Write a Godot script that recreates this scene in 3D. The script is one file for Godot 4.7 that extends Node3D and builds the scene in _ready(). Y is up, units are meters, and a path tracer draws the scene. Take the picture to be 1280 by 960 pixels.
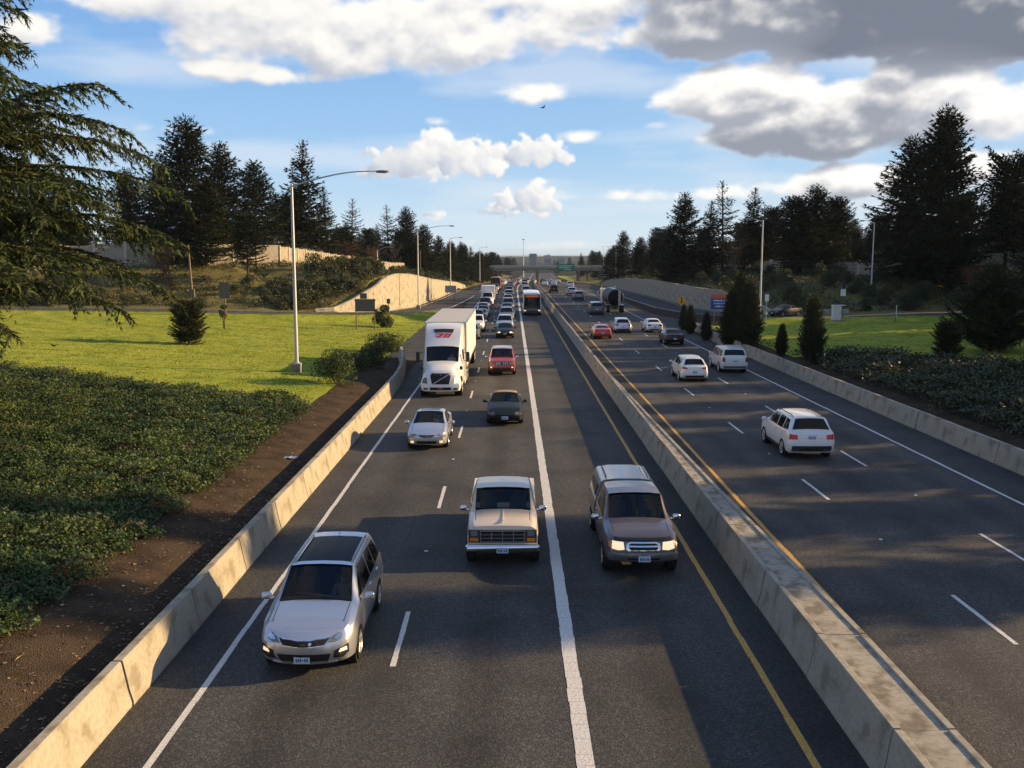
extends Node3D
# A freeway seen from a footbridge in low afternoon sun. Metres, y up, the road runs towards -z; "d" below is the distance ahead, d = -z.

var rng := RandomNumberGenerator.new()
var nz := FastNoiseLite.new()
var M := {}
var names := {}


class Buf:
	var v := PackedVector3Array()
	var c := PackedColorArray()
	var col := Color(1, 1, 1)
	var colored := false

	func tri(a: Vector3, b: Vector3, d: Vector3) -> void:  # counter-clockwise seen from outside
		v.append(a); v.append(d); v.append(b)
		if colored:
			c.append(col); c.append(col); c.append(col)

	func quad(a: Vector3, b: Vector3, e: Vector3, d: Vector3) -> void:
		tri(a, b, e)
		tri(a, e, d)

	func box(at: Vector3, size: Vector3, turn := Basis(), bevel := 0.0) -> void:
		var h := size / 2.0
		if bevel <= 0.0:
			var p := []
			for k in 8:
				p.append(at + turn * Vector3(h.x if k & 1 else -h.x, h.y if k & 2 else -h.y, h.z if k & 4 else -h.z))
			quad(p[4], p[5], p[7], p[6]); quad(p[1], p[0], p[2], p[3])
			quad(p[5], p[1], p[3], p[7]); quad(p[0], p[4], p[6], p[2])
			quad(p[6], p[7], p[3], p[2]); quad(p[0], p[1], p[5], p[4])
			return
		# a box with all twelve edges chamfered, as the hull of three inset boxes
		var axes := [Vector3(1, 0, 0), Vector3(0, 1, 0), Vector3(0, 0, 1)]
		var g := Vector3(h.x - bevel, h.y - bevel, h.z - bevel)
		for a in 3:
			var u: Vector3 = axes[(a + 1) % 3]
			var w: Vector3 = axes[(a + 2) % 3]
			var n: Vector3 = axes[a]
			for s in [-1.0, 1.0]:
				var o: Vector3 = n * (h[a] * s)
				var pu: Vector3 = u * g[(a + 1) % 3]
				var pw: Vector3 = w * g[(a + 2) % 3]
				var q := [o - pu - pw, o + pu - pw, o + pu + pw, o - pu + pw]
				if s < 0: q.reverse()
				quad(at + turn * q[0], at + turn * q[1], at + turn * q[2], at + turn * q[3])
			for s in [-1.0, 1.0]:
				for r in [-1.0, 1.0]:  # the edge along n between the faces of u and w
					var e0: Vector3 = u * (h[(a + 1) % 3] * s) + w * (g[(a + 2) % 3] * r)
					var e1: Vector3 = u * (g[(a + 1) % 3] * s) + w * (h[(a + 2) % 3] * r)
					var l: Vector3 = n * g[a]
					var q := [e0 - l, e0 + l, e1 + l, e1 - l]
					if (q[1] - q[0]).cross(q[3] - q[0]).dot(e0 + e1) < 0: q.reverse()
					quad(at + turn * q[0], at + turn * q[1], at + turn * q[2], at + turn * q[3])
		for k in 8:
			var s := Vector3(1 if k & 1 else -1, 1 if k & 2 else -1, 1 if k & 4 else -1)
			var q := [Vector3(h.x, g.y, g.z) * s, Vector3(g.x, h.y, g.z) * s, Vector3(g.x, g.y, h.z) * s]
			if (q[1] - q[0]).cross(q[2] - q[0]).dot(s) < 0: q.reverse()
			tri(at + turn * q[0], at + turn * q[1], at + turn * q[2])

	func tube(p: Array, r: Array, sides := 8, closed := true) -> void:
		var rings := []
		var up := Vector3(0.13, 0.27, 0.95)
		for k in p.size():
			var along: Vector3 = (p[mini(k + 1, p.size() - 1)] - p[maxi(k - 1, 0)]).normalized()
			if absf(along.dot(up)) > 0.95: up = Vector3(0.9, 0.1, 0.2)
			var x := along.cross(up).normalized()
			var y := along.cross(x).normalized()
			up = -y
			var ring := []
			for s in sides:
				var t := TAU * s / sides
				ring.append(p[k] + (x * cos(t) + y * sin(t)) * r[k])
			rings.append(ring)
		for k in p.size() - 1:
			for s in sides:
				var q := (s + 1) % sides
				quad(rings[k][s], rings[k][q], rings[k + 1][q], rings[k + 1][s])
		if closed:
			for s in sides:
				var q := (s + 1) % sides
				tri(p[0], rings[0][q], rings[0][s])
				tri(p[-1], rings[-1][s], rings[-1][q])

	func lathe(profile: Array, segs: int, at: Vector3, turn := Basis()) -> void:  # profile of (radius, height) going up round y
		for k in profile.size() - 1:
			for s in segs:
				var a := TAU * s / segs
				var b := TAU * (s + 1) / segs
				var f := func(rad: float, y: float, t: float) -> Vector3: return at + turn * Vector3(rad * cos(t), y, -rad * sin(t))
				var p0: Vector2 = profile[k]
				var p1: Vector2 = profile[k + 1]
				if p0.x > 1e-5: tri(f.call(p0.x, p0.y, a), f.call(p0.x, p0.y, b), f.call(p1.x, p1.y, b))
				if p1.x > 1e-5: tri(f.call(p0.x, p0.y, a), f.call(p1.x, p1.y, b), f.call(p1.x, p1.y, a))

	func prism(poly: PackedVector2Array, depth: float, turn: Transform3D) -> void:  # an outline in x, y, drawn out along z
		var t := Geometry2D.triangulate_polygon(poly)
		var cw := Geometry2D.is_polygon_clockwise(poly)
		var f := func(i: int, z: float) -> Vector3: return turn * Vector3(poly[i].x, poly[i].y, z)
		for k in range(0, t.size(), 3):
			var a := poly[t[k]]
			var flip := (poly[t[k + 1]] - a).cross(poly[t[k + 2]] - a) < 0
			var i1 := t[k + 2] if flip else t[k + 1]
			var i2 := t[k + 1] if flip else t[k + 2]
			tri(f.call(t[k], depth / 2), f.call(i1, depth / 2), f.call(i2, depth / 2))
			tri(f.call(t[k], -depth / 2), f.call(i2, -depth / 2), f.call(i1, -depth / 2))
		for k in poly.size():
			var j := (k + 1) % poly.size()
			var a := j if cw else k
			var b := k if cw else j
			quad(f.call(a, -depth / 2), f.call(b, -depth / 2), f.call(b, depth / 2), f.call(a, depth / 2))

	func mesh(smooth := -1.0) -> ArrayMesh:
		var a := []
		a.resize(Mesh.ARRAY_MAX)
		a[Mesh.ARRAY_VERTEX] = v
		if colored:
			a[Mesh.ARRAY_COLOR] = c
		if smooth > 0.0:
			var fn := PackedVector3Array()
			for k in range(0, v.size(), 3):
				fn.append((v[k + 2] - v[k]).cross(v[k + 1] - v[k]))
			var at := {}
			for k in v.size():
				var key := Vector3i((v[k] * 1500.0).round())
				if not at.has(key): at[key] = []
				at[key].append(k)
			var n := PackedVector3Array()
			n.resize(v.size())
			var least := cos(deg_to_rad(smooth))
			for key in at:
				for k: int in at[key]:
					var own := fn[k / 3].normalized()
					var s := Vector3.ZERO
					for j: int in at[key]:
						if fn[j / 3].normalized().dot(own) > least: s += fn[j / 3]
					n[k] = s.normalized() if s.length_squared() > 1e-16 else own
			a[Mesh.ARRAY_NORMAL] = n
		var m := ArrayMesh.new()
		m.add_surface_from_arrays(Mesh.PRIMITIVE_TRIANGLES, a)
		return m


func numbered(called: String) -> String:
	var n: int = names.get(called, 0)
	names[called] = n + 1
	return called if n == 0 else "%s_%03d" % [called, n]


func tag(o: Node, label := "", category := "", group := "", kind := "") -> Node:
	if label: o.set_meta("label", label)
	if category: o.set_meta("category", category)
	if group: o.set_meta("group", group)
	if kind: o.set_meta("kind", kind)
	return o


func thing(called: String, at: Vector3, label := "", category := "", group := "", turn := 0.0) -> Node3D:
	var o := Node3D.new()
	o.name = numbered(called)
	add_child(o, true)
	o.position = at
	o.rotation.y = turn
	tag(o, label, category, group)
	return o


func part(called: String, m: Mesh, mat: Material, parent: Node, at := Transform3D()) -> MeshInstance3D:
	var o := MeshInstance3D.new()
	o.name = called if parent != self else numbered(called)
	o.mesh = m
	o.material_override = mat
	parent.add_child(o, true)
	o.transform = at
	return o


func mk(called: String, b: Buf, mat: Material, parent: Node, smooth := -1.0) -> MeshInstance3D:
	return part(called, b.mesh(smooth), mat, parent)


func copy(o: Node3D, called: String, at: Vector3, label: String, turn := 0.0, size := 1.0) -> Node3D:
	var r: Node3D = o.duplicate()
	r.name = numbered(called)
	add_child(r, true)
	r.position = at
	r.rotation.y = turn
	r.scale = Vector3.ONE * size
	r.set_meta("label", label)
	return r


func rf(a: float, b: float) -> float: return rng.randf_range(a, b)


func lin(r: float, g: float, b: float) -> Color: return Color(r, g, b).linear_to_srgb()


func mat(called: String, col: Color, rough := 0.8, metal := 0.0, spec := 0.5) -> StandardMaterial3D:  # col: linear base colour
	var m := StandardMaterial3D.new()
	m.resource_name = called
	m.albedo_color = col.linear_to_srgb()
	m.albedo_color.a = col.a
	m.roughness = rough
	m.metallic = metal
	m.metallic_specular = spec
	M[called] = m
	return m


func noise_tex(size: int, freq: float, seed_: int, ramp: Array, octaves := 5, kind := FastNoiseLite.TYPE_SIMPLEX_SMOOTH, normal := 0.0) -> ImageTexture:
	# a seamless grey noise put through a colour ramp of [position, colour] pairs (colours as linear values)
	var f := FastNoiseLite.new()
	f.noise_type = kind
	f.seed = seed_
	f.frequency = freq
	f.fractal_octaves = octaves
	if kind == FastNoiseLite.TYPE_CELLULAR:   # stones, each of one tone
		f.cellular_return_type = FastNoiseLite.RETURN_CELL_VALUE
		f.fractal_type = FastNoiseLite.FRACTAL_NONE
	var im := f.get_seamless_image(size, size)
	if normal > 0.0:
		im.convert(Image.FORMAT_RGBA8)
		im.bump_map_to_normal_map(normal)
		return ImageTexture.create_from_image(im)
	if ramp.is_empty():
		return ImageTexture.create_from_image(im)
	var g := Gradient.new()
	g.offsets = PackedFloat32Array(ramp.map(func(e): return e[0]))
	g.colors = PackedColorArray(ramp.map(func(e): return (e[1] as Color).linear_to_srgb()))
	var table := PackedByteArray()
	for k in 256:
		var q := g.sample(k / 255.0)
		table.append_array([q.r8, q.g8, q.b8])
	im.convert(Image.FORMAT_L8)
	var grey := im.get_data()
	var out := PackedByteArray()
	out.resize(size * size * 3)
	var at := 0
	for k in grey.size():
		var e := grey[k] * 3
		out[at] = table[e]; out[at + 1] = table[e + 1]; out[at + 2] = table[e + 2]
		at += 3
	return ImageTexture.create_from_image(Image.create_from_data(size, size, false, Image.FORMAT_RGB8, out))


func grain(m: StandardMaterial3D, tex: Texture2D, scale: float, world := true) -> StandardMaterial3D:
	m.albedo_texture = tex
	m.uv1_triplanar = true
	m.uv1_world_triplanar = world
	m.uv1_scale = Vector3.ONE * scale
	return m


func blotch(m: StandardMaterial3D, tex: Texture2D, scale: float, world := true) -> StandardMaterial3D:
	m.detail_enabled = true
	m.detail_albedo = tex
	m.detail_blend_mode = BaseMaterial3D.BLEND_MODE_MUL
	m.detail_uv_layer = BaseMaterial3D.DETAIL_UV_2
	m.uv2_triplanar = true
	m.uv2_world_triplanar = world
	m.uv2_scale = Vector3.ONE * scale
	return m


func relief(m: StandardMaterial3D, tex: Texture2D, cm: float) -> StandardMaterial3D:
	m.heightmap_enabled = true
	m.heightmap_texture = tex
	m.heightmap_scale = cm
	return m


const EYE := 8.2
const SUN_UP := 18.0
const SUN_ROUND := 9.0   # degrees ahead of due right


func _ready() -> void:
	rng.seed = 7
	nz.seed = 3
	nz.frequency = 0.05
	nz.fractal_octaves = 4
	var cam := Camera3D.new()
	cam.name = "camera"
	cam.fov = 43.6
	cam.near = 0.1
	cam.far = 9000.0
	cam.position = Vector3(0, EYE, 0)
	cam.rotation_degrees = Vector3(-7.64, 0, 0)
	add_child(cam)
	cam.current = true
	var sun := DirectionalLight3D.new()
	sun.name = "sun"
	sun.light_energy = 1.6
	sun.light_color = Color(1.0, 0.85, 0.62)
	sun.light_angular_distance = 0.55
	sun.shadow_enabled = true
	add_child(sun)
	var a := deg_to_rad(SUN_ROUND)
	var e := deg_to_rad(SUN_UP)
	sun.look_at_from_position(Vector3.ZERO, -Vector3(cos(e) * cos(a), sin(e), -cos(e) * sin(a)))
	var env := Environment.new()
	env.background_mode = Environment.BG_SKY
	env.sky = Sky.new()
	env.sky.sky_material = make_sky()
	env.background_energy_multiplier = 1.0
	env.tonemap_mode = Environment.TONE_MAPPER_LINEAR
	env.tonemap_exposure = 1.82
	env.sdfgi_enabled = true
	env.ssao_enabled = true
	env.ssil_enabled = true
	env.fog_enabled = true
	env.fog_density = 0.00006
	env.fog_light_color = Color(0.78, 0.86, 0.95)
	var we := WorldEnvironment.new()
	we.name = "world_environment"
	we.environment = env
	add_child(we)
	materials()
	print("sky ", Time.get_ticks_msec())
	build_ground()
	build_road()
	build_walls()
	print("ground ", Time.get_ticks_msec())
	build_far()
	build_trees()
	print("trees ", Time.get_ticks_msec())
	build_plants()
	print("plants ", Time.get_ticks_msec())
	build_street()
	build_traffic()
	print("traffic ", Time.get_ticks_msec())


# ---------------------------------------------------------------- sky

var cloud_a := FastNoiseLite.new()
var cloud_b := FastNoiseLite.new()
# clouds in view: bearing and height in degrees, half width, half height, weight, how dark the belly is
var clouds: Array = []


func cloud_at(px: float, py: float, rx: float, ry: float, w := 1.0, dark := 0.5) -> void:
	clouds.append([rad_to_deg(atan((px - 641.0) / 1200.0)), -7.64 - rad_to_deg(atan((py - 480.0) / 1200.0)), rx / 21.0, ry / 21.0, w, dark])


var puffs: Array = []


func cumulus(px: float, py: float, w: float, h: float, n: int, seed_: int) -> void:   # heaped rounds on a flat base
	rng.seed = seed_
	for k in n * 4:
		var u := rf(-1.0, 1.0)
		var dome := (1.0 - u * u * 0.8) * (0.72 + 0.28 * sin(u * 7.0 + seed_))
		var v := pow(rng.randf(), 0.7) * dome
		var r := h * lerpf(0.42, 0.20, v) * rf(0.55, 1.2) * (1.0 - 0.35 * u * u)
		var x := px + u * w
		var y := py - v * h * 1.45 - r * 0.5
		puffs.append([rad_to_deg(atan((x - 641.0) / 1200.0)), -7.64 - rad_to_deg(atan((y - 480.0) / 1200.0)), r / 21.0, rf(-0.4, 0.4) * h / 21.0 - v * h / 40.0, 0.55 * v + 0.22 * u + rf(-0.18, 0.18), -7.64 - rad_to_deg(atan((py - 480.0) / 1200.0))])


func density(az: float, el: float) -> Vector2:  # (density, darkness)
	var f := -1.0
	var dark := 0.5
	var wt := 0.0
	var ds := 0.0
	for q: Array in clouds:
		var dx: float = (az - q[0]) / q[2]
		if dx > 1.7 or dx < -1.7: continue
		var dy: float = (el - q[1]) / q[3]
		if dy < 0.0: dy *= 1.5
		var g: float = q[4] * (1.0 - dx * dx - dy * dy)
		f = maxf(f, g)
		var k := maxf(g + 0.6, 0.0)
		wt += k
		ds += k * q[5]
	if wt > 0.0: dark = ds / wt
	# beyond the frame broken cumulus goes on, made darker to lower the sky fill
	var out := maxf(smoothstep(30.0, 40.0, absf(az)), smoothstep(15.5, 21.0, el))
	if out > 0.0:
		var g := 2.2 * cloud_b.get_noise_2d(az * 1.0 + 300.0, el * 2.4) + 0.2
		dark = lerpf(dark, 0.8, out)
		f = maxf(f, g * out - (1.0 - out))
	var n := cloud_a.get_noise_2d(az * 6.0, el * 9.5)
	var n2 := cloud_b.get_noise_2d(az * 5.0, el * 11.0)
	return Vector2(f + 0.72 * n + 0.40 * n2 + 0.02, dark)


func sky_color(az: float, el: float) -> Color:
	var t := clampf(el / 16.0, 0.0, 1.0)
	var zen := Color(0.19, 0.40, 0.79)
	var hor := Color(0.66, 0.81, 0.90)
	var mid := Color(0.36, 0.60, 0.88)
	var c := hor.lerp(mid, smoothstep(0.0, 0.42, t)).lerp(zen, smoothstep(0.30, 1.0, t))
	c = c.lerp(Color(0.07, 0.19, 0.52), smoothstep(16.0, 80.0, el))
	# paler and warmer towards the sun
	var near := clampf(1.0 - absf(az - (90.0 - SUN_ROUND)) / 95.0, 0.0, 1.0)
	c = c.lerp(Color(0.92, 0.90, 0.82), near * near * 0.75 * (1.0 - smoothstep(10.0, 60.0, el)))
	var haze := cloud_b.get_noise_2d(az * 1.4, el * 8.0)
	c = c.lerp(Color(0.84, 0.88, 0.92), clampf(haze * 0.9 + 0.08, 0.0, 0.45) * (1.0 - smoothstep(9.0, 22.0, el)))
	var d := density(az, el)
	if d.x > 0.0:
		var up := density(az + 0.45, el + 0.75)   # a little towards the sun
		var lit := smoothstep(-0.62, 0.60, d.x - up.x + 0.30 - 0.95 * d.y * smoothstep(0.05, 0.8, d.x))
		lit = maxf(lit, 0.8 * (1.0 - smoothstep(0.0, 0.4, d.x)))
		lit *= lerpf(1.0, 0.25, smoothstep(14.0, 40.0, el))   # overhead one sees only their shaded undersides
		var shade := Color(0.66, 0.69, 0.77).lerp(Color(0.20, 0.225, 0.285), d.y)
		var cc := shade.lerp(Color(1.0, 0.97, 0.92), lit)
		cc = cc * (1.0 + 0.25 * near * lit)
		c = c.lerp(cc, smoothstep(0.0, 0.55, d.x))
	if absf(az) < 34.0 and el < 18.0:
		var wx := az + 0.50 * cloud_a.get_noise_2d(az * 20.0, el * 24.0)
		var wy := el + 0.42 * cloud_a.get_noise_2d(az * 20.0 + 400.0, el * 24.0)
		var cover := 0.0
		var best := -9.0
		var face := 0.0
		var sum := 0.0
		for q: Array in puffs:
			var dx: float = (wx - q[0]) / q[2]
			if dx > 1.0 or dx < -1.0: continue
			var dy: float = (wy - q[1]) / q[2]
			var low_ := q[5] - wy as float
			if low_ > -0.15: dy -= (low_ + 0.15) * 2.2 / q[2]   # flattened at the base
			var r2 := dx * dx + dy * dy
			if r2 >= 1.0: continue
			cover = maxf(cover, smoothstep(0.0, 0.55, 1.0 - r2))
			var up: float = q[3] + q[2] * sqrt(1.0 - r2)
			var k := exp(up * 4.0)
			face += k * (0.50 + 0.20 * dx + 0.26 * dy + 0.75 * (q[4] - 0.12))
			sum += k
		if cover > 0.0:
			var lit := smoothstep(0.05, 0.95, face / sum)
			c = c.lerp(Color(0.50, 0.56, 0.68).lerp(Color(1.04, 1.01, 0.96), lit), cover)
	c = c.lerp(Color(0.72, 0.82, 0.90), 0.55 * (1.0 - smoothstep(0.0, 3.2, el)))
	c = c * 0.56
	c.a = 1.0
	return c


func make_sky() -> PanoramaSkyMaterial:
	cloud_a.seed = 11
	cloud_a.frequency = 0.035
	cloud_a.fractal_octaves = 6
	cloud_a.fractal_gain = 0.55
	cloud_b.seed = 5
	cloud_b.frequency = 0.03
	cloud_b.fractal_octaves = 5
	for q in [[300, 20, 200, 48, 0.9, 0.1], [470, 60, 260, 50, 0.95, 0.25], [330, 100, 90, 17, 0.7, 0.3], [640, 30, 170, 55, 0.8, 0.15], [1080, 20, 330, 100, 1.6, 1.0], [880, 40, 120, 62, 1.1, 0.55], [1230, 70, 140, 60, 1.3, 1.0], [925, 130, 105, 52, 1.2, 0.35],
			[1010, 172, 140, 52, 1.5, 0.75], [1120, 150, 120, 62, 1.2, 0.6], [1060, 236, 115, 26, 0.9, 0.5], [1235, 160, 85, 45, 0.8, 0.0], [1210, 225, 100, 26, 0.7, 0.25], 
			[720, 171, 28, 10, 0.32, 0.1], [655, 118, 60, 13, 0.24, 0.1], [50, 72, 70, 24, 0.5, 0.1], [545, 272, 16, 12, 0.6, 0.1], [820, 160, 22, 6, 0.4, 0.1],
			[560, 300, 60, 8, 0.3, 0.1], [690, 308, 70, 9, 0.5, 0.1], [550, 152, 30, 6, 0.25, 0.1], [230, 170, 60, 7, 0.2, 0.1], [830, 245, 120, 9, 0.28, 0.0]]:
		cloud_at(q[0], q[1], q[2], q[3], q[4], q[5])
	cumulus(550, 222, 75, 40, 34, 2)
	cumulus(505, 226, 55, 20, 16, 3)
	cumulus(610, 208, 70, 26, 22, 4)
	cumulus(672, 206, 42, 26, 16, 5)
	cumulus(640, 271, 42, 14, 16, 6)
	cumulus(632, 262, 10, 20, 8, 7)
	cumulus(672, 266, 22, 28, 14, 8)
	cumulus(545, 276, 12, 12, 6, 9)
	cumulus(470, 200, 12, 12, 5, 10)
	var low := Image.create_empty(512, 256, false, Image.FORMAT_RGBF)
	for y in 256:
		var el := 90.0 - (y + 0.5) * 180.0 / 256.0
		if el < -1.0:
			low.fill_rect(Rect2i(0, y, 512, 256 - y), Color(0.20, 0.21, 0.20))
			break
		for x in 512:
			low.set_pixel(x, y, sky_color(fposmod((x + 0.5) * 360.0 / 512.0 + 180.0, 360.0) - 180.0, maxf(el, 0.0)))
	low.resize(4096, 2048, Image.INTERPOLATE_CUBIC)
	for y in range(828, 1030):
		var el := 90.0 - (y + 0.5) * 180.0 / 2048.0
		for k in range(-350, 350):   # straight ahead lies at the seam of the panorama
			low.set_pixel(posmod(k, 4096), y, sky_color((k + 0.5) * 360.0 / 4096.0, maxf(el, 0.0)))
	var m := PanoramaSkyMaterial.new()
	m.panorama = ImageTexture.create_from_image(low)
	return m


# ---------------------------------------------------------------- materials

func materials() -> void:
	var W := Color(1, 1, 1)
	var asphalt := mat("asphalt", W, 0.86, 0.0, 0.4)
	asphalt.vertex_color_use_as_albedo = true
	grain(asphalt, noise_tex(1024, 0.165, 21, [[0.0, Color(0.36, 0.36, 0.37)], [0.35, Color(0.45, 0.45, 0.46)], [0.62, Color(0.56, 0.56, 0.55)], [0.84, Color(0.72, 0.71, 0.69)], [0.94, Color(0.96, 0.94, 0.90)]], 1, FastNoiseLite.TYPE_CELLULAR), 0.17)
	relief(asphalt, noise_tex(1024, 0.125, 22, [], 2), 0.8)
	blotch(asphalt, noise_tex(512, 0.012, 4, [[0.2, Color(0.66, 0.66, 0.67)], [0.5, Color(0.9, 0.9, 0.9)], [0.8, W]], 6), 0.045)
	var conc := noise_tex(512, 0.02, 9, [[0.15, Color(0.78, 0.76, 0.72)], [0.45, Color(0.92, 0.91, 0.89)], [0.8, W]], 7)
	var stain := noise_tex(512, 0.010, 19, [[0.16, Color(0.60, 0.57, 0.52)], [0.36, Color(0.90, 0.89, 0.87)], [0.6, W]], 6)
	var grime := noise_tex(512, 0.016, 23, [[0.22, Color(0.52, 0.50, 0.46)], [0.45, Color(0.84, 0.82, 0.79)], [0.65, W]], 7)
	for q in [["concrete", Color(0.38, 0.35, 0.29)], ["concrete_grime", Color(0.38, 0.35, 0.29)], ["concrete_dark", Color(0.30, 0.285, 0.25)], ["concrete_wall", Color(0.42, 0.39, 0.325)], ["panel", Color(0.36, 0.325, 0.27)], ["post", Color(0.54, 0.49, 0.40)]]:
		var m := mat(q[0], q[1], 0.9, 0.0, 0.3)
		grain(m, conc, 0.7)
		blotch(m, grime if q[0] == "concrete_grime" else stain, 0.2 if q[0] == "concrete_grime" else 0.16)
		relief(m, noise_tex(512, 0.09, 13, [], 5) if q[0] == "concrete" else M["concrete"].heightmap_texture, 0.25)
	M.concrete_worn = M.concrete
	M.concrete_grey = M.concrete_wall
	mat("joint", Color(0.05, 0.048, 0.042), 0.95)
	var worn := noise_tex(512, 0.05, 31, [[0.1, Color(0.40, 0.39, 0.38)], [0.36, Color(0.82, 0.82, 0.81)], [0.6, W]], 5)
	grain(mat("white_paint", Color(0.66, 0.65, 0.62), 0.7), worn, 0.8)
	grain(mat("yellow_paint", Color(0.56, 0.32, 0.055), 0.7), worn, 0.8)
	var lawn := mat("lawn", W, 0.95, 0.0, 0.2)
	grain(lawn, noise_tex(1024, 0.06, 41, [[0.1, Color(0.16, 0.19, 0.026)], [0.4, Color(0.24, 0.275, 0.034)], [0.6, Color(0.32, 0.345, 0.046)], [0.85, Color(0.42, 0.41, 0.08)]], 6), 0.11)
	blotch(lawn, noise_tex(512, 0.014, 43, [[0.2, Color(0.62, 0.72, 0.55)], [0.5, Color(0.95, 0.98, 0.9)], [0.8, W]], 5), 0.04)
	relief(lawn, noise_tex(512, 0.12, 44, [], 4), 2.5)
	var mulch := mat("mulch", W, 0.97, 0.0, 0.2)
	grain(mulch, noise_tex(1024, 0.10, 51, [[0.1, Color(0.022, 0.016, 0.011)], [0.45, Color(0.060, 0.043, 0.030)], [0.65, Color(0.10, 0.072, 0.048)], [0.9, Color(0.22, 0.175, 0.12)]], 6), 0.4)
	blotch(mulch, noise_tex(512, 0.015, 53, [[0.2, Color(0.6, 0.6, 0.6)], [0.7, W]], 5), 0.12)
	relief(mulch, noise_tex(512, 0.12, 54, [], 5), 4.0)
	var bank := mat("bank", W, 0.97, 0.0, 0.2)
	grain(bank, noise_tex(1024, 0.03, 61, [[0.2, Color(0.06, 0.08, 0.022)], [0.42, Color(0.14, 0.17, 0.04)], [0.52, Color(0.16, 0.115, 0.055)], [0.62, Color(0.20, 0.115, 0.06)], [0.85, Color(0.14, 0.17, 0.045)]], 6), 0.06)
	relief(bank, M.lawn.heightmap_texture, 6.0)
	grain(mat("soil", Color(0.5, 0.5, 0.5), 0.97, 0.0, 0.2), mulch.albedo_texture, 0.3)
	var leaf := mat("leaf", W, 0.5, 0.0, 0.4)
	leaf.vertex_color_use_as_albedo = true
	leaf.backlight_enabled = true
	leaf.backlight = lin(0.30, 0.34, 0.10)
	var needle := mat("needle", W, 0.7, 0.0, 0.3)
	needle.vertex_color_use_as_albedo = true
	needle.backlight_enabled = true
	needle.backlight = lin(0.16, 0.18, 0.07)
	var bark := mat("bark", Color(0.085, 0.062, 0.045), 0.95, 0.0, 0.2)
	grain(bark, noise_tex(256, 0.06, 71, [[0.2, Color(0.5, 0.5, 0.5)], [0.7, W]], 5), 0.8, false)
	mat("forest", Color(0.028, 0.036, 0.028), 0.97, 0.0, 0.1)
	mat("twig", Color(0.13, 0.065, 0.045), 0.95, 0.0, 0.2)
	mat("twig_grey", Color(0.10, 0.075, 0.055), 0.95, 0.0, 0.2)
	mat("galvanized", Color(0.50, 0.51, 0.52), 0.45, 0.6)
	mat("lamp_housing", Color(0.20, 0.21, 0.22), 0.5, 0.3)
	mat("lens", Color(0.55, 0.56, 0.55), 0.2)
	mat("sign_back", Color(0.115, 0.10, 0.09), 0.75, 0.2)
	mat("sign_back_light", Color(0.26, 0.28, 0.29), 0.6, 0.3)
	mat("wood_post", Color(0.24, 0.15, 0.085), 0.9)
	mat("pole_wood", Color(0.20, 0.14, 0.10), 0.92)
	mat("sign_green", Color(0.01, 0.17, 0.10), 0.5)
	mat("sign_blue", Color(0.012, 0.06, 0.30), 0.5)
	mat("sign_orange", Color(0.62, 0.10, 0.02), 0.5)
	mat("sign_yellow", Color(0.70, 0.36, 0.02), 0.5)
	mat("sign_white", Color(0.72, 0.73, 0.72), 0.5)
	mat("black", Color(0.015, 0.015, 0.016), 0.7)
	mat("cabinet", Color(0.62, 0.63, 0.62), 0.6)
	# vehicles
	var glass := mat("glass", Color(0.004, 0.005, 0.006), 0.05, 0.0, 0.42)
	glass.clearcoat_enabled = false
	var pane := mat("pane", Color(0.008, 0.010, 0.011, 0.30), 0.03, 0.0, 0.40)
	pane.transparency = BaseMaterial3D.TRANSPARENCY_ALPHA
	mat("roof_glass", Color(0.004, 0.004, 0.005), 0.22, 0.0, 0.12)
	mat("rubber", Color(0.018, 0.018, 0.019), 0.9, 0.0, 0.3)
	mat("trim", Color(0.022, 0.022, 0.024), 0.6)
	mat("dark", Color(0.010, 0.010, 0.011), 0.85)
	mat("interior", Color(0.035, 0.034, 0.034), 0.9)
	mat("rim", Color(0.52, 0.52, 0.53), 0.32, 0.8)
	mat("chrome", Color(0.74, 0.74, 0.75), 0.16, 1.0)
	mat("dull_chrome", Color(0.42, 0.42, 0.43), 0.32, 0.9)
	mat("lamp_clear", Color(0.15, 0.155, 0.16), 0.06, 0.0)
	mat("amber", Color(0.62, 0.20, 0.02), 0.2)
	mat("red_lens", Color(0.16, 0.008, 0.009), 0.15)
	mat("plate", Color(0.42, 0.52, 0.62), 0.5)
	mat("plate_ink", Color(0.03, 0.05, 0.16), 0.6)
	var lit := mat("lamp_lit", Color(0.8, 0.78, 0.7), 0.2)
	lit.emission_enabled = true
	lit.emission = Color(1.0, 0.86, 0.58)
	lit.emission_energy_multiplier = 0.45
	var brake := mat("lamp_red_lit", Color(0.20, 0.008, 0.008), 0.2)
	brake.emission_enabled = true
	brake.emission = Color(1.0, 0.10, 0.06)
	brake.emission_energy_multiplier = 0.05
	var led := mat("sign_led", Color(0.25, 0.08, 0.01), 0.5)
	led.emission_enabled = true
	led.emission = Color(1.0, 0.36, 0.08)
	led.emission_energy_multiplier = 0.16


func paint(col: Color, metal := 0.0) -> StandardMaterial3D:
	var key := "paint %s %s" % [col.to_html(), metal]
	if not M.has(key):
		var m := mat(key, col, 0.38 if metal > 0.0 else 0.45, metal, 0.5)
		m.clearcoat_enabled = true
		m.clearcoat = 0.8 if col.get_luminance() > 0.06 else 0.3
		m.metallic_specular = 0.5 if col.get_luminance() > 0.06 else 0.3
		m.clearcoat_roughness = 0.06
	return M[key]


# ---------------------------------------------------------------- the lie of the land

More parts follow.
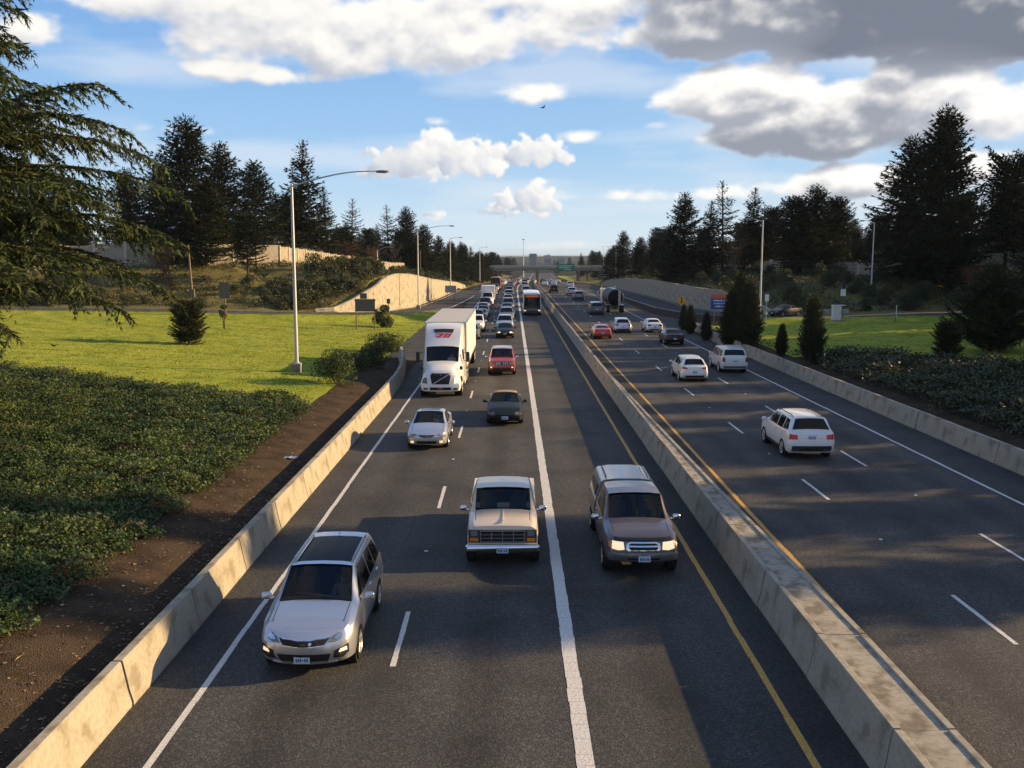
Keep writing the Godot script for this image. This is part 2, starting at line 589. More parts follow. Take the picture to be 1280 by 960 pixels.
func hy(d: float) -> float:   # the road falls gently beyond a crest
	if d < 190.0: return 0.0
	if d < 300.0: return -0.02 * (d - 190.0) * (d - 190.0) / 220.0
	if d < 480.0: return -1.1 - 0.02 * (d - 300.0)
	if d < 560.0: return -4.7 - 0.02 * (d - 480.0) + 0.012 * (d - 480.0) * (d - 480.0) / 160.0
	return -5.82 - 0.008 * (d - 560.0)


func cx(d: float) -> float:   # and bends a little to the right
	if d < 200.0: return 0.0
	if d < 370.0: return 0.00009 * (d - 200.0) * (d - 200.0)
	return 2.6 + 0.0306 * (d - 370.0)


var ramp_l := [Vector2(-150, 96), Vector2(-90, 104), Vector2(-60, 110), Vector2(-40, 113), Vector2(-28, 114.5), Vector2(-20, 120), Vector2(-14.8, 131), Vector2(-12.0, 150), Vector2(-10.6, 185), Vector2(-9.8, 235), Vector2(-8.2, 320), Vector2(-3.5, 480), Vector2(10, 900)]
var ramp_lh := [3.4, 2.7, 2.2, 1.8, 1.4, 1.0, 0.5, 0.15, 0.02, -0.15, -1.5, -4.7, -8.5]
var ramp_r := [Vector2(170, 100), Vector2(95, 110), Vector2(60, 113), Vector2(45, 114.5), Vector2(36, 117), Vector2(30, 122), Vector2(26.6, 132), Vector2(25, 150), Vector2(24.5, 200), Vector2(24, 270), Vector2(25, 340), Vector2(29, 480), Vector2(43, 900)]
var ramp_rh := [2.6, 2.0, 1.5, 1.2, 0.9, 0.6, 0.3, 0.1, 0.0, -0.6, -1.9, -4.7, -8.5]


func along(path: Array, hs: Array, p: Vector2) -> Vector3:   # (signed distance, height there, d there); positive to the left of the way
	var best := 1e9
	var out := Vector3(1e9, 0, 0)
	for k in path.size() - 1:
		var a: Vector2 = path[k]
		var ab: Vector2 = path[k + 1] - a
		var t := clampf((p - a).dot(ab) / ab.length_squared(), 0.0, 1.0)
		var q := a + ab * t
		var l := p.distance_squared_to(q)
		if l < best:
			best = l
			out = Vector3(sqrt(l) * (1.0 if ab.cross(p - a) > 0.0 else -1.0), lerpf(hs[k], hs[k + 1], t), q.y)
	return out


func pick(d: float, table: Array) -> float:   # piecewise linear
	if d <= table[0][0]: return table[0][1]
	for k in table.size() - 1:
		if d < table[k + 1][0]:
			return lerpf(table[k][1], table[k + 1][1], (d - table[k][0]) / (table[k + 1][0] - table[k][0]))
	return table[-1][1]


var wall_l := [[118.0, 0.0], [121.0, 0.35], [125.0, 1.35], [129.0, 2.7], [133.0, 3.9], [137.0, 4.6], [142.0, 4.9], [149.0, 4.85], [160.0, 4.35], [175.0, 3.6], [205.0, 2.5], [240.0, 1.4], [275.0, 0.0]]
var wall_r := [[121.0, 0.0], [128.0, 1.8], [140.0, 2.7], [190.0, 3.0], [240.0, 2.6], [290.0, 1.2], [310.0, 0.0]]


func gh(x: float, d: float) -> float:
	var xr := x - cx(d)
	if xr > -7.45 and xr < 19.55:
		return hy(d) - 0.12
	var bump := 0.10 * nz.get_noise_2d(x * 6.0, d * 6.0)
	if xr < 0.0:
		var u := -7.45 - xr
		var k := smoothstep(58.0, 80.0, d)
		var h := lerpf(0.42 + 0.45 * smoothstep(0.0, 2.4, u), 0.0, k) + 0.05 * clampf(u - lerpf(2.0, 2.9, k), 0.0, 42.0) + bump * minf(u * 0.5, 1.0) + hy(d) - 0.06 * k
		var s := along(ramp_l, ramp_lh, Vector2(x, d))
		if s.x > 3.4:
			var s2 := s.x - 3.6
			return s.y + maxf(4.9 * smoothstep(0.0, 22.0, s2) + bump * 2.0, pick(s.z, wall_l) * smoothstep(1.1, 1.5, s2) + 0.10 * clampf(s2 - 1.5, 0.0, 14.0)) - 0.03
		var near := smoothstep(-7.5, -3.4, s.x)
		return lerpf(h, s.y - 0.03, near) if d > 60.0 else h
	var u := xr - 19.55
	var k := smoothstep(95.0, 112.0, d)
	var h := lerpf(0.42 + 0.35 * smoothstep(0.0, 2.0, u), 0.0, k) + 0.032 * clampf(u - 2.0, 0.0, 40.0) + bump * minf(u * 0.5, 1.0) + hy(d) - 0.06 * k
	var s := along(ramp_r, ramp_rh, Vector2(x, d))
	s.x = -s.x
	if s.x > 3.4:
		var s2 := s.x - 3.6
		return s.y + maxf(4.2 * smoothstep(0.0, 30.0, s2) + bump * 2.0, pick(s.z, wall_r) * smoothstep(1.1, 1.5, s2) + 0.10 * clampf(s2 - 1.5, 0.0, 16.0)) - 0.03
	var near := smoothstep(-7.5, -3.4, s.x)
	return lerpf(h, s.y - 0.03, near) if d > 60.0 else h


func lawn_l(x: float) -> float: return pick(-x, [[8.0, 46.5], [15.6, 48.0], [28.0, 53.0], [60.0, 63.0]])


func zone(x: float, d: float) -> String:
	var xr := x - cx(d)
	if xr > -7.3 and xr < 19.4: return ""
	if xr < 0.0:
		var s := along(ramp_l, ramp_lh, Vector2(x, d)).x
		if s > 2.9: return "bank"
		if d < 80.0 and xr > -10.4: return "mulch"
		if d > 138.0: return "soil"
		if d < lawn_l(x): return "soil"
		return "lawn"
	var s := -along(ramp_r, ramp_rh, Vector2(x, d)).x
	if s > 2.9: return "bank"
	if d < 112.0 and xr < 21.3: return "mulch"
	if d > 112.0 and x < 30.0: return "soil"
	if d < 72.0 - (x - 21.0) * 1.25 and x < 46.0: return "soil"
	if d < 10.0: return "soil"
	return "lawn"


func build_ground() -> void:
	var xs := []
	var x := -420.0
	while x < 430.0:
		xs.append(x)
		x += 1.0 if x > -75.0 and x < 80.0 else 5.0 if absf(x) < 160.0 else 20.0
	var ds := []
	var d := -40.0
	while d < 900.0:
		ds.append(d)
		d += 4.0 if d < 4.0 else 1.0 if d < 175.0 else 5.0 if d < 400.0 else 20.0
	var bufs := {}
	var prev := PackedVector3Array()
	for j in ds.size():
		var row := PackedVector3Array()
		for i in xs.size():
			var edge := maxf(smoothstep(150.0, 400.0, absf(xs[i])), smoothstep(700.0, 900.0, ds[j]))
			row.append(Vector3(xs[i], gh(xs[i], ds[j]) - 6.0 * edge, -ds[j]))
		if j > 0:
			for i in xs.size() - 1:
				var z := zone((xs[i] + xs[i + 1]) / 2, (ds[j] + ds[j - 1]) / 2)
				if z == "": continue
				if not bufs.has(z): bufs[z] = Buf.new()
				(bufs[z] as Buf).quad(prev[i], prev[i + 1], row[i + 1], row[i])
		prev = row
	var called := {"bank": "hillside", "mulch": "bare_soil_strip", "soil": "planting_soil", "lawn": "lawn"}
	for z in bufs:
		tag(mk(called[z], bufs[z], M[z], self, 60.0), "", "", "", "structure")
	# the plain beyond, to the horizon
	var b := Buf.new()
	for q in [[-6000.0, 6000.0, 880.0, 8000.0, -16.0], [-6000.0, -400.0, -60.0, 890.0, -9.5], [410.0, 6000.0, -60.0, 890.0, -9.5]]:
		b.quad(Vector3(q[0], q[4], -q[2]), Vector3(q[1], q[4], -q[2]), Vector3(q[1], q[4], -q[3]), Vector3(q[0], q[4], -q[3]))
	tag(mk("plain", b, M.forest, self), "", "", "", "structure")


# ---------------------------------------------------------------- the road

func strip(b: Buf, x0: float, x1: float, d0: float, d1: float, y: float, step := 4.0) -> void:
	var d := d0
	while d < d1 - 0.001:
		var e := minf(d + (step if d < 300.0 else step * 3.0), d1)
		b.quad(Vector3(cx(d) + x0, hy(d) + y, -d), Vector3(cx(d) + x1, hy(d) + y, -d), Vector3(cx(e) + x1, hy(e) + y, -e), Vector3(cx(e) + x0, hy(e) + y, -e))
		d = e


func build_road() -> void:
	var road := Node3D.new()
	road.name = "freeway"
	add_child(road)
	tag(road, "", "", "", "structure")
	# the surface: lanes of slightly different tone, darkest beside the median, with paler wheel paths
	var b := Buf.new()
	b.colored = true
	var cuts := [-10.2, -7.35, -6.1]
	var x := -5.9
	while x < 19.5:
		cuts.append(x)
		x += 0.3
	cuts.append_array([19.4, 24.0])
	var tone := func(xx: float, dd: float) -> Color:
		var base := 0.106
		var lane := 0.0
		if xx < -6.0 or xx > 17.2: base = 0.095
		elif xx > 5.0 and xx < 7.6: base = 0.062
		else:
			var centre := -4.15 if xx < -2.4 else -0.6 if xx < 1.2 else 3.05 if xx < 5.0 else 9.2 if xx < 10.7 else 12.3 if xx < 13.9 else 15.4
			lane = absf(xx - centre)
			if xx > 1.2 and xx < 5.0: base = 0.099
			base *= 1.0 + 0.16 * exp(-pow((lane - 0.85) / 0.38, 2.0)) - 0.20 * exp(-pow(lane / 0.4, 2.0))
		base *= 1.0 + 0.16 * nz.get_noise_2d(xx * 3.0, dd * 1.5 + 400.0)
		return Color(base * 1.01, base, base * 0.98)
	var d := -14.0
	while d < 900.0:
		var e := d + (1.0 if d < 60.0 else 3.0 if d < 200.0 else 8.0)
		for k in cuts.size() - 1:
			if cuts[k + 1] <= -7.3 and d < 74.0 or cuts[k + 1] <= -7.3 and d > 250.0: continue
			if cuts[k] >= 19.39 and (d < 108.0 or d > 330.0): continue
			var p := [Vector2(cuts[k], d), Vector2(cuts[k + 1], d), Vector2(cuts[k + 1], e), Vector2(cuts[k], e)]
			var w := []
			var cc := []
			for q: Vector2 in p:
				w.append(Vector3(cx(q.y) + q.x, hy(q.y), -q.y))
				cc.append(tone.call(q.x, q.y))
			for t in [[0, 2, 1], [0, 3, 2]]:
				for i in t:
					b.v.append(w[i])
					b.c.append(cc[i])
		d = e
	mk("asphalt_surface", b, M.asphalt, road)
	# ramps
	for side in [[ramp_l, ramp_lh, 10], [ramp_r, ramp_rh, 10]]:
		b = Buf.new()
		b.colored = true
		b.col = Color(0.080, 0.078, 0.076)
		var w := Buf.new()
		for k in side[2] - 1:
			var a: Vector2 = side[0][k]
			var c: Vector2 = side[0][k + 1]
			var n0 := ((side[0][k + 1] - side[0][maxi(k - 1, 0)]) as Vector2).normalized().orthogonal()
			var n1 := ((side[0][k + 2] - a) as Vector2).normalized().orthogonal()
			for t in 8:
				var p0 := a.lerp(c, t / 8.0)
				var p1 := a.lerp(c, (t + 1) / 8.0)
				var m0 := n0.lerp(n1, t / 8.0) * 3.1
				var m1 := n0.lerp(n1, (t + 1) / 8.0) * 3.1
				var h0 := lerpf(side[1][k], side[1][k + 1], t / 8.0)
				var h1 := lerpf(side[1][k], side[1][k + 1], (t + 1) / 8.0)
				var f := func(q: Vector2, h: float) -> Vector3: return Vector3(q.x, h, -q.y)
				var up := 0.012
				if (c - a).cross(m0) < 0: m0 = -m0; m1 = -m1
				b.quad(f.call(p0 - m0, h0 + up), f.call(p1 - m1, h1 + up), f.call(p1 + m1, h1 + up), f.call(p0 + m0, h0 + up))
				for o in [-0.86, 0.80]:
					w.quad(f.call(p0 + m0 * o, h0 + up + 0.006), f.call(p1 + m1 * o, h1 + up + 0.006), f.call(p1 + m1 * (o + 0.05), h1 + up + 0.006), f.call(p0 + m0 * (o + 0.05), h0 + up + 0.006))
		var r := mk("ramp", b, M.asphalt, self)
		tag(r, "", "", "", "structure")
		mk("edge_line", w, M.white_paint, r)
	# painted lines: worn edges come from short pieces that do not quite line up
	for q in [["white_edge_line", -5.95, 0.11, "white_paint", -12.0, 900.0, 1.2], ["carpool_line", 1.06, 0.27, "white_paint", -12.0, 900.0, 0.42], ["yellow_edge_line", 4.87, 0.12, "yellow_paint", -12.0, 900.0, 0.9], ["yellow_edge_line", 7.58, 0.13, "yellow_paint", -12.0, 900.0, 1.1], ["white_edge_line", 16.9, 0.11, "white_paint", -12.0, 900.0, 1.5]]:
		b = Buf.new()
		var dd: float = q[4]
		while dd < q[5]:
			var len_: float = q[6] * rf(0.6, 1.4) if dd < 70.0 else 8.0
			var j := rf(-0.008, 0.008)
			strip(b, q[1] + j - rf(0.0, 0.012), q[1] + q[2] + j + rf(0.0, 0.018), dd, dd + len_ - (0.006 if dd < 70.0 else 0.0), 0.006)
			dd += len_
		mk(q[0], b, M[q[3]], road)
	for q in [[-2.4, 18.4], [10.72, 19.5], [13.9, 24.7]]:
		var dd: float = q[1] - 24.4
		var n := 0
		while dd < 500.0:
			b = Buf.new()
			var t := 0.0
			while t < 2.95:
				var l := rf(0.3, 0.7)
				var e := minf(t + l, 3.0)
				strip(b, q[0] - 0.055 + rf(-0.006, 0.006), q[0] + 0.055 + rf(-0.006, 0.006), dd + t, dd + e - 0.004, 0.006)
				t = e
			mk("lane_dash", b, M.white_paint, road)
			if dd > 5.0 and dd < 140.0:
				b = Buf.new()
				var md := dd + 7.6
				b.lathe([Vector2(0.06, 0.0), Vector2(0.055, 0.012), Vector2(0.03, 0.02), Vector2(0.0, 0.022)], 8, Vector3(cx(md) + q[0], hy(md) + 0.002, -md))
				mk("road_stud", b, M.white_paint, road)
			dd += 12.19
	# sealed cracks and skid marks
	b = Buf.new()
	for q in [[[-3.3, 12.0], [-3.15, 21.0], [-3.0, 33.0]], [[14.2, 24.0], [14.15, 31.0]], [[1.05, 38.0], [0.55, 44.0]], [[-1.9, 24.0], [-1.75, 39.0]], [[-0.3, 33.0], [-0.6, 37.0]], [[11.6, 26.0], [11.45, 35.0]]]:
		for k in q.size() - 1:
			var n := 14
			for t in n:
				var p0 := Vector2(lerpf(q[k][0], q[k + 1][0], float(t) / n) + 0.05 * sin(t * 1.7), lerpf(q[k][1], q[k + 1][1], float(t) / n))
				var p1 := Vector2(lerpf(q[k][0], q[k + 1][0], float(t + 1) / n) + 0.05 * sin((t + 1) * 1.7), lerpf(q[k][1], q[k + 1][1], float(t + 1) / n))
				b.quad(Vector3(p0.x - 0.02, 0.003, -p0.y), Vector3(p0.x + 0.025, 0.003, -p0.y), Vector3(p1.x + 0.025, 0.003, -p1.y), Vector3(p1.x - 0.02, 0.003, -p1.y))
	mk("sealed_crack", b, M.joint, road)


# ---------------------------------------------------------------- barriers, retaining walls, sound walls

func barrier_piece(prof: Array, length: float) -> ArrayMesh:   # an outline in x, y with chamfered ends along -z
	var b := Buf.new()
	var poly := PackedVector2Array(prof)
	b.prism(poly, length, Transform3D(Basis(), Vector3(0, 0, -length / 2)))
	return b.mesh(30.0)


func build_walls() -> void:
	# safety-shape barriers in 3.81 m lengths, each a part
	var jersey := func(w0: float, w1: float, h: float) -> Array:
		return [Vector2(-w0, 0.0), Vector2(-w0, 0.07), Vector2(-w0 * 0.62 - w1 * 0.38, 0.30), Vector2(-w1, h - 0.02), Vector2(-w1 + 0.02, h), Vector2(w1 - 0.02, h), Vector2(w1, h - 0.02), Vector2(w0 * 0.62 + w1 * 0.38, 0.30), Vector2(w0, 0.07), Vector2(w0, 0.0)]
	var pitch := 3.81
	var side_mesh := barrier_piece(jersey.call(0.26, 0.10, 0.86), pitch - 0.05)
	var edge := thing("roadside_barrier", Vector3.ZERO, "sunlit concrete safety barrier beside the ivy bed and dirt strip", "barrier")
	var d := -9.95
	while d < 76.0:
		var xo := -7.22 - (0.0 if d < 55.0 else 0.0035 * pow(d - 55.0, 2.0))
		var turn := atan(0.007 * maxf(d - 53.0, 0.0))
		var p := part("segment", side_mesh, M.concrete, edge)
		p.position = Vector3(xo + rf(-0.012, 0.012), 0.0, -d)
		p.rotation.y = turn + rf(-0.003, 0.003)
		d += pitch
	var edge2 := thing("roadside_barrier", Vector3.ZERO, "shaded concrete safety barrier below the dark shrub bank, beyond the outer white line", "barrier")
	d = -8.3
	while d < 122.0:
		var p := part("segment", side_mesh, M.concrete_worn, edge2)
		var xo := 19.42 + 0.0 if d < 85.0 else 19.42 + 0.0016 * pow(d - 85.0, 2.0)
		p.position = Vector3(xo + rf(-0.012, 0.012), 0.0, -d)
		p.rotation.y = rf(-0.003, 0.003) - atan(0.0032 * maxf(d - 83.0, 0.0))
		d += pitch
	# the median: one line of barrier far off, which parts near the bridge into two lines with a concrete fill between
	var med := thing("median_barrier", Vector3.ZERO, "concrete median barrier between the yellow lines, widening and filled towards the viewer", "barrier")
	var face := [Vector2(-0.17, 0.0), Vector2(-0.17, 0.07), Vector2(-0.10, 0.30), Vector2(-0.02, 0.86), Vector2(0.0, 0.90), Vector2(0.11, 0.90), Vector2(0.13, 0.88), Vector2(0.13, 0.0)]
	var left := barrier_piece(face, pitch - 0.05)
	var flip := []
	for q: Vector2 in face: flip.push_front(Vector2(-q.x, q.y))
	var right := barrier_piece(flip, pitch - 0.05)
	var single := barrier_piece(jersey.call(0.26, 0.09, 0.90), pitch - 0.05)
	var edge_r := func(dd: float) -> float: return pick(dd, [[-10.0, 7.0], [18.0, 6.88], [22.4, 6.77], [28.7, 6.58], [43.0, 6.35], [60.0, 6.10]])
	d = -8.75
	while d < 520.0:
		var e := d + pitch
		var z := Vector3(cx(e) - cx(d), hy(e) - hy(d), -pitch) / pitch
		var o := Vector3(cx(d), hy(d), -d)
		if d > 58.0:
			part("segment", single, M.concrete_worn, med, Transform3D(Basis(Vector3(1, 0, 0), Vector3(0, 1, 0), -z), o + Vector3(6.03 + rf(-0.012, 0.012), 0, 0)))
		else:
			var x0: float = edge_r.call(d)
			var x1: float = edge_r.call(e)
			part("segment", left, M.concrete_worn, med, Transform3D(Basis(), o + Vector3(5.94 + rf(-0.012, 0.012), 0, 0)))
			part("segment", right, M.concrete_worn, med, Transform3D(Basis(Vector3.UP, -atan((x1 - x0) / pitch)), o + Vector3(x0 + rf(-0.012, 0.012), 0, 0)))
			var w := (x0 + x1) / 2 - 5.94 - 0.24
			if w > 0.06:
				var fb := Buf.new()
				fb.box(Vector3(0, 0.43, -pitch / 2), Vector3(w + 0.12, 0.87, pitch - 0.012), Basis(), 0.008)
				part("fill_slab", fb.mesh(), M.concrete_grime, med, Transform3D(Basis(Vector3.UP, -atan((x1 - x0) / pitch / 2)), o + Vector3(5.94 + 0.12 + (x0 - 5.94 - 0.24) / 2, rf(-0.01, 0.01), 0)))
		d = e
	# cast retaining walls along the ramps, panel by panel
	for q in [["retaining_wall", ramp_l, ramp_lh, wall_l, 1.0, 119.5, 270.0, "concrete_wall", "curved pale retaining wall rising behind the sunny lawn", 1.25], ["retaining_wall", ramp_r, ramp_rh, wall_r, -1.0, 122.0, 306.0, "concrete_grey", "grey retaining wall below the shaded hillside beyond the exit ramp", 3.0]]:
		var w := thing(q[0], Vector3.ZERO, q[8], "wall")
		var pts := []
		for k in range(3, 11):
			for t in 24:
				var a: Vector2 = q[1][k]
				var c: Vector2 = q[1][k + 1]
				var n0 := ((q[1][k + 1] - q[1][k - 1]) as Vector2).normalized().orthogonal()
				var n1 := ((q[1][k + 2] - a) as Vector2).normalized().orthogonal()
				var n := n0.lerp(n1, t / 24.0).normalized()
				if ((c - a).cross(n) > 0) != (q[4] > 0): n = -n
				var p := a.lerp(c, t / 24.0)
				if p.y > q[5] - 3.0 and p.y < q[6]:
					pts.append([p + n * 3.75, lerpf(q[2][k], q[2][k + 1], t / 24.0), p.y, n])
		var run := 0.0
		var start: int = 0
		for k in range(1, pts.size()):
			run += (pts[k][0] as Vector2).distance_to(pts[k - 1][0])
			if run < q[9] and k < pts.size() - 1: continue
			var a: Array = pts[start]
			var c: Array = pts[k]
			run = 0.0
			start = k
			var h0 := pick(a[2], q[3]) + 0.22
			var h1 := pick(c[2], q[3]) + 0.22
			if h0 < 0.3 and h1 < 0.3: continue
			var ends := []
			var dirn: Vector2 = ((c[0] - a[0]) as Vector2).normalized() * 0.022
			for s in [[a, h0, dirn], [c, h1, -dirn]]:
				for off in [0.0, 0.3]:
					var base: Vector2 = s[0][0] + s[0][3] * off + s[2]
					for y in [-0.3, s[1]]:
						ends.append(Vector3(base.x, s[0][1] + y, -base.y))
			var b := Buf.new()
			var e := ends
			if q[4] > 0:
				b.quad(e[0], e[4], e[5], e[1]); b.quad(e[6], e[2], e[3], e[7]); b.quad(e[1], e[5], e[7], e[3]); b.quad(e[4], e[6], e[7], e[5]); b.quad(e[2], e[0], e[1], e[3])
			else:
				b.quad(e[4], e[0], e[1], e[5]); b.quad(e[2], e[6], e[7], e[3]); b.quad(e[5], e[1], e[3], e[7]); b.quad(e[6], e[4], e[5], e[7]); b.quad(e[0], e[2], e[3], e[1])
			mk("panel", b, M[q[7]], w)
			# the coping on top and the gutter kerb at the foot
			for r in [[0.06, -0.05, 0.35, "coping"], [-0.3, -0.25, 0.0, "kerb"]]:
				b = Buf.new()
				var f := []
				for s in [[a, h0], [c, h1]]:
					for off in [r[1], r[2]]:
						var base: Vector2 = s[0][0] + s[0][3] * off
						var top: float = s[0][1] + s[1]
						for y in ([top, top + 0.12] if r[3] == "coping" else [s[0][1] - 0.1, s[0][1] + 0.16]):
							f.append(Vector3(base.x, y, -base.y))
				e = f
				if q[4] > 0:
					b.quad(e[0], e[4], e[5], e[1]); b.quad(e[6], e[2], e[3], e[7]); b.quad(e[1], e[5], e[7], e[3])
				else:
					b.quad(e[4], e[0], e[1], e[5]); b.quad(e[2], e[6], e[7], e[3]); b.quad(e[5], e[1], e[3], e[7])
				mk(r[3], b, M[q[7]], w)
	# sound walls along the crests: panels between posts
	for q in [[[Vector2(-64, 128), Vector2(-50, 136), Vector2(-36, 150), Vector2(-30, 185), Vector2(-26.5, 238)], "tan sound wall with pale posts on the crest below the fir trees", 3.3, 3.7], [[Vector2(100, 138), Vector2(78, 142), Vector2(57, 150), Vector2(46, 172), Vector2(42, 205), Vector2(41, 240)], "grey sound wall half hidden by trees on the shaded crest", 2.7, 4.2]]:
		var w := thing("sound_wall", Vector3.ZERO, q[1], "wall")
		var pts: Array = q[0]
		for k in pts.size() - 1:
			var a: Vector2 = pts[k]
			var c: Vector2 = pts[k + 1]
			var n := int(maxf(1.0, roundf(a.distance_to(c) / q[3])))
			for t in n:
				var p0 := a.lerp(c, float(t) / n)
				var p1 := a.lerp(c, float(t + 1) / n)
				var m := (p0 + p1) / 2
				var y := minf(gh(p0.x, p0.y), gh(p1.x, p1.y)) - 0.3
				var dirn := (p1 - p0).normalized()
				var turn := Basis(Vector3.UP, atan2(dirn.y, dirn.x))
				var b := Buf.new()
				b.box(Vector3.ZERO, Vector3(p0.distance_to(p1) - 0.32, q[2] + 0.3, 0.12), Basis(), 0.01)
				part("panel", b.mesh(), M.panel, w, Transform3D(turn, Vector3(m.x, y + q[2] / 2 + 0.15, -m.y)))
				b = Buf.new()
				b.box(Vector3.ZERO, Vector3(0.34, q[2] + 0.5, 0.34), Basis(), 0.03)
				part("post", b.mesh(), M.post, w, Transform3D(turn, Vector3(p0.x, y + q[2] / 2 + 0.25, -p0.y)))


# ---------------------------------------------------------------- trees

func leaf_tri(b: Buf, at: Vector3, along_: Vector3, side: Vector3, col: Color) -> void:
	b.v.append(at - side); b.v.append(at + along_); b.v.append(at + side)
	b.c.append(col); b.c.append(col); b.c.append(col)


func limb(b: Buf, p: Array, r0: float, r1: float, sides := 4) -> void:
	var r := []
	for k in p.size(): r.append(lerpf(r0, r1, float(k) / (p.size() - 1)))
	b.tube(p, r, sides, false)


# A conifer as wood and foliage. o: height, radius, from (bare part), density, droop (radians down at the foot of the crown), lift (up at the top),
# spray (length of a spray), shape (power of the outline), col, ragged
func conifer(o: Dictionary) -> Array:
	rng.seed = o.seed
	var wood := Buf.new()
	var leaf := Buf.new()
	leaf.colored = true
	var h: float = o.height
	var lean := Vector3(rf(-0.02, 0.02), 0, rf(-0.02, 0.02)) * h
	var spine := []
	for k in 9: spine.append(Vector3(0, h * k / 8.0 - 0.4, 0) + lean * pow(k / 8.0, 2.0))
	limb(wood, spine, o.get("trunk", h * 0.014), 0.03, 7)
	var y: float = o.from
	var col: Color = o.col
	var spray: float = o.get("spray", 0.6)
	while y < h - 0.15:
		var t: float = (y - o.from) / (h - o.from)
		var outline: float = o.radius * pow(1.0 - t, o.get("shape", 0.8)) * smoothstep(-0.10, 0.16, t + 0.02) + 0.25
		if o.get("round", 0.0) > 0.0: outline = o.radius * sqrt(maxf(0.0, 1.0 - pow(absf(t * 2.0 - 0.85) / 1.16, 2.4))) + 0.2
		var n := int(o.get("arms", 6)) + rng.randi_range(-1, 1)
		var turn := rf(0.0, TAU)
		var rag: float = o.get("ragged", 0.25)
		for k in n:
			if rng.randf() < o.get("gaps", 0.04): continue
			var az := turn + TAU * k / n + rf(-0.35, 0.35)
			var out := Vector3(cos(az), 0, sin(az))
			var len_ := outline * rf(1.0 - rag, 1.0 + rag * 0.55)
			var tilt: float = lerpf(-o.droop, o.lift, pow(t, 0.8)) + rf(-0.12, 0.12)
			var sag := len_ * 0.13
			var root := Vector3(0, y + rf(-0.2, 0.2), 0) + lean * pow(y / h, 2.0)
			var pos := func(f: float) -> Vector3: return root + (out * cos(tilt) + Vector3.UP * sin(tilt)) * len_ * f + Vector3.UP * (sag * (f * f * 1.6 - 1.5 * f))
			if len_ > 0.7: limb(wood, [root, pos.call(0.5), pos.call(0.92)], 0.012 + len_ * 0.012, 0.012, 3)
			var step: float = o.get("step", 0.34)
			var f: float = 0.14
			var across := Vector3(-out.z, 0, out.x)
			while f < 1.0:
				var p: Vector3 = pos.call(f)
				var tang: Vector3 = (pos.call(f + 0.05) - p).normalized()
				var reach := minf(0.42 * len_ * (1.05 - f), 0.30 * len_) * rf(0.7, 1.15) + 0.15
				for side: float in [-1.0, 1.0]:   # a branchlet to either side, with sprays along it
					var dirn := (tang * rf(0.45, 0.9) + across * side + Vector3.UP * rf(-0.28, 0.05)).normalized()
					var g := 0.0
					while g < reach:
						var q := p + dirn * g
						for s in int(o.get("blades", 4)):
							var e := (dirn * rf(0.2, 1.0) + tang * rf(-0.1, 0.8) + Vector3(rf(-0.5, 0.5), rf(-0.65, 0.35), rf(-0.5, 0.5))).normalized()
							var l := spray * rf(0.55, 1.15) * clampf(len_ / 2.0, 0.5, 1.0)
							var w := e.cross(Vector3(rf(-0.7, 0.7), 1.0, rf(-0.7, 0.7))).normalized() * l * rf(0.16, 0.27)
							var tone := rf(0.65, 1.3)
							leaf_tri(leaf, q, e * l, w, Color(col.r * tone, col.g * tone, col.b * tone))
						g += spray * 0.75
				f += step / maxf(len_, 0.3)
			# the tip
			leaf_tri(leaf, pos.call(0.93), (pos.call(1.06) - pos.call(0.93)).normalized() * spray * 0.8, across * spray * 0.13, col * 1.2)
		y += o.get("whorl", 0.5) * rf(0.8, 1.2) * lerpf(1.0, 0.7, t)
	for k in 8:
		leaf_tri(leaf, spine[-1] - Vector3(0, rf(0.0, 0.6), 0), Vector3(rf(-0.25, 0.25), rf(0.3, 0.7), rf(-0.25, 0.25)), Vector3(0.06, 0, 0.05), col)
	return [wood.mesh(60.0), leaf.mesh()]


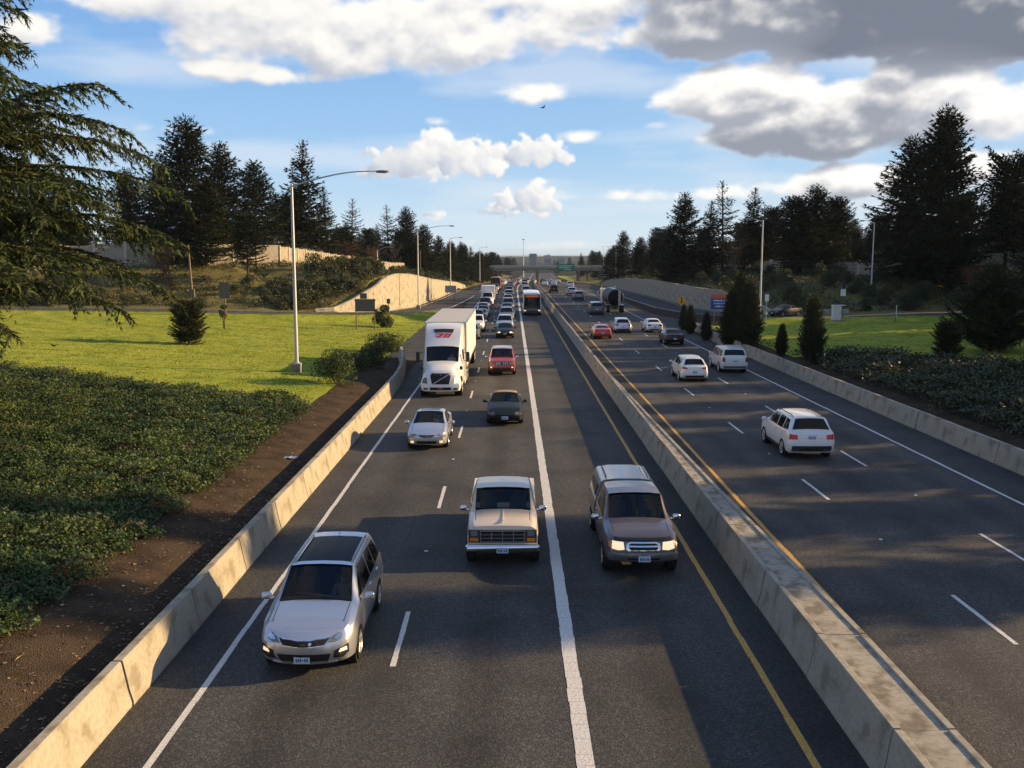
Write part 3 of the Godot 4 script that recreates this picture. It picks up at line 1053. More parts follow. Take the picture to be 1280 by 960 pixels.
# A deodar: long level boughs whose drooping branchlets carry tufts of needles.
func deodar(o: Dictionary) -> Array:
	rng.seed = o.seed
	var wood := Buf.new()
	var leaf := Buf.new()
	leaf.colored = true
	var h: float = o.height
	limb(wood, [Vector3(0, -0.5, 0), Vector3(0.1, h * 0.4, 0), Vector3(0, h * 0.8, 0.1), Vector3(0, h, 0)], 0.5, 0.05, 9)
	var y: float = o.from
	var turn := 0.0
	while y < h - 0.5:
		var t: float = (y - o.from) / (h - o.from)
		var outline: float = lerpf(o.radius * 0.90, o.radius, sin(clampf(t / 0.4, 0.0, 1.0) * PI)) if y < 11.6 else o.radius * 0.60 * pow(1.0 - (y - 11.6) / (h - 11.6) * 0.97, 0.6) + 0.4
		for k in 8:
			turn += 2.4 + rf(-0.3, 0.3)
			var out := Vector3(cos(turn), 0, sin(turn))
			var across := Vector3(-out.z, 0, out.x)
			var len_ := outline * rf(0.70, 1.06)
			var tilt := lerpf(0.17, 0.60, t) + rf(-0.10, 0.16)
			var bend := rf(-0.12, 0.12)
			var fall := rf(0.16, 0.30)
			var root := Vector3(0, y + rf(-0.35, 0.35), 0)
			var pos := func(f: float) -> Vector3:
				return root + (out * cos(tilt) + Vector3.UP * sin(tilt)) * len_ * f + across * (bend * len_ * f * f) + Vector3.UP * (-len_ * fall * f * f * f)
			var line := []
			for q in 7: line.append(pos.call(q / 6.0))
			limb(wood, line, 0.03 + len_ * 0.009, 0.012, 5)
			var f := 0.16
			var flip := 1.0
			while f < 1.0:
				flip = -flip
				var p: Vector3 = pos.call(f)
				var tang: Vector3 = (pos.call(f + 0.02) - p).normalized()
				var sl := (0.55 + 0.19 * len_ * (1.0 - f * 0.7)) * rf(0.55, 1.2)
				var dirn := (tang * rf(0.5, 1.0) + across * flip * rf(0.55, 1.1) + Vector3.UP * rf(-0.1, 0.12)).normalized()
				var hang := rf(0.35, 0.85)
				var g := 0.0
				var dead := rng.randf() < 0.04
				while g < sl:
					var q := p + dirn * g + Vector3.DOWN * (hang * g * g / maxf(sl, 0.5) * 0.9)
					var dq := (dirn + Vector3.DOWN * (1.7 * hang * g / maxf(sl, 0.5))).normalized()
					var tone := rf(0.6, 1.35)
					for s in 6:
						var e := (dq * rf(0.3, 1.2) + Vector3(rf(-0.7, 0.7), rf(-0.85, 0.4), rf(-0.7, 0.7))).normalized()
						var l := rf(0.15, 0.32)
						var w := e.cross(Vector3(rf(-1, 1), rf(-1, 1), 1.0)).normalized() * rf(0.014, 0.028)
						leaf_tri(leaf, q, e * l, w, Color(0.066 * tone, 0.084 * tone, 0.030 * tone) if not dead else Color(0.11 * tone, 0.08 * tone, 0.042 * tone))
					if g < sl * 0.8 and rng.randf() < 0.95:   # the denser inner needles, as short sprays
						var e := (dq * rf(0.4, 1.0) + Vector3(rf(-0.6, 0.6), rf(-0.6, 0.2), rf(-0.6, 0.6))).normalized()
						var l := rf(0.32, 0.60)
						var w := e.cross(Vector3(rf(-1, 1), rf(-0.4, 1), rf(-1, 1))).normalized() * rf(0.045, 0.085)
						leaf_tri(leaf, q, e * l, w, Color(0.056 * tone, 0.074 * tone, 0.027 * tone))
					g += rf(0.13, 0.19)
				f += 0.20 / maxf(len_, 0.8)
		y += 0.60 * lerpf(1.0, 0.8, t)
	return [wood.mesh(60.0), leaf.mesh()]


# Leafy shrubs and small trees: leaves through a lumpy volume on branching stems.
func bush(o: Dictionary) -> Array:
	rng.seed = o.seed
	var wood := Buf.new()
	var leaf := Buf.new()
	leaf.colored = true
	var r: float = o.radius
	var h: float = o.height
	var base: float = o.get("from", 0.0)
	var lobes := []
	for k in int(o.get("lobes", 9)):
		var a := rf(0.0, TAU)
		var u := sqrt(rng.randf()) * 0.62
		var v := rf(0.18, 0.82)
		var taper: float = lerpf(1.0, o.get("top", 0.7), v)
		lobes.append([Vector3(cos(a) * u * r * taper, base + v * (h - base), sin(a) * u * r * taper), rf(0.34, 0.52) * r * lerpf(1.0, taper, 0.7)])
		limb(wood, [Vector3(rf(-0.1, 0.1), -0.1, rf(-0.1, 0.1)) * r, Vector3(cos(a) * u * r * 0.4, (base + v * (h - base)) * 0.5, sin(a) * u * r * 0.4), lobes[-1][0]], 0.02 + 0.014 * r, 0.01, 4)
	var size: float = o.get("leaf", 0.10)
	var col: Color = o.col
	for k in int(o.get("count", 1600)):
		var l: Array = lobes[rng.randi() % lobes.size()]
		var n := Vector3(rng.randfn(), rng.randfn(), rng.randfn()).normalized()
		var p: Vector3 = l[0] + n * l[1] * Vector3(1, 0.85, 1) * pow(rng.randf(), 0.22)
		if p.y < 0.02: p.y = rf(0.02, 0.2)
		var dirn := (n * 0.6 + Vector3(rf(-1, 1), rf(-0.8, 0.8), rf(-1, 1))).normalized()
		var w: Vector3 = dirn.cross(Vector3(rf(-1, 1), rf(-0.3, 1), rf(-1, 1))).normalized() * size * o.get("wide", 0.33) * rf(0.7, 1.2)
		var tone := rf(0.6, 1.35)
		var c := Color(col.r * tone, col.g * tone, col.b * tone)
		if rng.randf() < o.get("pale", 0.0): c = Color(0.30, 0.31, 0.22) * rf(0.6, 1.1)
		var q := dirn * size * rf(0.8, 1.4)
		leaf_tri(leaf, p, q * 0.5, w, c)
		leaf_tri(leaf, p + q * 0.5 * 0.02, -q * 0.5, w, c)
	return [wood.mesh(60.0), leaf.mesh()]


# Leafless crowns: forks of twigs.
func bare(o: Dictionary) -> Array:
	rng.seed = o.seed
	var wood := Buf.new()
	var twig := Buf.new()
	var grow := func(me: Callable, p: Vector3, dirn: Vector3, len_: float, r: float, left: int) -> void:
		var q := p + dirn * len_ * 0.5 + Vector3(rf(-0.05, 0.05), 0, rf(-0.05, 0.05)) * len_
		var e := p + dirn * len_
		if left > 1: limb(wood, [p, q, e], r, r * 0.65, 4)
		else:
			var w := dirn.cross(Vector3(rf(-1, 1), 0.3, rf(-1, 1))).normalized() * r
			twig.tri(p - w, p + w, e)
		if left == 0: return
		for k in (4 if left > 1 else int(o.get("twigs", 6))):
			var nd: Vector3 = (dirn + Vector3(rf(-1, 1), rf(-0.35, 0.75), rf(-1, 1)) * o.get("spread", 0.75)).normalized()
			me.call(me, p.lerp(e, rf(0.35, 1.0)), nd, len_ * rf(0.55, 0.8), r * 0.5, left - 1)
	for k in int(o.get("stems", 1)):
		grow.call(grow, Vector3(rf(-0.2, 0.2), -0.1, rf(-0.2, 0.2)), Vector3(rf(-0.25, 0.25), 1, rf(-0.25, 0.25)).normalized(), o.height * 0.42, o.height * 0.012, 4)
	return [wood.mesh(60.0), twig.mesh()]


func plant(made: Array, called: String, at: Vector3, label: String, category: String, group: String, size := 1.0, turn := 0.0, wood := "bark", leaf := "needle") -> Node3D:
	var t := thing(called, at, label, category, group, turn)
	t.scale = Vector3.ONE * size
	part("trunk" if category == "tree" else "stem", made[0], M[wood], t)
	part("crown" if category == "tree" else "foliage", made[1], M[leaf], t)
	return t


func stand(x: float, d: float, sink := 0.0) -> Vector3: return Vector3(x, gh(x, d) - sink, -d)


func build_trees() -> void:
	var deo := deodar({"seed": 3, "height": 30.0, "radius": 11.0, "from": 4.5})
	plant(deo, "cedar_tree", stand(-25.0, 39.0), "great drooping cedar filling the left edge of the picture", "tree", "")
	print("deodar ", Time.get_ticks_msec())
	var dark := Color(0.028, 0.037, 0.018)
	var F := []   # variants of fir, all about 20 m
	for k in 5:
		F.append(conifer({"seed": 20 + k, "height": 20.0, "radius": [4.4, 5.4, 3.7, 5.9, 4.2][k], "from": [1.6, 1.2, 2.2, 1.0, 2.5][k], "droop": [0.35, 0.2, 0.45, 0.25, 0.3][k], "lift": 0.75, "col": dark * [1.0, 0.95, 1.05, 1.0, 0.9][k], "shape": [0.75, 0.62, 0.85, 0.55, 0.7][k], "ragged": [0.35, 0.3, 0.4, 0.28, 0.4][k], "step": 0.55, "blades": 3, "spray": 0.62, "whorl": 0.5, "gaps": 0.08}))
	var round_ := conifer({"seed": 31, "height": 17.0, "radius": 4.0, "from": 2.0, "droop": 0.1, "lift": 0.9, "col": Color(0.032, 0.040, 0.019), "round": 1.0, "ragged": 0.3, "step": 0.55, "blades": 3, "spray": 0.6, "whorl": 0.55})
	var pine := conifer({"seed": 33, "height": 17.0, "radius": 4.3, "from": 5.0, "droop": -0.15, "lift": 0.9, "col": Color(0.029, 0.037, 0.021), "round": 1.0, "ragged": 0.5, "step": 0.4, "blades": 4, "spray": 0.5, "whorl": 0.6, "arms": 6, "gaps": 0.18, "trunk": 0.24})
	var open_ := conifer({"seed": 35, "height": 15.0, "radius": 3.2, "from": 2.0, "droop": 0.15, "lift": 0.6, "col": dark, "shape": 0.8, "ragged": 0.5, "step": 0.5, "blades": 3, "spray": 0.5, "whorl": 0.58, "arms": 6, "gaps": 0.14})
	var big := conifer({"seed": 37, "height": 24.0, "radius": 6.4, "from": 1.5, "droop": 0.25, "lift": 0.8, "col": Color(0.029, 0.035, 0.018), "shape": 0.55, "ragged": 0.32, "step": 0.6, "blades": 3, "spray": 0.72, "whorl": 0.5, "arms": 7})
	print("firs ", Time.get_ticks_msec())
	# x in the picture, distance, height, variant, words that single it out
	var made := {"f0": F[0], "f1": F[1], "f2": F[2], "f3": F[3], "f4": F[4], "round": round_, "pine": pine, "open": open_, "big": big}
	var full := {"f0": 20.0, "f1": 20.0, "f2": 20.0, "f3": 20.0, "f4": 20.0, "round": 17.0, "pine": 17.0, "open": 15.0, "big": 24.0}
	var rows := [
		[170, 150, 14.5, "f3", "dark fir half hidden behind the drooping cedar", "firs above the sunny lawn"],
		[238, 140, 21.0, "f3", "broad tall fir with upswept boughs, tallest beside the cedar", "firs above the sunny lawn"],
		[206, 152, 15.0, "f1", "dark fir between the cedar and the broad tall fir", "firs above the sunny lawn"],
		[286, 147, 18.5, "f1", "dark fir behind the lawn signpost, second tall one from the cedar", "firs above the sunny lawn"],
		[325, 160, 17.6, "f3", "dense dark fir just left of the near lamp post", "firs above the sunny lawn"],
		[352, 172, 14.0, "f1", "shorter dark fir directly behind the near lamp post", "firs above the sunny lawn"],
		[381, 172, 23.2, "f0", "tall pointed fir rising just right of the near lamp post", "firs above the sunny lawn"],
		[372, 180, 14.0, "round", "rounded evergreen at the foot of the tall pointed fir", "firs above the sunny lawn"],
		[411, 188, 16.6, "f2", "slim fir under the near lamp arm, left of the open fir", "firs above the sunny lawn"],
		[443, 200, 15.0, "open", "small open fir standing alone under the near lamp head", "firs above the sunny lawn"],
		[262, 136, 11.5, "round", "bushy evergreen in front of the tall firs above the slope", "firs above the sunny lawn"],
		[313, 130, 9.0, "pine", "small pine with bare trunk leaning on the slope by the wall", "firs above the sunny lawn"],
		[430, 206, 9.0, "round", "low dark evergreen behind the sound wall, left of the open fir", "firs above the sunny lawn"],
		[462, 222, 9.5, "round", "low dark evergreen behind the sound wall, right of the open fir", "firs above the sunny lawn"],
		[396, 184, 10.0, "round", "low dark evergreen behind the sound wall below the slim fir", "firs above the sunny lawn"],
		[488, 256, 17.0, "open", "left outermost fir of the clump beyond the sound wall end", "firs beyond the sound wall"],
		[512, 258, 18.0, "f1", "middle fir of the clump beyond the sound wall end", "firs beyond the sound wall"],
		[532, 252, 14.5, "f3", "broad fir beside the second lamp post", "firs beyond the sound wall"],
		[503, 252, 11.0, "round", "rounded evergreen below the fir clump by the sound wall end", "firs beyond the sound wall"],
		[549, 265, 13.0, "f1", "fir just right of the second lamp post", "firs beyond the sound wall"],
		[564, 285, 12.5, "f3", "fir behind the third lamp post on the sunny side", "firs beyond the sound wall"],
		[578, 310, 13.2, "f1", "fir right of the third lamp post on the sunny side", "firs beyond the sound wall"],
		[591, 335, 13.0, "f0", "pointed fir before the overpass on the sunny side", "firs beyond the sound wall"],
		[600, 380, 12.5, "f3", "fir above the overpass sign on the sunny side", "firs beyond the sound wall"],
		[609, 430, 13.0, "f1", "fir at the near end of the overpass on the sunny side", "firs beyond the sound wall"],
		[617, 520, 14.0, "round", "rounded tree just beyond the overpass on the sunny side", "firs beyond the sound wall"],
		[624, 600, 13.0, "f3", "farthest fir of the sunny side row beyond the overpass", "firs beyond the sound wall"],
		[855, 178, 16.5, "f1", "dense fir beside the lamp head over the exit ramp", "firs on the shaded hillside"],
		[838, 190, 11.0, "f3", "lower fir at the road end of the shaded hillside group", "firs on the shaded hillside"],
		[884, 188, 15.0, "f0", "fir right of the dense fir above the diamond sign", "firs on the shaded hillside"],
		[902, 184, 18.0, "open", "tall open fir with sky through it above the blue sign", "firs on the shaded hillside"],
		[938, 180, 16.3, "f0", "pointed fir behind the exit ramp lamp post", "firs on the shaded hillside"],
		[962, 176, 12.0, "pine", "small pine right of the exit ramp lamp post", "firs on the shaded hillside"],
		[990, 163, 13.0, "round", "rounded evergreen left of the broad fir over the grass", "firs on the shaded hillside"],
		[1012, 160, 15.2, "f3", "broad fir over the shaded grass, between two rounded evergreens", "firs on the shaded hillside"],
		[1040, 165, 13.0, "round", "rounded evergreen right of the broad fir over the grass", "firs on the shaded hillside"],
		[1086, 170, 10.5, "f2", "slim short fir behind the cabinet lamp post", "firs on the shaded hillside"],
		[1068, 172, 8.5, "f1", "short fir left of the cabinet lamp post", "firs on the shaded hillside"],
		[1168, 135, 24.0, "big", "huge dark fir, tallest tree on the shaded side", "firs on the shaded hillside"],
		[1128, 140, 20.0, "f3", "dark fir merging with the left side of the huge fir", "firs on the shaded hillside"],
		[1195, 128, 13.0, "round", "rounded evergreen before the foot of the huge fir", "firs on the shaded hillside"],
		[1252, 132, 17.5, "pine", "round topped pine with bare trunk at the right edge", "firs on the shaded hillside"],
		[1290, 126, 12.0, "round", "dark evergreen cut by the right edge of the picture", "firs on the shaded hillside"],
		[800, 245, 10.5, "f3", "fir behind the far lamp on the shaded side", "firs on the shaded hillside"],
		[779, 265, 13.5, "f1", "pointed fir standing above the right overpass end", "firs on the shaded hillside"],
		[819, 215, 9.0, "round", "rounded evergreen left of the lamp head over the exit ramp", "firs on the shaded hillside"],
		[762, 330, 12.0, "f3", "fir by the lamp post at the right overpass end", "firs on the shaded hillside"],
		[727, 600, 15.0, "f0", "small distant fir above the green overpass sign", "firs on the shaded hillside"],
		[745, 520, 14.0, "f3", "distant fir beyond the overpass, right of the green sign", "firs on the shaded hillside"],
	]
	for q in rows:
		var x: float = (q[0] - 641.0) / 1200.0 * q[1]
		rng.seed = int(q[0])
		var tree := plant(made[q[3]], "fir_tree" if q[3] != "pine" else "pine_tree", stand(x, q[1], 0.2), q[4], "tree", q[5], q[2] / full[q[3]], rf(0.0, TAU))
		var wide := 1.32 if q[3] != "big" else 1.12
		tree.scale *= Vector3(wide, 1.0, wide)
	# firs past the right edge of the picture: their shadows lie across the lanes
	for q in [[44.0, 28.2, 20.5, "f3"], [46.0, 34.6, 21.0, "f3"], [50.0, 40.0, 13.4, "f3"], [53.0, 44.4, 13.8, "f1"], [50.0, 48.8, 14.0, "f3"], [53.0, 53.2, 14.5, "f1"], [50.0, 57.6, 14.1, "f3"], [53.0, 65.0, 14.6, "f1"], [50.0, 69.4, 12.5, "f3"], [53.0, 73.8, 13.7, "f1"], [50.0, 78.2, 15.0, "f3"], [53.0, 82.6, 14.3, "f1"], [50.7, 87.0, 15.1, "f3"], [53.2, 94.4, 13.1, "f1"], [57.3, 98.8, 14.2, "f3"], [59.8, 103.2, 13.7, "f1"], [62.3, 107.6, 14.6, "f3"], [38.0, 40.5, 6.5, "f4"], [37.0, 46.0, 5.5, "f4"], [69.0, 110.0, 15.0, "f3"], [73.0, 117.0, 16.0, "f3"], [77.0, 123.0, 17.0, "f1"], [83.0, 128.0, 18.0, "f3"], [88.0, 135.0, 18.0, "f3"], [90.0, 144.0, 19.0, "f3"], [47.5, 28.9, 20.0, "f1"], [49.0, 35.2, 20.5, "f1"], [76.0, 108.0, 16.0, "f3"], [82.0, 116.0, 17.0, "f1"], [96.0, 126.0, 19.0, "f3"], [100.0, 138.0, 19.0, "f1"], [104.0, 152.0, 20.0, "f3"], [98.0, 162.0, 19.0, "f3"]]:
		plant(made[q[3]], "fir_tree", stand(q[0], q[1], 0.2), "fir outside the picture on the right, shading lanes and grass", "tree", "firs past the right edge", q[2] / full[q[3]], q[0]).scale *= Vector3(1.25, 1.0, 1.25) if q[2] < 16.0 else Vector3(0.62, 1.0, 0.62)
	# woods behind the crests and along the horizon read as one mass
	rng.seed = 300
	var wood_at := [[], [], [], []]
	for k in 620:
		var kind_ := k % 4
		var px := 0.0
		var pd := 0.0
		if k < 130:
			pd = rf(160.0, 300.0)
			px = -rf(44.0, 60.0 + pd * 0.30) if k % 2 else rf(58.0, 80.0 + pd * 0.35)
		elif k < 330:
			pd = rf(300.0, 860.0)
			px = cx(pd) + (-rf(26.0, 60.0 + pd * 0.2) if k % 2 else rf(44.0, 90.0 + pd * 0.25))
			if absf(pd - 485.0) < 14.0: continue
		else:
			pd = rf(900.0, 2250.0)
			px = rf(-0.45, 0.5) * pd
			if absf(px - cx(pd)) < 26.0: continue
		var y := gh(px, pd) - 0.5 if pd < 860.0 else -16.5
		var hgt := rf(9.0, 15.0) if pd < 860.0 else rf(14.0, 23.0)
		if pd > 300.0 and pd < 860.0: hgt = rf(10.0, 17.0)
		wood_at[kind_].append(Transform3D(Basis(Vector3.UP, rf(0, TAU)).scaled(Vector3(1.25, 1.0, 1.25) * hgt / [20.0, 20.0, 17.0, 20.0][kind_]), Vector3(px, y, -pd)))
	for k in 4:
		var cc := []
		for q in wood_at[k]: cc.append(Color(1, 1, 1) * rf(0.8, 1.2))
		scatter("woods", [F[3], F[1], round_, F[4]][k][1], M.needle, wood_at[k], cc, "distant evergreen woods behind the crests and along the horizon", "woods")
	# leafless trees
	var red := bare({"seed": 51, "height": 7.0, "stems": 4, "spread": 0.8, "twigs": 9})
	var grey := bare({"seed": 53, "height": 10.0, "stems": 2, "spread": 0.75, "twigs": 8})
	for q in [[212, 128, 6.5, red, "twig", "leafless reddish tree at the edge of the cedar by the house"], [400, 181, 6.0, red, "twig", "leafless reddish thicket over the sound wall, right of the near lamp post"], [440, 198, 7.5, red, "twig", "leafless reddish tree below the open fir"], [425, 192, 5.5, red, "twig", "low leafless reddish shrub over the sound wall"], [494, 246, 9.5, grey, "twig_grey", "leafless brown tree before the fir clump by the sound wall end"], [468, 216, 7.0, red, "twig", "leafless reddish tree over the middle of the sound wall"], [915, 172, 9.5, grey, "twig_grey", "leafless brown tree between the firs above the blue sign"], [1215, 122, 6.5, red, "twig", "leafless dark thicket on the shaded slope by the right edge"], [1250, 112, 6.0, red, "twig", "leafless thicket below the round topped pine"], [795, 280, 10.0, grey, "twig_grey", "leafless tree left of the far lamp on the shaded side"], [760, 400, 12.0, grey, "twig_grey", "leafless tree over the right overpass end"], [735, 480, 12.0, grey, "twig_grey", "leafless tree beyond the green overpass sign"], [340, 168, 5.0, red, "twig", "leafless thicket by the grey roof behind the near lamp post"]]:
		var x: float = (q[0] - 641.0) / 1200.0 * q[1]
		var t := plant(q[3], "bare_tree", stand(x, q[1], 0.1), q[5], "tree", "leafless trees", q[2] / (7.0 if q[3] == red else 10.0), float(q[0]), q[4], q[4])


# ---------------------------------------------------------------- shrubs, ivy, grass

func scatter(called: String, m: Mesh, material: Material, places: Array, cols: Array, label: String, category: String) -> void:
	var mm := MultiMesh.new()
	mm.transform_format = MultiMesh.TRANSFORM_3D
	mm.use_colors = true
	mm.mesh = m
	mm.instance_count = places.size()
	for k in places.size():
		mm.set_instance_transform(k, places[k])
		mm.set_instance_color(k, cols[k])
	var o := MultiMeshInstance3D.new()
	o.name = numbered(called)
	o.multimesh = mm
	o.material_override = material
	add_child(o, true)
	tag(o, label, category, "", "stuff")


func ivy_clump(seed_: int, n: int, spread: float, leaf: float) -> ArrayMesh:
	rng.seed = seed_
	var b := Buf.new()
	b.colored = true
	for k in n:
		var p := Vector3(rf(-1, 1) * spread, rf(0.0, 1.0) * spread * 0.9, rf(-1, 1) * spread)
		var nrm := Vector3(rf(-0.8, 0.8), rf(0.35, 1.0), rf(-0.8, 0.8)).normalized()
		var a := nrm.cross(Vector3(rf(-1, 1), rf(-0.2, 0.2), rf(-1, 1))).normalized() * leaf * rf(0.7, 1.3)
		var s := nrm.cross(a) * 0.85
		b.col = Color(1, 1, 1) * rf(0.65, 1.35)
		b.col = Color(b.col.r * rf(0.85, 1.15), b.col.g, b.col.b * rf(0.8, 1.1))
		b.tri(p - a * 0.8, p + s * 0.75 - nrm * leaf * 0.2, p + a)
		b.tri(p - a * 0.8, p + a, p - s * 0.75 - nrm * leaf * 0.2)
	return b.mesh()


func build_plants() -> void:
	# ivy
	var clump := [ivy_clump(1, 24, 0.21, 0.040), ivy_clump(2, 20, 0.22, 0.050)]
	rng.seed = 77
	var put := [[], []]
	var col := [[], []]
	var n := 0
	var d := 6.0
	while d < 66.0:
		var x := -9.2
		while x > -46.0 and x > -(d + 6.0) * 0.62 - 8.0:
			var px := x + rf(-0.12, 0.12)
			var pd := d + rf(-0.12, 0.12)
			var front := -9.75 + 0.75 * nz.get_noise_2d(pd * 14.0, 30.0) + 0.25 * nz.get_noise_2d(pd * 60.0, 60.0)
			var back := lawn_l(px) - 0.3 + 0.9 * nz.get_noise_2d(px * 16.0, 90.0)
			var step := 0.15 + maxf(0.0, d - 25.0) * 0.0022
			if px < front and pd < back:
				var mound := 0.18 + 0.5 * maxf(0.0, nz.get_noise_2d(px * 9.0, pd * 9.0)) + 0.34 * nz.get_noise_2d(px * 34.0 + 9.0, pd * 34.0)
				mound *= smoothstep(0.0, 0.8, front - px)
				var t := Transform3D(Basis(Vector3.UP, rf(0, TAU)).scaled(Vector3.ONE * rf(0.8, 1.25) * (1.0 + maxf(0.0, d - 25.0) * 0.011)), Vector3(px, gh(px, pd) + maxf(mound, 0.0), -pd))
				var k := rng.randi() % 2
				put[k].append(t)
				var g := nz.get_noise_2d(px * 5.0 + 50.0, pd * 5.0)
				var c := Color(0.042, 0.072, 0.018).lerp(Color(0.085, 0.115, 0.028), clampf(0.4 + g * 1.8, 0.0, 1.0)) * rf(0.6, 1.5)
				if rng.randf() < 0.05 + 0.2 * maxf(0.0, nz.get_noise_2d(px * 11.0 - 80.0, pd * 11.0)): c = Color(0.13, 0.10, 0.05) * rf(0.6, 1.2)
				if nz.get_noise_2d(px * 23.0 + 200.0, pd * 23.0) < -0.33 and rng.randf() < 0.6:
					put[k].pop_back()
					x -= step
					continue
				col[k].append(c)
			x -= step
		d += 0.15 + maxf(0.0, d - 25.0) * 0.0022
	print("ivy ", put[0].size() * 2)
	for k in 2:
		scatter("ivy", clump[k], M.leaf, put[k], col[k], "dense green ivy covering the bed between dirt strip and lawn", "ivy")
	# low evergreen cover on the shaded side
	var low := [ivy_clump(3, 34, 0.46, 0.075), ivy_clump(4, 30, 0.52, 0.085)]
	put = [[], []]
	col = [[], []]
	for k in 17000:
		var px := rf(20.6, 58.0)
		var pd := rf(24.0, 84.0)
		var z := zone(px, pd)
		if z != "soil" and not (z == "mulch" and rng.randf() < 0.12): continue
		if px > pd * 0.62 + 6.0: continue
		var mound := 0.2 + 0.8 * maxf(0.0, nz.get_noise_2d(px * 7.0, pd * 7.0) + 0.25) * smoothstep(21.0, 23.5, px)
		var i := k % 2
		put[i].append(Transform3D(Basis(Vector3.UP, rf(0, TAU)).scaled(Vector3.ONE * rf(0.8, 1.3)), Vector3(px, gh(px, pd) + mound - 0.1, -pd)))
		col[i].append(Color(0.048, 0.058, 0.024) * rf(0.6, 1.35))
	for k in 2:
		scatter("ground_cover", low[k], M.leaf, put[k], col[k], "dark low evergreen cover behind the shaded barrier", "ground cover")
	# rough growth on both hillsides
	put = [[], []]
	col = [[], []]
	for k in 30000:
		var left := k % 3 > 0
		var px := rf(-75.0, -9.0) if left else rf(24.0, 90.0)
		var pd := rf(104.0, 330.0) if left else rf(108.0, 330.0)
		if pd > 200.0 and absf(px) > 45.0: continue
		if zone(px, pd) != "bank": continue
		var s := along(ramp_l, ramp_lh, Vector2(px, pd)).x if left else -along(ramp_r, ramp_rh, Vector2(px, pd)).x
		if s < 5.6: continue
		var g := nz.get_noise_2d(px * 2.2, pd * 2.2)
		if left and px < -27.0 and g < 0.10 and rng.randf() < 0.8: continue
		var i := k % 2
		put[i].append(Transform3D(Basis(Vector3.UP, rf(0, TAU)).scaled(Vector3.ONE * rf(0.7, 1.5) * (1.0 + pd * 0.003)), Vector3(px, gh(px, pd) - 0.05, -pd)))
		var c := Color(0.07, 0.082, 0.03).lerp(Color(0.11, 0.105, 0.045), clampf(0.5 + g * 2.0, 0.0, 1.0)) 
		col[i].append(c * rf(0.6, 1.3))
	for k in 2:
		scatter("undergrowth", low[k], M.leaf, put[k], col[k], "rough low undergrowth over the hillsides", "undergrowth")
	# grass tufts give the lawns their grain
	rng.seed = 90
	var tuft := Buf.new()
	tuft.colored = true
	for k in 9:
		var p := Vector3(rf(-0.16, 0.16), -0.01, rf(-0.16, 0.16))
		tuft.col = Color(1, 1, 1) * rf(0.7, 1.25)
		var lean := Vector3(rf(-0.07, 0.07), rf(0.03, 0.075), rf(-0.07, 0.07))
		var w := Vector3(rf(-1, 1), 0, rf(-1, 1)).normalized() * 0.02
		tuft.tri(p - w, p + w, p + lean)
	put = []
	col = []
	for k in 80000:
		var left := k % 4 != 0
		var px := rf(-75.0, -8.0) if left else rf(21.0, 75.0)
		var pd := rf(44.0, 140.0) if left else rf(30.0, 125.0)
		if absf(px) > pd * 0.60 + 4.0: continue
		if zone(px, pd) != "lawn": continue
		put.append(Transform3D(Basis(Vector3.UP, rf(0, TAU)).scaled(Vector3.ONE * rf(0.8, 1.5)), Vector3(px, gh(px, pd), -pd)))
		var g := nz.get_noise_2d(px * 3.0, pd * 3.0)
		var stripe := 0.5 + 0.5 * sin((Vector2(px + 12.0, pd - 128.0).length() + 1.5 * nz.get_noise_2d(px, pd)) * 2.1)
		col.append(Color(0.215, 0.26, 0.03).lerp(Color(0.41, 0.415, 0.064), clampf(0.15 + 0.65 * stripe + g * 1.0, 0.0, 1.0)) * rf(0.88, 1.12))
	scatter("grass", tuft.mesh(), M.leaf, put, col, "mown grass of the two lawns", "grass")
	# dead leaves and twigs on the bare soil
	var litter := Buf.new()
	litter.tri(Vector3(-0.03, 0.004, 0), Vector3(0.0, 0.012, 0.03), Vector3(0.035, 0.01, 0))
	litter.tri(Vector3(-0.03, 0.004, 0), Vector3(0.035, 0.01, 0), Vector3(0.0, 0.02, -0.03))
	put = []
	col = []
	for k in 3200:
		var pd := rf(8.0, 78.0) if k % 2 else rf(8.0, 34.0)
		var px := -7.5 - absf(rng.randfn()) * 1.4
		if zone(px, pd) != "mulch": continue
		var stick := rng.randf() < 0.18
		var sc := Vector3(rf(2.0, 7.0), 1.0, 0.25) if stick else Vector3.ONE * rf(0.6, 1.6)
		put.append(Transform3D(Basis(Vector3.UP, rf(0, TAU)) * Basis.from_scale(sc), Vector3(px, gh(px, pd) + 0.005, -pd)))
		col.append((Color(0.17, 0.115, 0.065) if rng.randf() < 0.88 else Color(0.34, 0.28, 0.19)) * rf(0.5, 1.2))
	var lm := mat("litter", Color(1, 1, 1), 0.95)
	lm.vertex_color_use_as_albedo = true
	scatter("leaf_litter", litter.mesh(), lm, put, col, "dead leaves and twigs on the bare soil strip", "litter")
	# shrubs that stand alone
	var dense := bush({"seed": 5, "radius": 1.5, "height": 1.6, "count": 5200, "leaf": 0.09, "col": Color(0.055, 0.080, 0.022), "lobes": 14, "top": 0.8})
	var dense2 := bush({"seed": 6, "radius": 1.6, "height": 1.2, "count": 4600, "leaf": 0.10, "col": Color(0.045, 0.064, 0.022), "lobes": 14, "top": 0.9})
	plant(dense, "shrub", stand(-10.0, 54.5), "rounded green shrub at the foot of the near lamp post", "shrub", "shrubs behind the sunny barrier", 1.15, 0.0, "twig_grey", "leaf")
	plant(dense2, "shrub", stand(-9.8, 65.5), "dark round shrub behind the barrier, between two others", "shrub", "shrubs behind the sunny barrier", 1.05, 1.0, "twig_grey", "leaf")
	plant(dense2, "shrub", stand(-10.2, 62.0), "low dark shrub between the lamp post shrub and the round shrub", "shrub", "shrubs behind the sunny barrier", 0.8, 2.0, "twig_grey", "leaf")
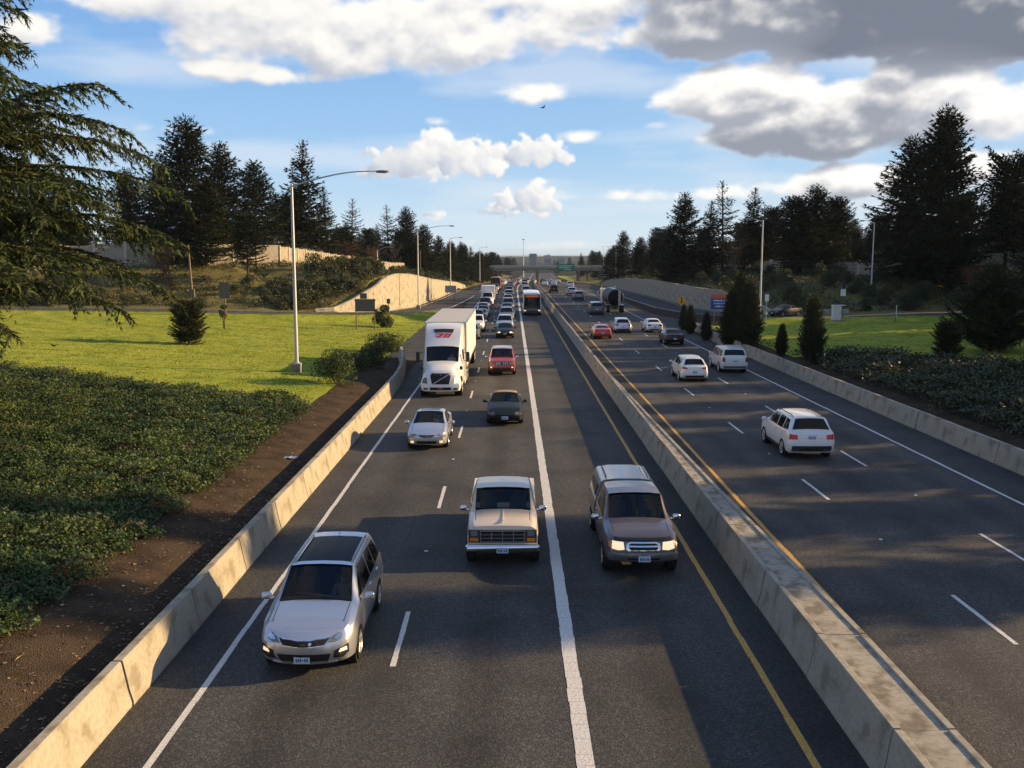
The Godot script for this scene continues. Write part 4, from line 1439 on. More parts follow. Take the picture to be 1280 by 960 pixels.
	plant(dense2, "shrub", stand(-10.6, 82.0), "low spreading shrub at the end of the sunny barrier", "shrub", "shrubs behind the sunny barrier", 1.2, 2.6, "twig_grey", "leaf")
	plant(bush({"seed": 8, "radius": 1.6, "height": 2.7, "count": 3600, "leaf": 0.16, "col": Color(0.042, 0.055, 0.024), "lobes": 12, "top": 0.6}), "shrub", stand(-14.6, 108.0), "dark bush behind the two post sign on the lawn", "shrub", "", 1.0, 0.0, "twig_grey", "leaf")
	var young := conifer({"seed": 61, "height": 3.3, "radius": 1.35, "from": 0.1, "droop": -0.2, "lift": 0.8, "col": Color(0.04, 0.05, 0.024), "round": 1.0, "ragged": 0.22, "step": 0.14, "blades": 4, "spray": 0.25, "whorl": 0.13, "arms": 7, "trunk": 0.07})
	plant(young, "conifer_sapling", stand(-27.2, 80.5), "small bushy conifer alone on the sunny lawn", "tree", "", 1.05)
	plant(bush({"seed": 9, "radius": 0.75, "height": 2.6, "from": 0.9, "count": 900, "leaf": 0.13, "col": Color(0.062, 0.072, 0.035), "lobes": 7, "top": 0.6}), "sapling", stand(-28.8, 96.0), "thin young tree on the lawn behind the bushy conifer", "tree", "", 1.0, 0.0, "bark", "leaf")
	# the shaded side: clipped conifers along the barrier, and a big young fir on the grass
	var cypress := conifer({"seed": 63, "height": 4.0, "radius": 1.4, "from": 0.1, "droop": -0.5, "lift": 1.0, "col": Color(0.040, 0.052, 0.026), "shape": 0.5, "ragged": 0.16, "step": 0.15, "blades": 4, "spray": 0.27, "whorl": 0.14, "arms": 8, "trunk": 0.07})
	for q in [[1018, 67.0, 4.3, "tall narrow cypress in front of the shaded grass"], [979, 72.5, 2.3, "small round cypress left of the tall narrow one"], [938, 80.0, 5.2, "near large cypress of the clump under the exit ramp lamp"], [915, 84.0, 5.0, "larger left cypress of the clump under the exit ramp lamp"], [926, 88.0, 5.4, "rear cypress of the clump under the exit ramp lamp"], [884, 93.0, 2.6, "lone cypress below the blue sign"], [864, 101.0, 2.9, "right one of two cypresses below the diamond sign"], [856, 106.0, 2.7, "left one of two cypresses below the diamond sign"]]:
		plant(cypress, "cypress_tree", stand((q[0] - 641.0) / 1200.0 * q[1], q[1]), q[3], "tree", "cypresses along the shaded barrier", q[2] / 4.0, float(q[0])).scale *= Vector3(0.74, 1.0, 0.74)
	var fat := conifer({"seed": 65, "height": 6.3, "radius": 3.6, "from": 0.2, "droop": -0.25, "lift": 0.8, "col": Color(0.046, 0.058, 0.028), "shape": 0.75, "ragged": 0.4, "step": 0.24, "blades": 4, "spray": 0.38, "whorl": 0.24, "arms": 7, "trunk": 0.12})
	plant(fat, "conifer_sapling", stand(35.0, 70.0), "large bushy young fir on the shaded grass at the right edge", "tree", "")
	plant(young, "conifer_sapling", stand(29.6, 65.0), "small thin conifer in front of the large bushy one on shaded grass", "tree", "", 0.75, 1.0)
	# shrub masses on the sunny hillside
	var rh := []
	for k in 4:
		rh.append(bush({"seed": 11 + k, "radius": 1.6, "height": 2.1, "count": 1900, "leaf": 0.17, "col": [Color(0.075, 0.080, 0.035), Color(0.060, 0.072, 0.030), Color(0.09, 0.092, 0.042), Color(0.050, 0.062, 0.028)][k], "lobes": 10, "top": 0.75, "pale": [0.02, 0.0, 0.06, 0.0][k]}))
	rng.seed = 101
	var placed := []
	for k in 900:
		var s := rf(4.6, 22.0)
		var px := rf(-62.0, -13.0)
		var pd := rf(112.0, 190.0)
		var a := along(ramp_l, ramp_lh, Vector2(px, pd))
		if a.x < 4.8 or a.x > 15.0: continue
		var pic := 641.0 + 1200.0 * px / pd
		var chance := 0.0
		if pic > 325.0 and pic < 475.0: chance = 1.0
		elif a.x < 8.0: chance = 0.7
		elif pic < 325.0: chance = 0.14
		if pick(a.z, wall_l) > 0.4 and a.x < 6.4: continue
		if rng.randf() > chance: continue
		var ok := true
		for q: Vector2 in placed:
			if q.distance_to(Vector2(px, pd)) < 1.75: ok = false
		if not ok: continue
		placed.append(Vector2(px, pd))
		var inmass := pic > 325.0 and pic < 475.0
		plant(rh[rng.randi() % 4], "shrub", stand(px, pd, 0.1), "rounded olive shrub in the dense mass below the sound wall" if inmass else "low scattered shrub on the open slope behind the sunny lawn", "shrub", "shrub mass below the sound wall" if inmass else "scattered shrubs on the sunny slope", rf(0.75, 1.25) * (0.8 if not inmass else 1.05), rf(0, TAU), "twig_grey", "leaf")
	print("shrubs ", placed.size())
	# shrubs on the shaded hillside and along the crests of the retaining walls
	placed = []
	for k in 500:
		var left := k % 3 == 0
		var px := rf(-32.0, -9.0) if left else rf(27.0, 80.0)
		var pd := rf(128.0, 270.0) if left else rf(116.0, 230.0)
		var a := along(ramp_l, ramp_lh, Vector2(px, pd)) if left else along(ramp_r, ramp_rh, Vector2(px, pd))
		var s := a.x if left else -a.x
		if s < 6.2 or s > (12.0 if left else 30.0): continue
		var ok := true
		for q: Vector2 in placed:
			if q.distance_to(Vector2(px, pd)) < 2.6: ok = false
		if not ok: continue
		placed.append(Vector2(px, pd))
		plant(rh[3 if k % 2 else 1], "shrub", stand(px, pd, 0.1), "dark shrub along the top of the pale retaining wall" if left else "dark shrub on the shaded hillside beyond the exit ramp", "shrub", "shrubs above the retaining wall" if left else "shrubs on the shaded hillside", rf(0.6, 1.3), rf(0, TAU), "twig_grey", "leaf")
		if placed.size() > 130: break


# ---------------------------------------------------------------- vehicles
# A body is lofted from stations along z (front at +z). A half section has eleven points from the middle of the floor, round the side, to the middle of the roof.

class Shell:
	var z := PackedFloat32Array()      # fine stations, front to back
	var sec := []                      # per fine station: PackedVector2Array of 11 (x, y)
	var nose := PackedFloat32Array()   # per section point: how far the front face stands back
	var tail := PackedFloat32Array()
	var bow := 0.06
	const BOWED := [0.0, 1.0, 1.0, 1.0, 1.0, 0.85, 0.75, 0.5, 0.3, 0.0, 0.0]
	var rear_bow := 0.04

	# rows: [z, bottom, half width at sill, half width, height of the widest line, half width at belt, belt, half width of roof, roof, crown, crease]
	func setup(rows: Array, sub := 4) -> void:
		var coarse := []
		for r: Array in rows:
			var p := PackedVector2Array()
			var wb: float = r[5]
			var yb: float = r[6]
			var wr: float = r[7]
			var yr: float = r[8]
			p.append(Vector2(0.0, r[1]))
			p.append(Vector2(r[2] * 0.9, r[1]))
			p.append(Vector2(r[2], r[1] + 0.06))
			p.append(Vector2(lerpf(r[2], r[3], 0.75), lerpf(r[1], r[4], 0.5)))
			p.append(Vector2(r[3], r[4]))
			p.append(Vector2(wb, yb))
			p.append(Vector2(lerpf(wb, wr, 0.12), lerpf(yb, yr, 0.12)))
			p.append(Vector2(lerpf(wb, wr, 0.80), lerpf(yb, yr, 0.86)))
			p.append(Vector2(wr * 0.96, yr))
			p.append(Vector2(wr * 0.6, yr + r[9] * 0.7))
			p.append(Vector2(0.0, yr + r[9]))
			coarse.append(p)
		for k in rows.size() - 1:
			var dz: float = rows[k + 1][0] - rows[k][0]
			for t in sub:
				var f := float(t) / sub
				var p := PackedVector2Array()
				for i in 11:
					var a: Vector2 = coarse[k][i]
					var b: Vector2 = coarse[k + 1][i]
					var m0 := b - a
					var m1 := b - a
					if k > 0 and not rows[k][10]: m0 = (coarse[k + 1][i] - coarse[k - 1][i]) / (rows[k + 1][0] - rows[k - 1][0]) * dz
					if k + 2 < rows.size() and not rows[k + 1][10]: m1 = (coarse[k + 2][i] - a) / (rows[k + 2][0] - rows[k][0]) * dz
					var f2 := f * f
					var f3 := f2 * f
					p.append(a * (2 * f3 - 3 * f2 + 1) + m0 * (f3 - 2 * f2 + f) + b * (3 * f2 - 2 * f3) + m1 * (f3 - f2))
				z.append(rows[k][0] + dz * f)
				sec.append(p)
		z.append(rows[-1][0])
		sec.append(coarse[-1])
		nose.resize(11)
		tail.resize(11)

	func at(s: int, i: int, sx: float) -> Vector3:
		var p: Vector2 = sec[s][i]
		var off := 0.0
		var f := (z[0] - z[s]) / 0.5
		if f < 1.0: off -= nose[i] * (1.0 - f)
		f = (z[s] - z[z.size() - 1]) / 0.4
		if f < 1.0: off += tail[i] * (1.0 - f)
		return Vector3(p.x * sx, p.y, z[s] + off)

	func body(hole := Vector2i(-1, -1)) -> Buf:
		var b := Buf.new()
		var n := z.size()
		for s in n - 1:
			for i in 10:
				if s >= hole.x and s < hole.y and i >= 8: continue
				b.quad(at(s, i, 1), at(s + 1, i, 1), at(s + 1, i + 1, 1), at(s, i + 1, 1))
				b.quad(at(s, i, -1), at(s, i + 1, -1), at(s + 1, i + 1, -1), at(s + 1, i, -1))
		for cap in 2:   # the front and the rear, bowed
			var s := 0 if cap == 0 else n - 1
			var k := bow if cap == 0 else -rear_bow
			for i in 10:
				for j in 8:
					var q := []
					for e in [[i, j], [i, j + 1], [i + 1, j + 1], [i + 1, j]]:
						var f: float = e[1] / 4.0 - 1.0
						var p := at(s, e[0], f)
						p.z += k * (1.0 - f * f) * BOWED[e[0]]
						q.append(p)
					if cap == 0: b.quad(q[0], q[1], q[2], q[3])
					else: b.quad(q[1], q[0], q[3], q[2])
		return b

	func section(zz: float) -> PackedVector2Array:
		var n := z.size()
		if zz >= z[0]: return sec[0]
		if zz <= z[n - 1]: return sec[n - 1]
		for s in n - 1:
			if zz <= z[s] and zz >= z[s + 1]:
				var f := (z[s] - zz) / maxf(z[s] - z[s + 1], 1e-6)
				var p := PackedVector2Array()
				for i in 11: p.append((sec[s][i] as Vector2).lerp(sec[s + 1][i], f))
				return p
		return sec[0]

	func side(zz: float, y: float) -> Vector3:   # the side at a given height
		var p := section(zz)
		for i in range(2, 8):
			if y <= p[i + 1].y: return Vector3(lerpf(p[i].x, p[i + 1].x, clampf((y - p[i].y) / maxf(p[i + 1].y - p[i].y, 1e-5), 0.0, 1.0)), y, zz)
		return Vector3(p[8].x, y, zz)

	func top(x: float, zz: float) -> Vector3:
		var p := section(zz)
		var ax := absf(x)
		for i in [9, 8, 7, 6]:
			if ax <= p[i].x: return Vector3(x, lerpf(p[i + 1].y, p[i].y, (ax - p[i + 1].x) / maxf(p[i].x - p[i + 1].x, 1e-5)), zz)
		return Vector3(x, p[6].y, zz)

	func end(x: float, y: float, back := false) -> Vector3:   # the front or rear face
		var p: PackedVector2Array = sec[z.size() - 1] if back else sec[0]
		var off := tail if back else nose
		var i := 1
		while i < 9 and y > p[i + 1].y: i += 1
		var f := clampf((y - p[i].y) / maxf(p[i + 1].y - p[i].y, 1e-5), 0.0, 1.0)
		var w := lerpf(p[i].x, p[i + 1].x, f)
		var o := lerpf(off[i], off[i + 1], f)
		var r := absf(x) / maxf(w, 0.01)
		var depth: float = (rear_bow if back else bow) * (1.0 - r * r) * lerpf(BOWED[i], BOWED[i + 1], f) if r < 1.0 else -(absf(x) - w) * 0.95
		return Vector3(x, y, z[z.size() - 1] + o - depth) if back else Vector3(x, y, z[0] - o + depth)


# A patch that lies on a body surface: an outline in the two coordinates the surface function takes, cut small so that it follows the curve.
func patch(outline: Array, f: Callable, proud: float, mirror := false, fine := 0.10) -> Buf:
	var b := Buf.new()
	var poly := PackedVector2Array()
	for q in outline: poly.append(Vector2(q[0], q[1]))
	if Geometry2D.is_polygon_clockwise(poly): poly.reverse()
	var tris := []
	var idx := Geometry2D.triangulate_polygon(poly)
	for k in range(0, idx.size(), 3): tris.append([poly[idx[k]], poly[idx[k + 1]], poly[idx[k + 2]]])
	var done := []
	while tris.size():
		var t: Array = tris.pop_back()
		var far := 0
		var best := 0.0
		for k in 3:
			var l: float = (t[k] as Vector2).distance_to(t[(k + 1) % 3])
			if l > best:
				best = l
				far = k
		if best > fine * 2.0 and done.size() + tris.size() < 900:
			var m: Vector2 = (t[far] + t[(far + 1) % 3]) / 2
			tris.append([t[far], m, t[(far + 2) % 3]])
			tris.append([m, t[(far + 1) % 3], t[(far + 2) % 3]])
		else: done.append(t)
	var lift := func(q: Vector2, by: float) -> Vector3:
		var p: Vector3 = f.call(q.x, q.y)
		var u: Vector3 = f.call(q.x + 0.02, q.y) - f.call(q.x - 0.02, q.y)
		var w: Vector3 = f.call(q.x, q.y + 0.02) - f.call(q.x, q.y - 0.02)
		var n := u.cross(w).normalized()
		return p + n * by
	# which way is out: away from the middle of the vehicle
	var mid: Vector3 = f.call(poly[0].x, poly[0].y)
	var sgn := 1.0 if ((lift.call(poly[0], 1.0) as Vector3) - mid).dot(Vector3(mid.x, maxf(mid.y - 0.9, 0.05) * 1.5, mid.z * 0.35)) > 0 else -1.0
	var put := func(a: Vector3, c: Vector3, e: Vector3, out: Vector3) -> void:
		var flip := (c - a).cross(e - a).dot(out) < 0
		for m in ([1.0, -1.0] if mirror else [1.0]):
			var k := Vector3(m, 1, 1)
			if flip == (m < 0): b.tri(a * k, c * k, e * k)
			else: b.tri(a * k, e * k, c * k)
	for t in done:
		var p := []
		for k in 3: p.append(lift.call(t[k], proud * sgn))
		put.call(p[0], p[1], p[2], (p[0] - f.call(t[0].x, t[0].y)))
	for k in poly.size():   # the rim
		var c := poly[(k + 1) % poly.size()]
		var n := int(ceilf(poly[k].distance_to(c) / (fine * 2.0)))
		for t in n:
			var p := poly[k].lerp(c, float(t) / n)
			var q := poly[k].lerp(c, float(t + 1) / n)
			var side := (q - p).orthogonal()
			var out3: Vector3 = f.call(p.x + side.x * 0.1, p.y + side.y * 0.1) - f.call(p.x, p.y)
			var e := [lift.call(p, proud * sgn), lift.call(q, proud * sgn), lift.call(q, -0.02 * sgn), lift.call(p, -0.02 * sgn)]
			put.call(e[0], e[1], e[2], out3)
			put.call(e[0], e[2], e[3], out3)
	return b


func wheel_meshes(r: float, w: float, spokes: int) -> Array:
	var key := "wheel %s %s %s" % [r, w, spokes]
	if M.has(key): return M[key]
	var turn := Basis(Vector3(0, 0, 1), -PI / 2)   # the axle along +x: outside at +x
	var tyre := Buf.new()
	tyre.lathe([Vector2(r * 0.60, -w), Vector2(r * 0.94, -w), Vector2(r, -w * 0.75), Vector2(r, -w * 0.2), Vector2(r * 0.95, 0.0), Vector2(r * 0.72, 0.012), Vector2(r * 0.68, -0.01), Vector2(r * 0.66, -w * 0.5)], 24, Vector3.ZERO, turn)
	var rim := Buf.new()
	rim.lathe([Vector2(r * 0.69, -0.02), Vector2(r * 0.66, 0.004), Vector2(r * 0.60, -0.015), Vector2(r * 0.58, -0.07)], 24, Vector3.ZERO, turn)
	rim.lathe([Vector2(r * 0.16, -0.06), Vector2(r * 0.15, 0.0), Vector2(0.0, 0.01)], 10, Vector3.ZERO, turn)
	for k in spokes:
		var a := TAU * k / spokes
		var dirn := Vector3(0, cos(a), sin(a))
		rim.box(dirn * r * 0.37 + Vector3(-0.018, 0, 0), Vector3(0.035, r * 0.52, r * (0.9 / spokes)), Basis(Vector3(1, 0, 0), a), 0.006)
	var disc := Buf.new()
	disc.lathe([Vector2(r * 0.66, -0.10), Vector2(0.0, -0.10)], 20, Vector3.ZERO, turn)
	var arch := Buf.new()
	arch.lathe([Vector2(r * 1.16, -0.20), Vector2(r * 1.16, 0.0), Vector2(0.0, 0.0)], 24, Vector3.ZERO, turn)
	M[key] = [tyre.mesh(40.0), rim.mesh(35.0), disc.mesh(), arch.mesh(40.0)]
	return M[key]


func add_wheels(t: Node3D, places: Array, r: float, w: float, spokes := 5, well := true, rim_mat := "rim") -> void:
	var m := wheel_meshes(r, w, spokes)
	for p: Vector3 in places:   # p.x: the outer face of the wheel
		var turn := Transform3D(Basis(), Vector3(p.x, r, p.z)) if p.x > 0 else Transform3D(Basis(Vector3.UP, PI), Vector3(p.x, r, p.z))
		if well:
			var back := turn.translated_local(Vector3(-0.035, p.y, 0))
			part("wheel_arch", m[3], M.dark, t, back)
		var wheel := part("wheel", m[0], M.rubber, t, turn)
		part("rim", m[1], M[rim_mat], wheel)
		part("brake_disc", m[2], M.dark, wheel)


func add_mirrors(t: Node3D, x: float, y: float, z: float, material: Material, s := 1.0) -> void:
	var b := Buf.new()
	b.box(Vector3(0, 0, 0), Vector3(0.21, 0.15, 0.10) * s, Basis(), 0.035 * s)
	b.box(Vector3(-0.12, -0.05, 0.0) * s, Vector3(0.10, 0.05, 0.06) * s, Basis(), 0.01)
	var m := b.mesh(50.0)
	part("mirror", m, material, t, Transform3D(Basis(), Vector3(x, y, z)))
	part("mirror", m, material, t, Transform3D(Basis(Vector3.UP, PI), Vector3(-x, y, z)))


func plate_at(t: Node3D, at: Vector3, tilt := 0.0, back := false) -> void:
	var b := Buf.new()
	b.box(Vector3.ZERO, Vector3(0.31, 0.155, 0.012), Basis(), 0.004)
	var p := part("license_plate", b.mesh(), M.plate, t, Transform3D(Basis(Vector3.UP, PI if back else 0.0) * Basis(Vector3(1, 0, 0), tilt), at))
	b = Buf.new()
	for k in 6: b.box(Vector3(-0.105 + 0.042 * k, -0.008, 0.0075), Vector3(0.026, 0.066 if k != 3 else 0.02, 0.003))
	mk("characters", b, M.plate_ink, p)


# The common car. o: length, width, height, bottom, zc (cowl), zt (windscreen top), zr (roof end), zd (rear screen foot), nose_y, cowl_y, belt, deck, tail_y, wheel radius ...
func car(o: Dictionary) -> Node3D:
	var L: float = o.L / 2
	var W: float = o.W / 2
	var H: float = o.H
	var yb: float = o.get("yb", 0.21)
	var belt: float = o.belt
	var roof_w: float = o.get("roof_w", 0.68) * W
	var nose_y: float = o.nose_y
	var cowl: float = o.cowl_y
	var deck: float = o.deck
	var tail_y: float = o.get("tail_y", deck - 0.03)
	var ym: float = o.get("wide_y", 0.62)
	var cut: float = o.get("plan", 0.80)   # how far the corners are rounded off in plan
	var s := Shell.new()
	var rows := []
	rows.append([L, yb + 0.04, W * cut * 0.96, W * cut, ym * 0.95, W * cut * 0.93, nose_y - 0.10, W * cut * 0.80, nose_y - 0.03, 0.02, false])
	rows.append([L - 0.13, yb, W * (cut * 0.45 + 0.50), W * (cut * 0.4 + 0.575), ym, W * (cut * 0.4 + 0.53), nose_y - 0.07, W * 0.80, nose_y, 0.03, false])
	rows.append([L - 0.42, yb, W * 0.955, W * 0.985, ym, W * 0.94, lerpf(nose_y, cowl, 0.3) - 0.07, W * 0.84, lerpf(nose_y, cowl, 0.32), 0.045, false])
	rows.append([lerpf(L - 0.42, o.zc, 0.55), yb, W * 0.96, W, ym, W * 0.955, lerpf(nose_y, cowl, 0.72) - 0.07, W * 0.83, lerpf(nose_y, cowl, 0.75), 0.05, false])
	rows.append([o.zc, yb, W * 0.96, W, ym, W * 0.95, minf(belt, cowl - 0.04), W * 0.82, cowl, 0.045, true])
	rows.append([o.zt, yb, W * 0.96, W, ym, W * 0.945, belt, roof_w, H - 0.06, 0.04, true])
	rows.append([lerpf(o.zt, o.zr, 0.4), yb, W * 0.96, W, ym, W * 0.945, belt, roof_w * 1.01, H - 0.045, 0.045, false])
	rows.append([o.zr, yb, W * 0.96, W, ym, W * 0.945, belt + o.get("kick", 0.03), roof_w * 0.96, o.get("roof_end", H - 0.10), 0.04, true])
	rows.append([o.zd, yb, W * 0.955, W * 0.99, ym, W * 0.93, minf(belt + o.get("kick", 0.03), deck - 0.04), W * o.get("deck_w", 0.78), deck, 0.03, true])
	if o.zd > -L + 0.45:
		rows.append([(o.zd - L) / 2, yb + 0.02, W * 0.95, W * 0.975, ym, W * 0.915, lerpf(deck, tail_y, 0.5) - 0.06, W * 0.77, lerpf(deck, tail_y, 0.5), 0.03, false])
	rows.append([-L + 0.12, yb + 0.04, W * 0.90, W * 0.945, ym, W * 0.88, tail_y - 0.07, W * 0.74, tail_y - 0.005, 0.025, false])
	rows.append([-L, yb + 0.07, W * 0.80, W * 0.87, ym * 0.95, W * 0.80, tail_y - 0.10, W * 0.70, tail_y - 0.02, 0.02, false])
	s.setup(rows, o.get("sub", 4))
	for i in 11:
		s.nose[i] = ([0.10, 0.10, 0.06, 0.0, 0.02, 0.10, 0.11, 0.13, 0.15, 0.15, 0.15][i]) * o.get("rake", 1.0)
		s.tail[i] = ([0.12, 0.12, 0.06, 0.0, 0.0, 0.04, 0.05, 0.06, 0.07, 0.07, 0.07][i]) * o.get("tail_rake", 1.0)
	s.bow = o.get("bow", 0.09)
	var t := Node3D.new()
	t.name = "vehicle"
	var sub: int = o.get("sub", 4)
	var see: bool = o.get("see_through", false)
	mk("body", s.body(Vector2i(4 * sub, 5 * sub) if see else Vector2i(-1, -1)), o.paint, t, 38.0)
	var top := func(x: float, z: float) -> Vector3: return s.top(x, z)
	var side := func(z: float, y: float) -> Vector3: return s.side(z, y)
	var front := func(x: float, y: float) -> Vector3: return s.end(x, y)
	var rear := func(x: float, y: float) -> Vector3: return s.end(x, y, true)
	# glass
	var w0 := W * 0.80
	var dz: float = o.zc - o.zt
	mk("windshield", patch([[-w0, o.zc - 0.03], [w0, o.zc - 0.03], [w0 * 0.99, o.zc - 0.12], [roof_w * 0.93, o.zt + 0.05], [-roof_w * 0.93, o.zt + 0.05], [-w0 * 0.99, o.zc - 0.12]], top, 0.006), M.pane if see else M.glass, t, 40.0)
	var wd: float = W * o.get("deck_w", 0.78) * 0.92
	var gy: float = o.get("rear_glass", 0.0)
	mk("rear_window", patch([[-roof_w * 0.85, o.zr - 0.04], [roof_w * 0.85, o.zr - 0.04], [wd, o.zd + 0.05 + gy], [-wd, o.zd + 0.05 + gy]], top, 0.006), M.glass, t, 40.0)
	var y0 := belt + 0.03
	var y1 := H - 0.12
	var lean: float = dz / maxf(H - 0.06 - cowl, 0.1)
	var zb: float = o.get("zb", lerpf(o.zt, o.zr, 0.38))
	var fy0: float = o.zc - (y0 - cowl) * lean - 0.22
	var fy1: float = o.zc - (y1 - cowl) * lean - 0.16
	var sides := [[[fy0, y0], [fy1, y1], [zb + 0.04, y1 + 0.015], [zb + 0.04, y0]]]
	if o.get("quarter", false):
		var zq: float = o.zq
		sides.append([[zb - 0.05, y0], [zb - 0.05, y1 + 0.015], [zq + 0.04, y1], [zq + 0.04, y0]])
		sides.append([[zq - 0.05, y0 + 0.01], [zq - 0.05, y1 - 0.005], [o.zr + o.get("qtop", 0.12), y1 - 0.03], [o.zd + o.get("qfoot", 0.30), y0 + 0.05]])
	else:
		sides.append([[zb - 0.05, y0], [zb - 0.05, y1 + 0.015], [o.zr + o.get("qtop", 0.05), y1 - 0.03], [o.zd + o.get("qfoot", 0.38), y0 + 0.05]])
	for q in sides:
		for m in [false, true]:
			var b := patch(q, side, 0.006)
			if m: b = mirrored(b)
			mk("side_window", b, M.glass, t, 40.0)
	# wheels
	var r: float = o.get("r", 0.33)
	var xw := W + 0.004
	var axles := [Vector3(xw, 0.01, o.zf), Vector3(-xw, 0.01, o.zf)]
	if o.has("zb2"): axles.append_array([Vector3(xw, 0.01, o.zb2), Vector3(-xw, 0.01, o.zb2)])
	add_wheels(t, axles, r, 0.21, o.get("spokes", 5))
	# ends: lamps, grilles, plates
	for q in o.get("front", []):
		for m in ([false, true] if q[4] else [false]):
			var b := patch(q[1], front, q[3], false, 0.05)
			if m: b = mirrored(b)
			mk(q[0], b, M[q[2]], t, 40.0)
	for q in o.get("rear", []):
		for m in ([false, true] if q[4] else [false]):
			var b := patch(q[1], rear, q[3], false, 0.05)
			if m: b = mirrored(b)
			mk(q[0], b, M[q[2]], t, 40.0)
	for q in o.get("top", []):
		mk(q[0], patch(q[1], top, q[3]), M[q[2]] if q[2] is String else q[2], t, 40.0)
	if o.get("sill", true):
		for m in [false, true]:
			var b := patch([[L - 0.55, yb + 0.03], [L - 0.55, yb + 0.14], [-L + 0.5, yb + 0.14], [-L + 0.5, yb + 0.03]], side, 0.008, false, 0.2)
			if m: b = mirrored(b)
			mk("sill_trim", b, M.trim, t, 40.0)
	if o.get("doors", true):   # shut lines and handles
		for m in [false, true]:
			for zz in [fy0 + 0.10, zb, (o.zq if o.get("quarter", false) else lerpf(zb, o.zd, 0.62))]:
				var b := patch([[zz - 0.006, yb + 0.16], [zz - 0.006, belt - 0.01], [zz + 0.006, belt - 0.01], [zz + 0.006, yb + 0.16]], side, 0.0015, false, 0.15)
				if m: b = mirrored(b)
				mk("door_seam", b, M.dark, t)
			for zz in [zb + 0.16, lerpf(zb, o.zd, 0.55) + 0.1]:
				var b := patch([[zz - 0.10, belt - 0.13], [zz - 0.10, belt - 0.10], [zz + 0.10, belt - 0.10], [zz + 0.10, belt - 0.13]], side, 0.025, false, 0.15)
				if m: b = mirrored(b)
				mk("door_handle", b, o.paint, t)
	if see:   # the seams of the bonnet
		for sx in [-1.0, 1.0]:
			var b := patch([[sx * W * 0.74, L - 0.42], [sx * W * 0.755, L - 0.42], [sx * W * 0.775, o.zc + 0.05], [sx * W * 0.76, o.zc + 0.05]], top, 0.002, false, 0.12)
			mk("hood_seam", b, M.dark, t)
	if o.get("rails", false):
		for sx in [-1.0, 1.0]:
			var line := []
			for k in 9:
				var zz: float = lerpf(o.zt - 0.15, o.zr + 0.15, k / 8.0)
				line.append(s.top(roof_w * 0.90 * sx, zz) + Vector3(0, 0.055 if k > 0 and k < 8 else 0.0, 0))
			var b := Buf.new()
			b.tube(line, [0.018, 0.02, 0.02, 0.02, 0.02, 0.02, 0.02, 0.02, 0.018], 6)
			mk("roof_rail", b, M[o.get("rail_mat", "dull_chrome")], t, 50.0)
	add_mirrors(t, W + 0.13, belt + 0.06, fy0 - 0.02, o.get("mirror", o.paint))
	if o.get("plate_front", 0.0) > 0.0: plate_at(t, s.end(0, o.plate_front) + Vector3(o.get("plate_x", 0.0), 0, 0.022), 0.0)
	if o.get("plate_rear", 0.0) > 0.0: plate_at(t, s.end(0, o.plate_rear, true) + Vector3(0, 0, -0.022), 0.0, true)
	if see: interior(t, W, o.zc, o.zt, cowl, yb, H)
	t.set_meta("shell", s)
	return t


func mirrored(b: Buf) -> Buf:
	var c := Buf.new()
	for k in range(0, b.v.size(), 3):
		for i in [0, 2, 1]: c.v.append(b.v[k + i] * Vector3(-1, 1, 1))
	return c


func interior(t: Node3D, W: float, zc: float, zt: float, cowl: float, yb: float, H: float) -> void:
	var b := Buf.new()
	b.box(Vector3(0, cowl - 0.14, zc - 0.28), Vector3(W * 1.7, 0.20, 0.42), Basis(), 0.05)
	mk("dashboard", b, M.interior, t, 40.0)
	b = Buf.new()
	b.box(Vector3(0, yb + 0.12, zt - 0.4), Vector3(W * 1.7, 0.06, 1.9))
	mk("cabin_floor", b, M.dark, t)
	b = Buf.new()
	b.box(Vector3(0, (yb + H - 0.14) / 2, zt - 1.12), Vector3(W * 1.22, H - 0.14 - yb, 0.05))
	mk("rear_bulkhead", b, M.dark, t)
	for sx in [-1.0, 1.0]:
		b = Buf.new()
		b.box(Vector3(sx * W * 0.43, yb + 0.36, zt - 0.25), Vector3(0.5, 0.16, 0.5), Basis(), 0.05)
		b.box(Vector3(sx * W * 0.43, yb + 0.70, zt - 0.55), Vector3(0.48, 0.62, 0.14), Basis(Vector3(1, 0, 0), -0.22), 0.05)
		b.box(Vector3(sx * W * 0.43, yb + 1.07, zt - 0.63), Vector3(0.26, 0.16, 0.10), Basis(), 0.035)
		mk("seat", b, M.interior, t, 40.0)
	b = Buf.new()
	var ring := []
	for k in 17: ring.append(Vector3(cos(TAU * k / 16) * 0.18, sin(TAU * k / 16) * 0.18, 0))
	var rr := []
	for k in 17: rr.append(0.014)
	b.tube(ring, rr, 5, false)
	part("steering_wheel", b.mesh(60.0), M.trim, t, Transform3D(Basis(Vector3(1, 0, 0), -0.45), Vector3(W * 0.43, cowl - 0.04, zc - 0.50)))


# ---------------------------------------------------------------- a seated driver, one continuous skin

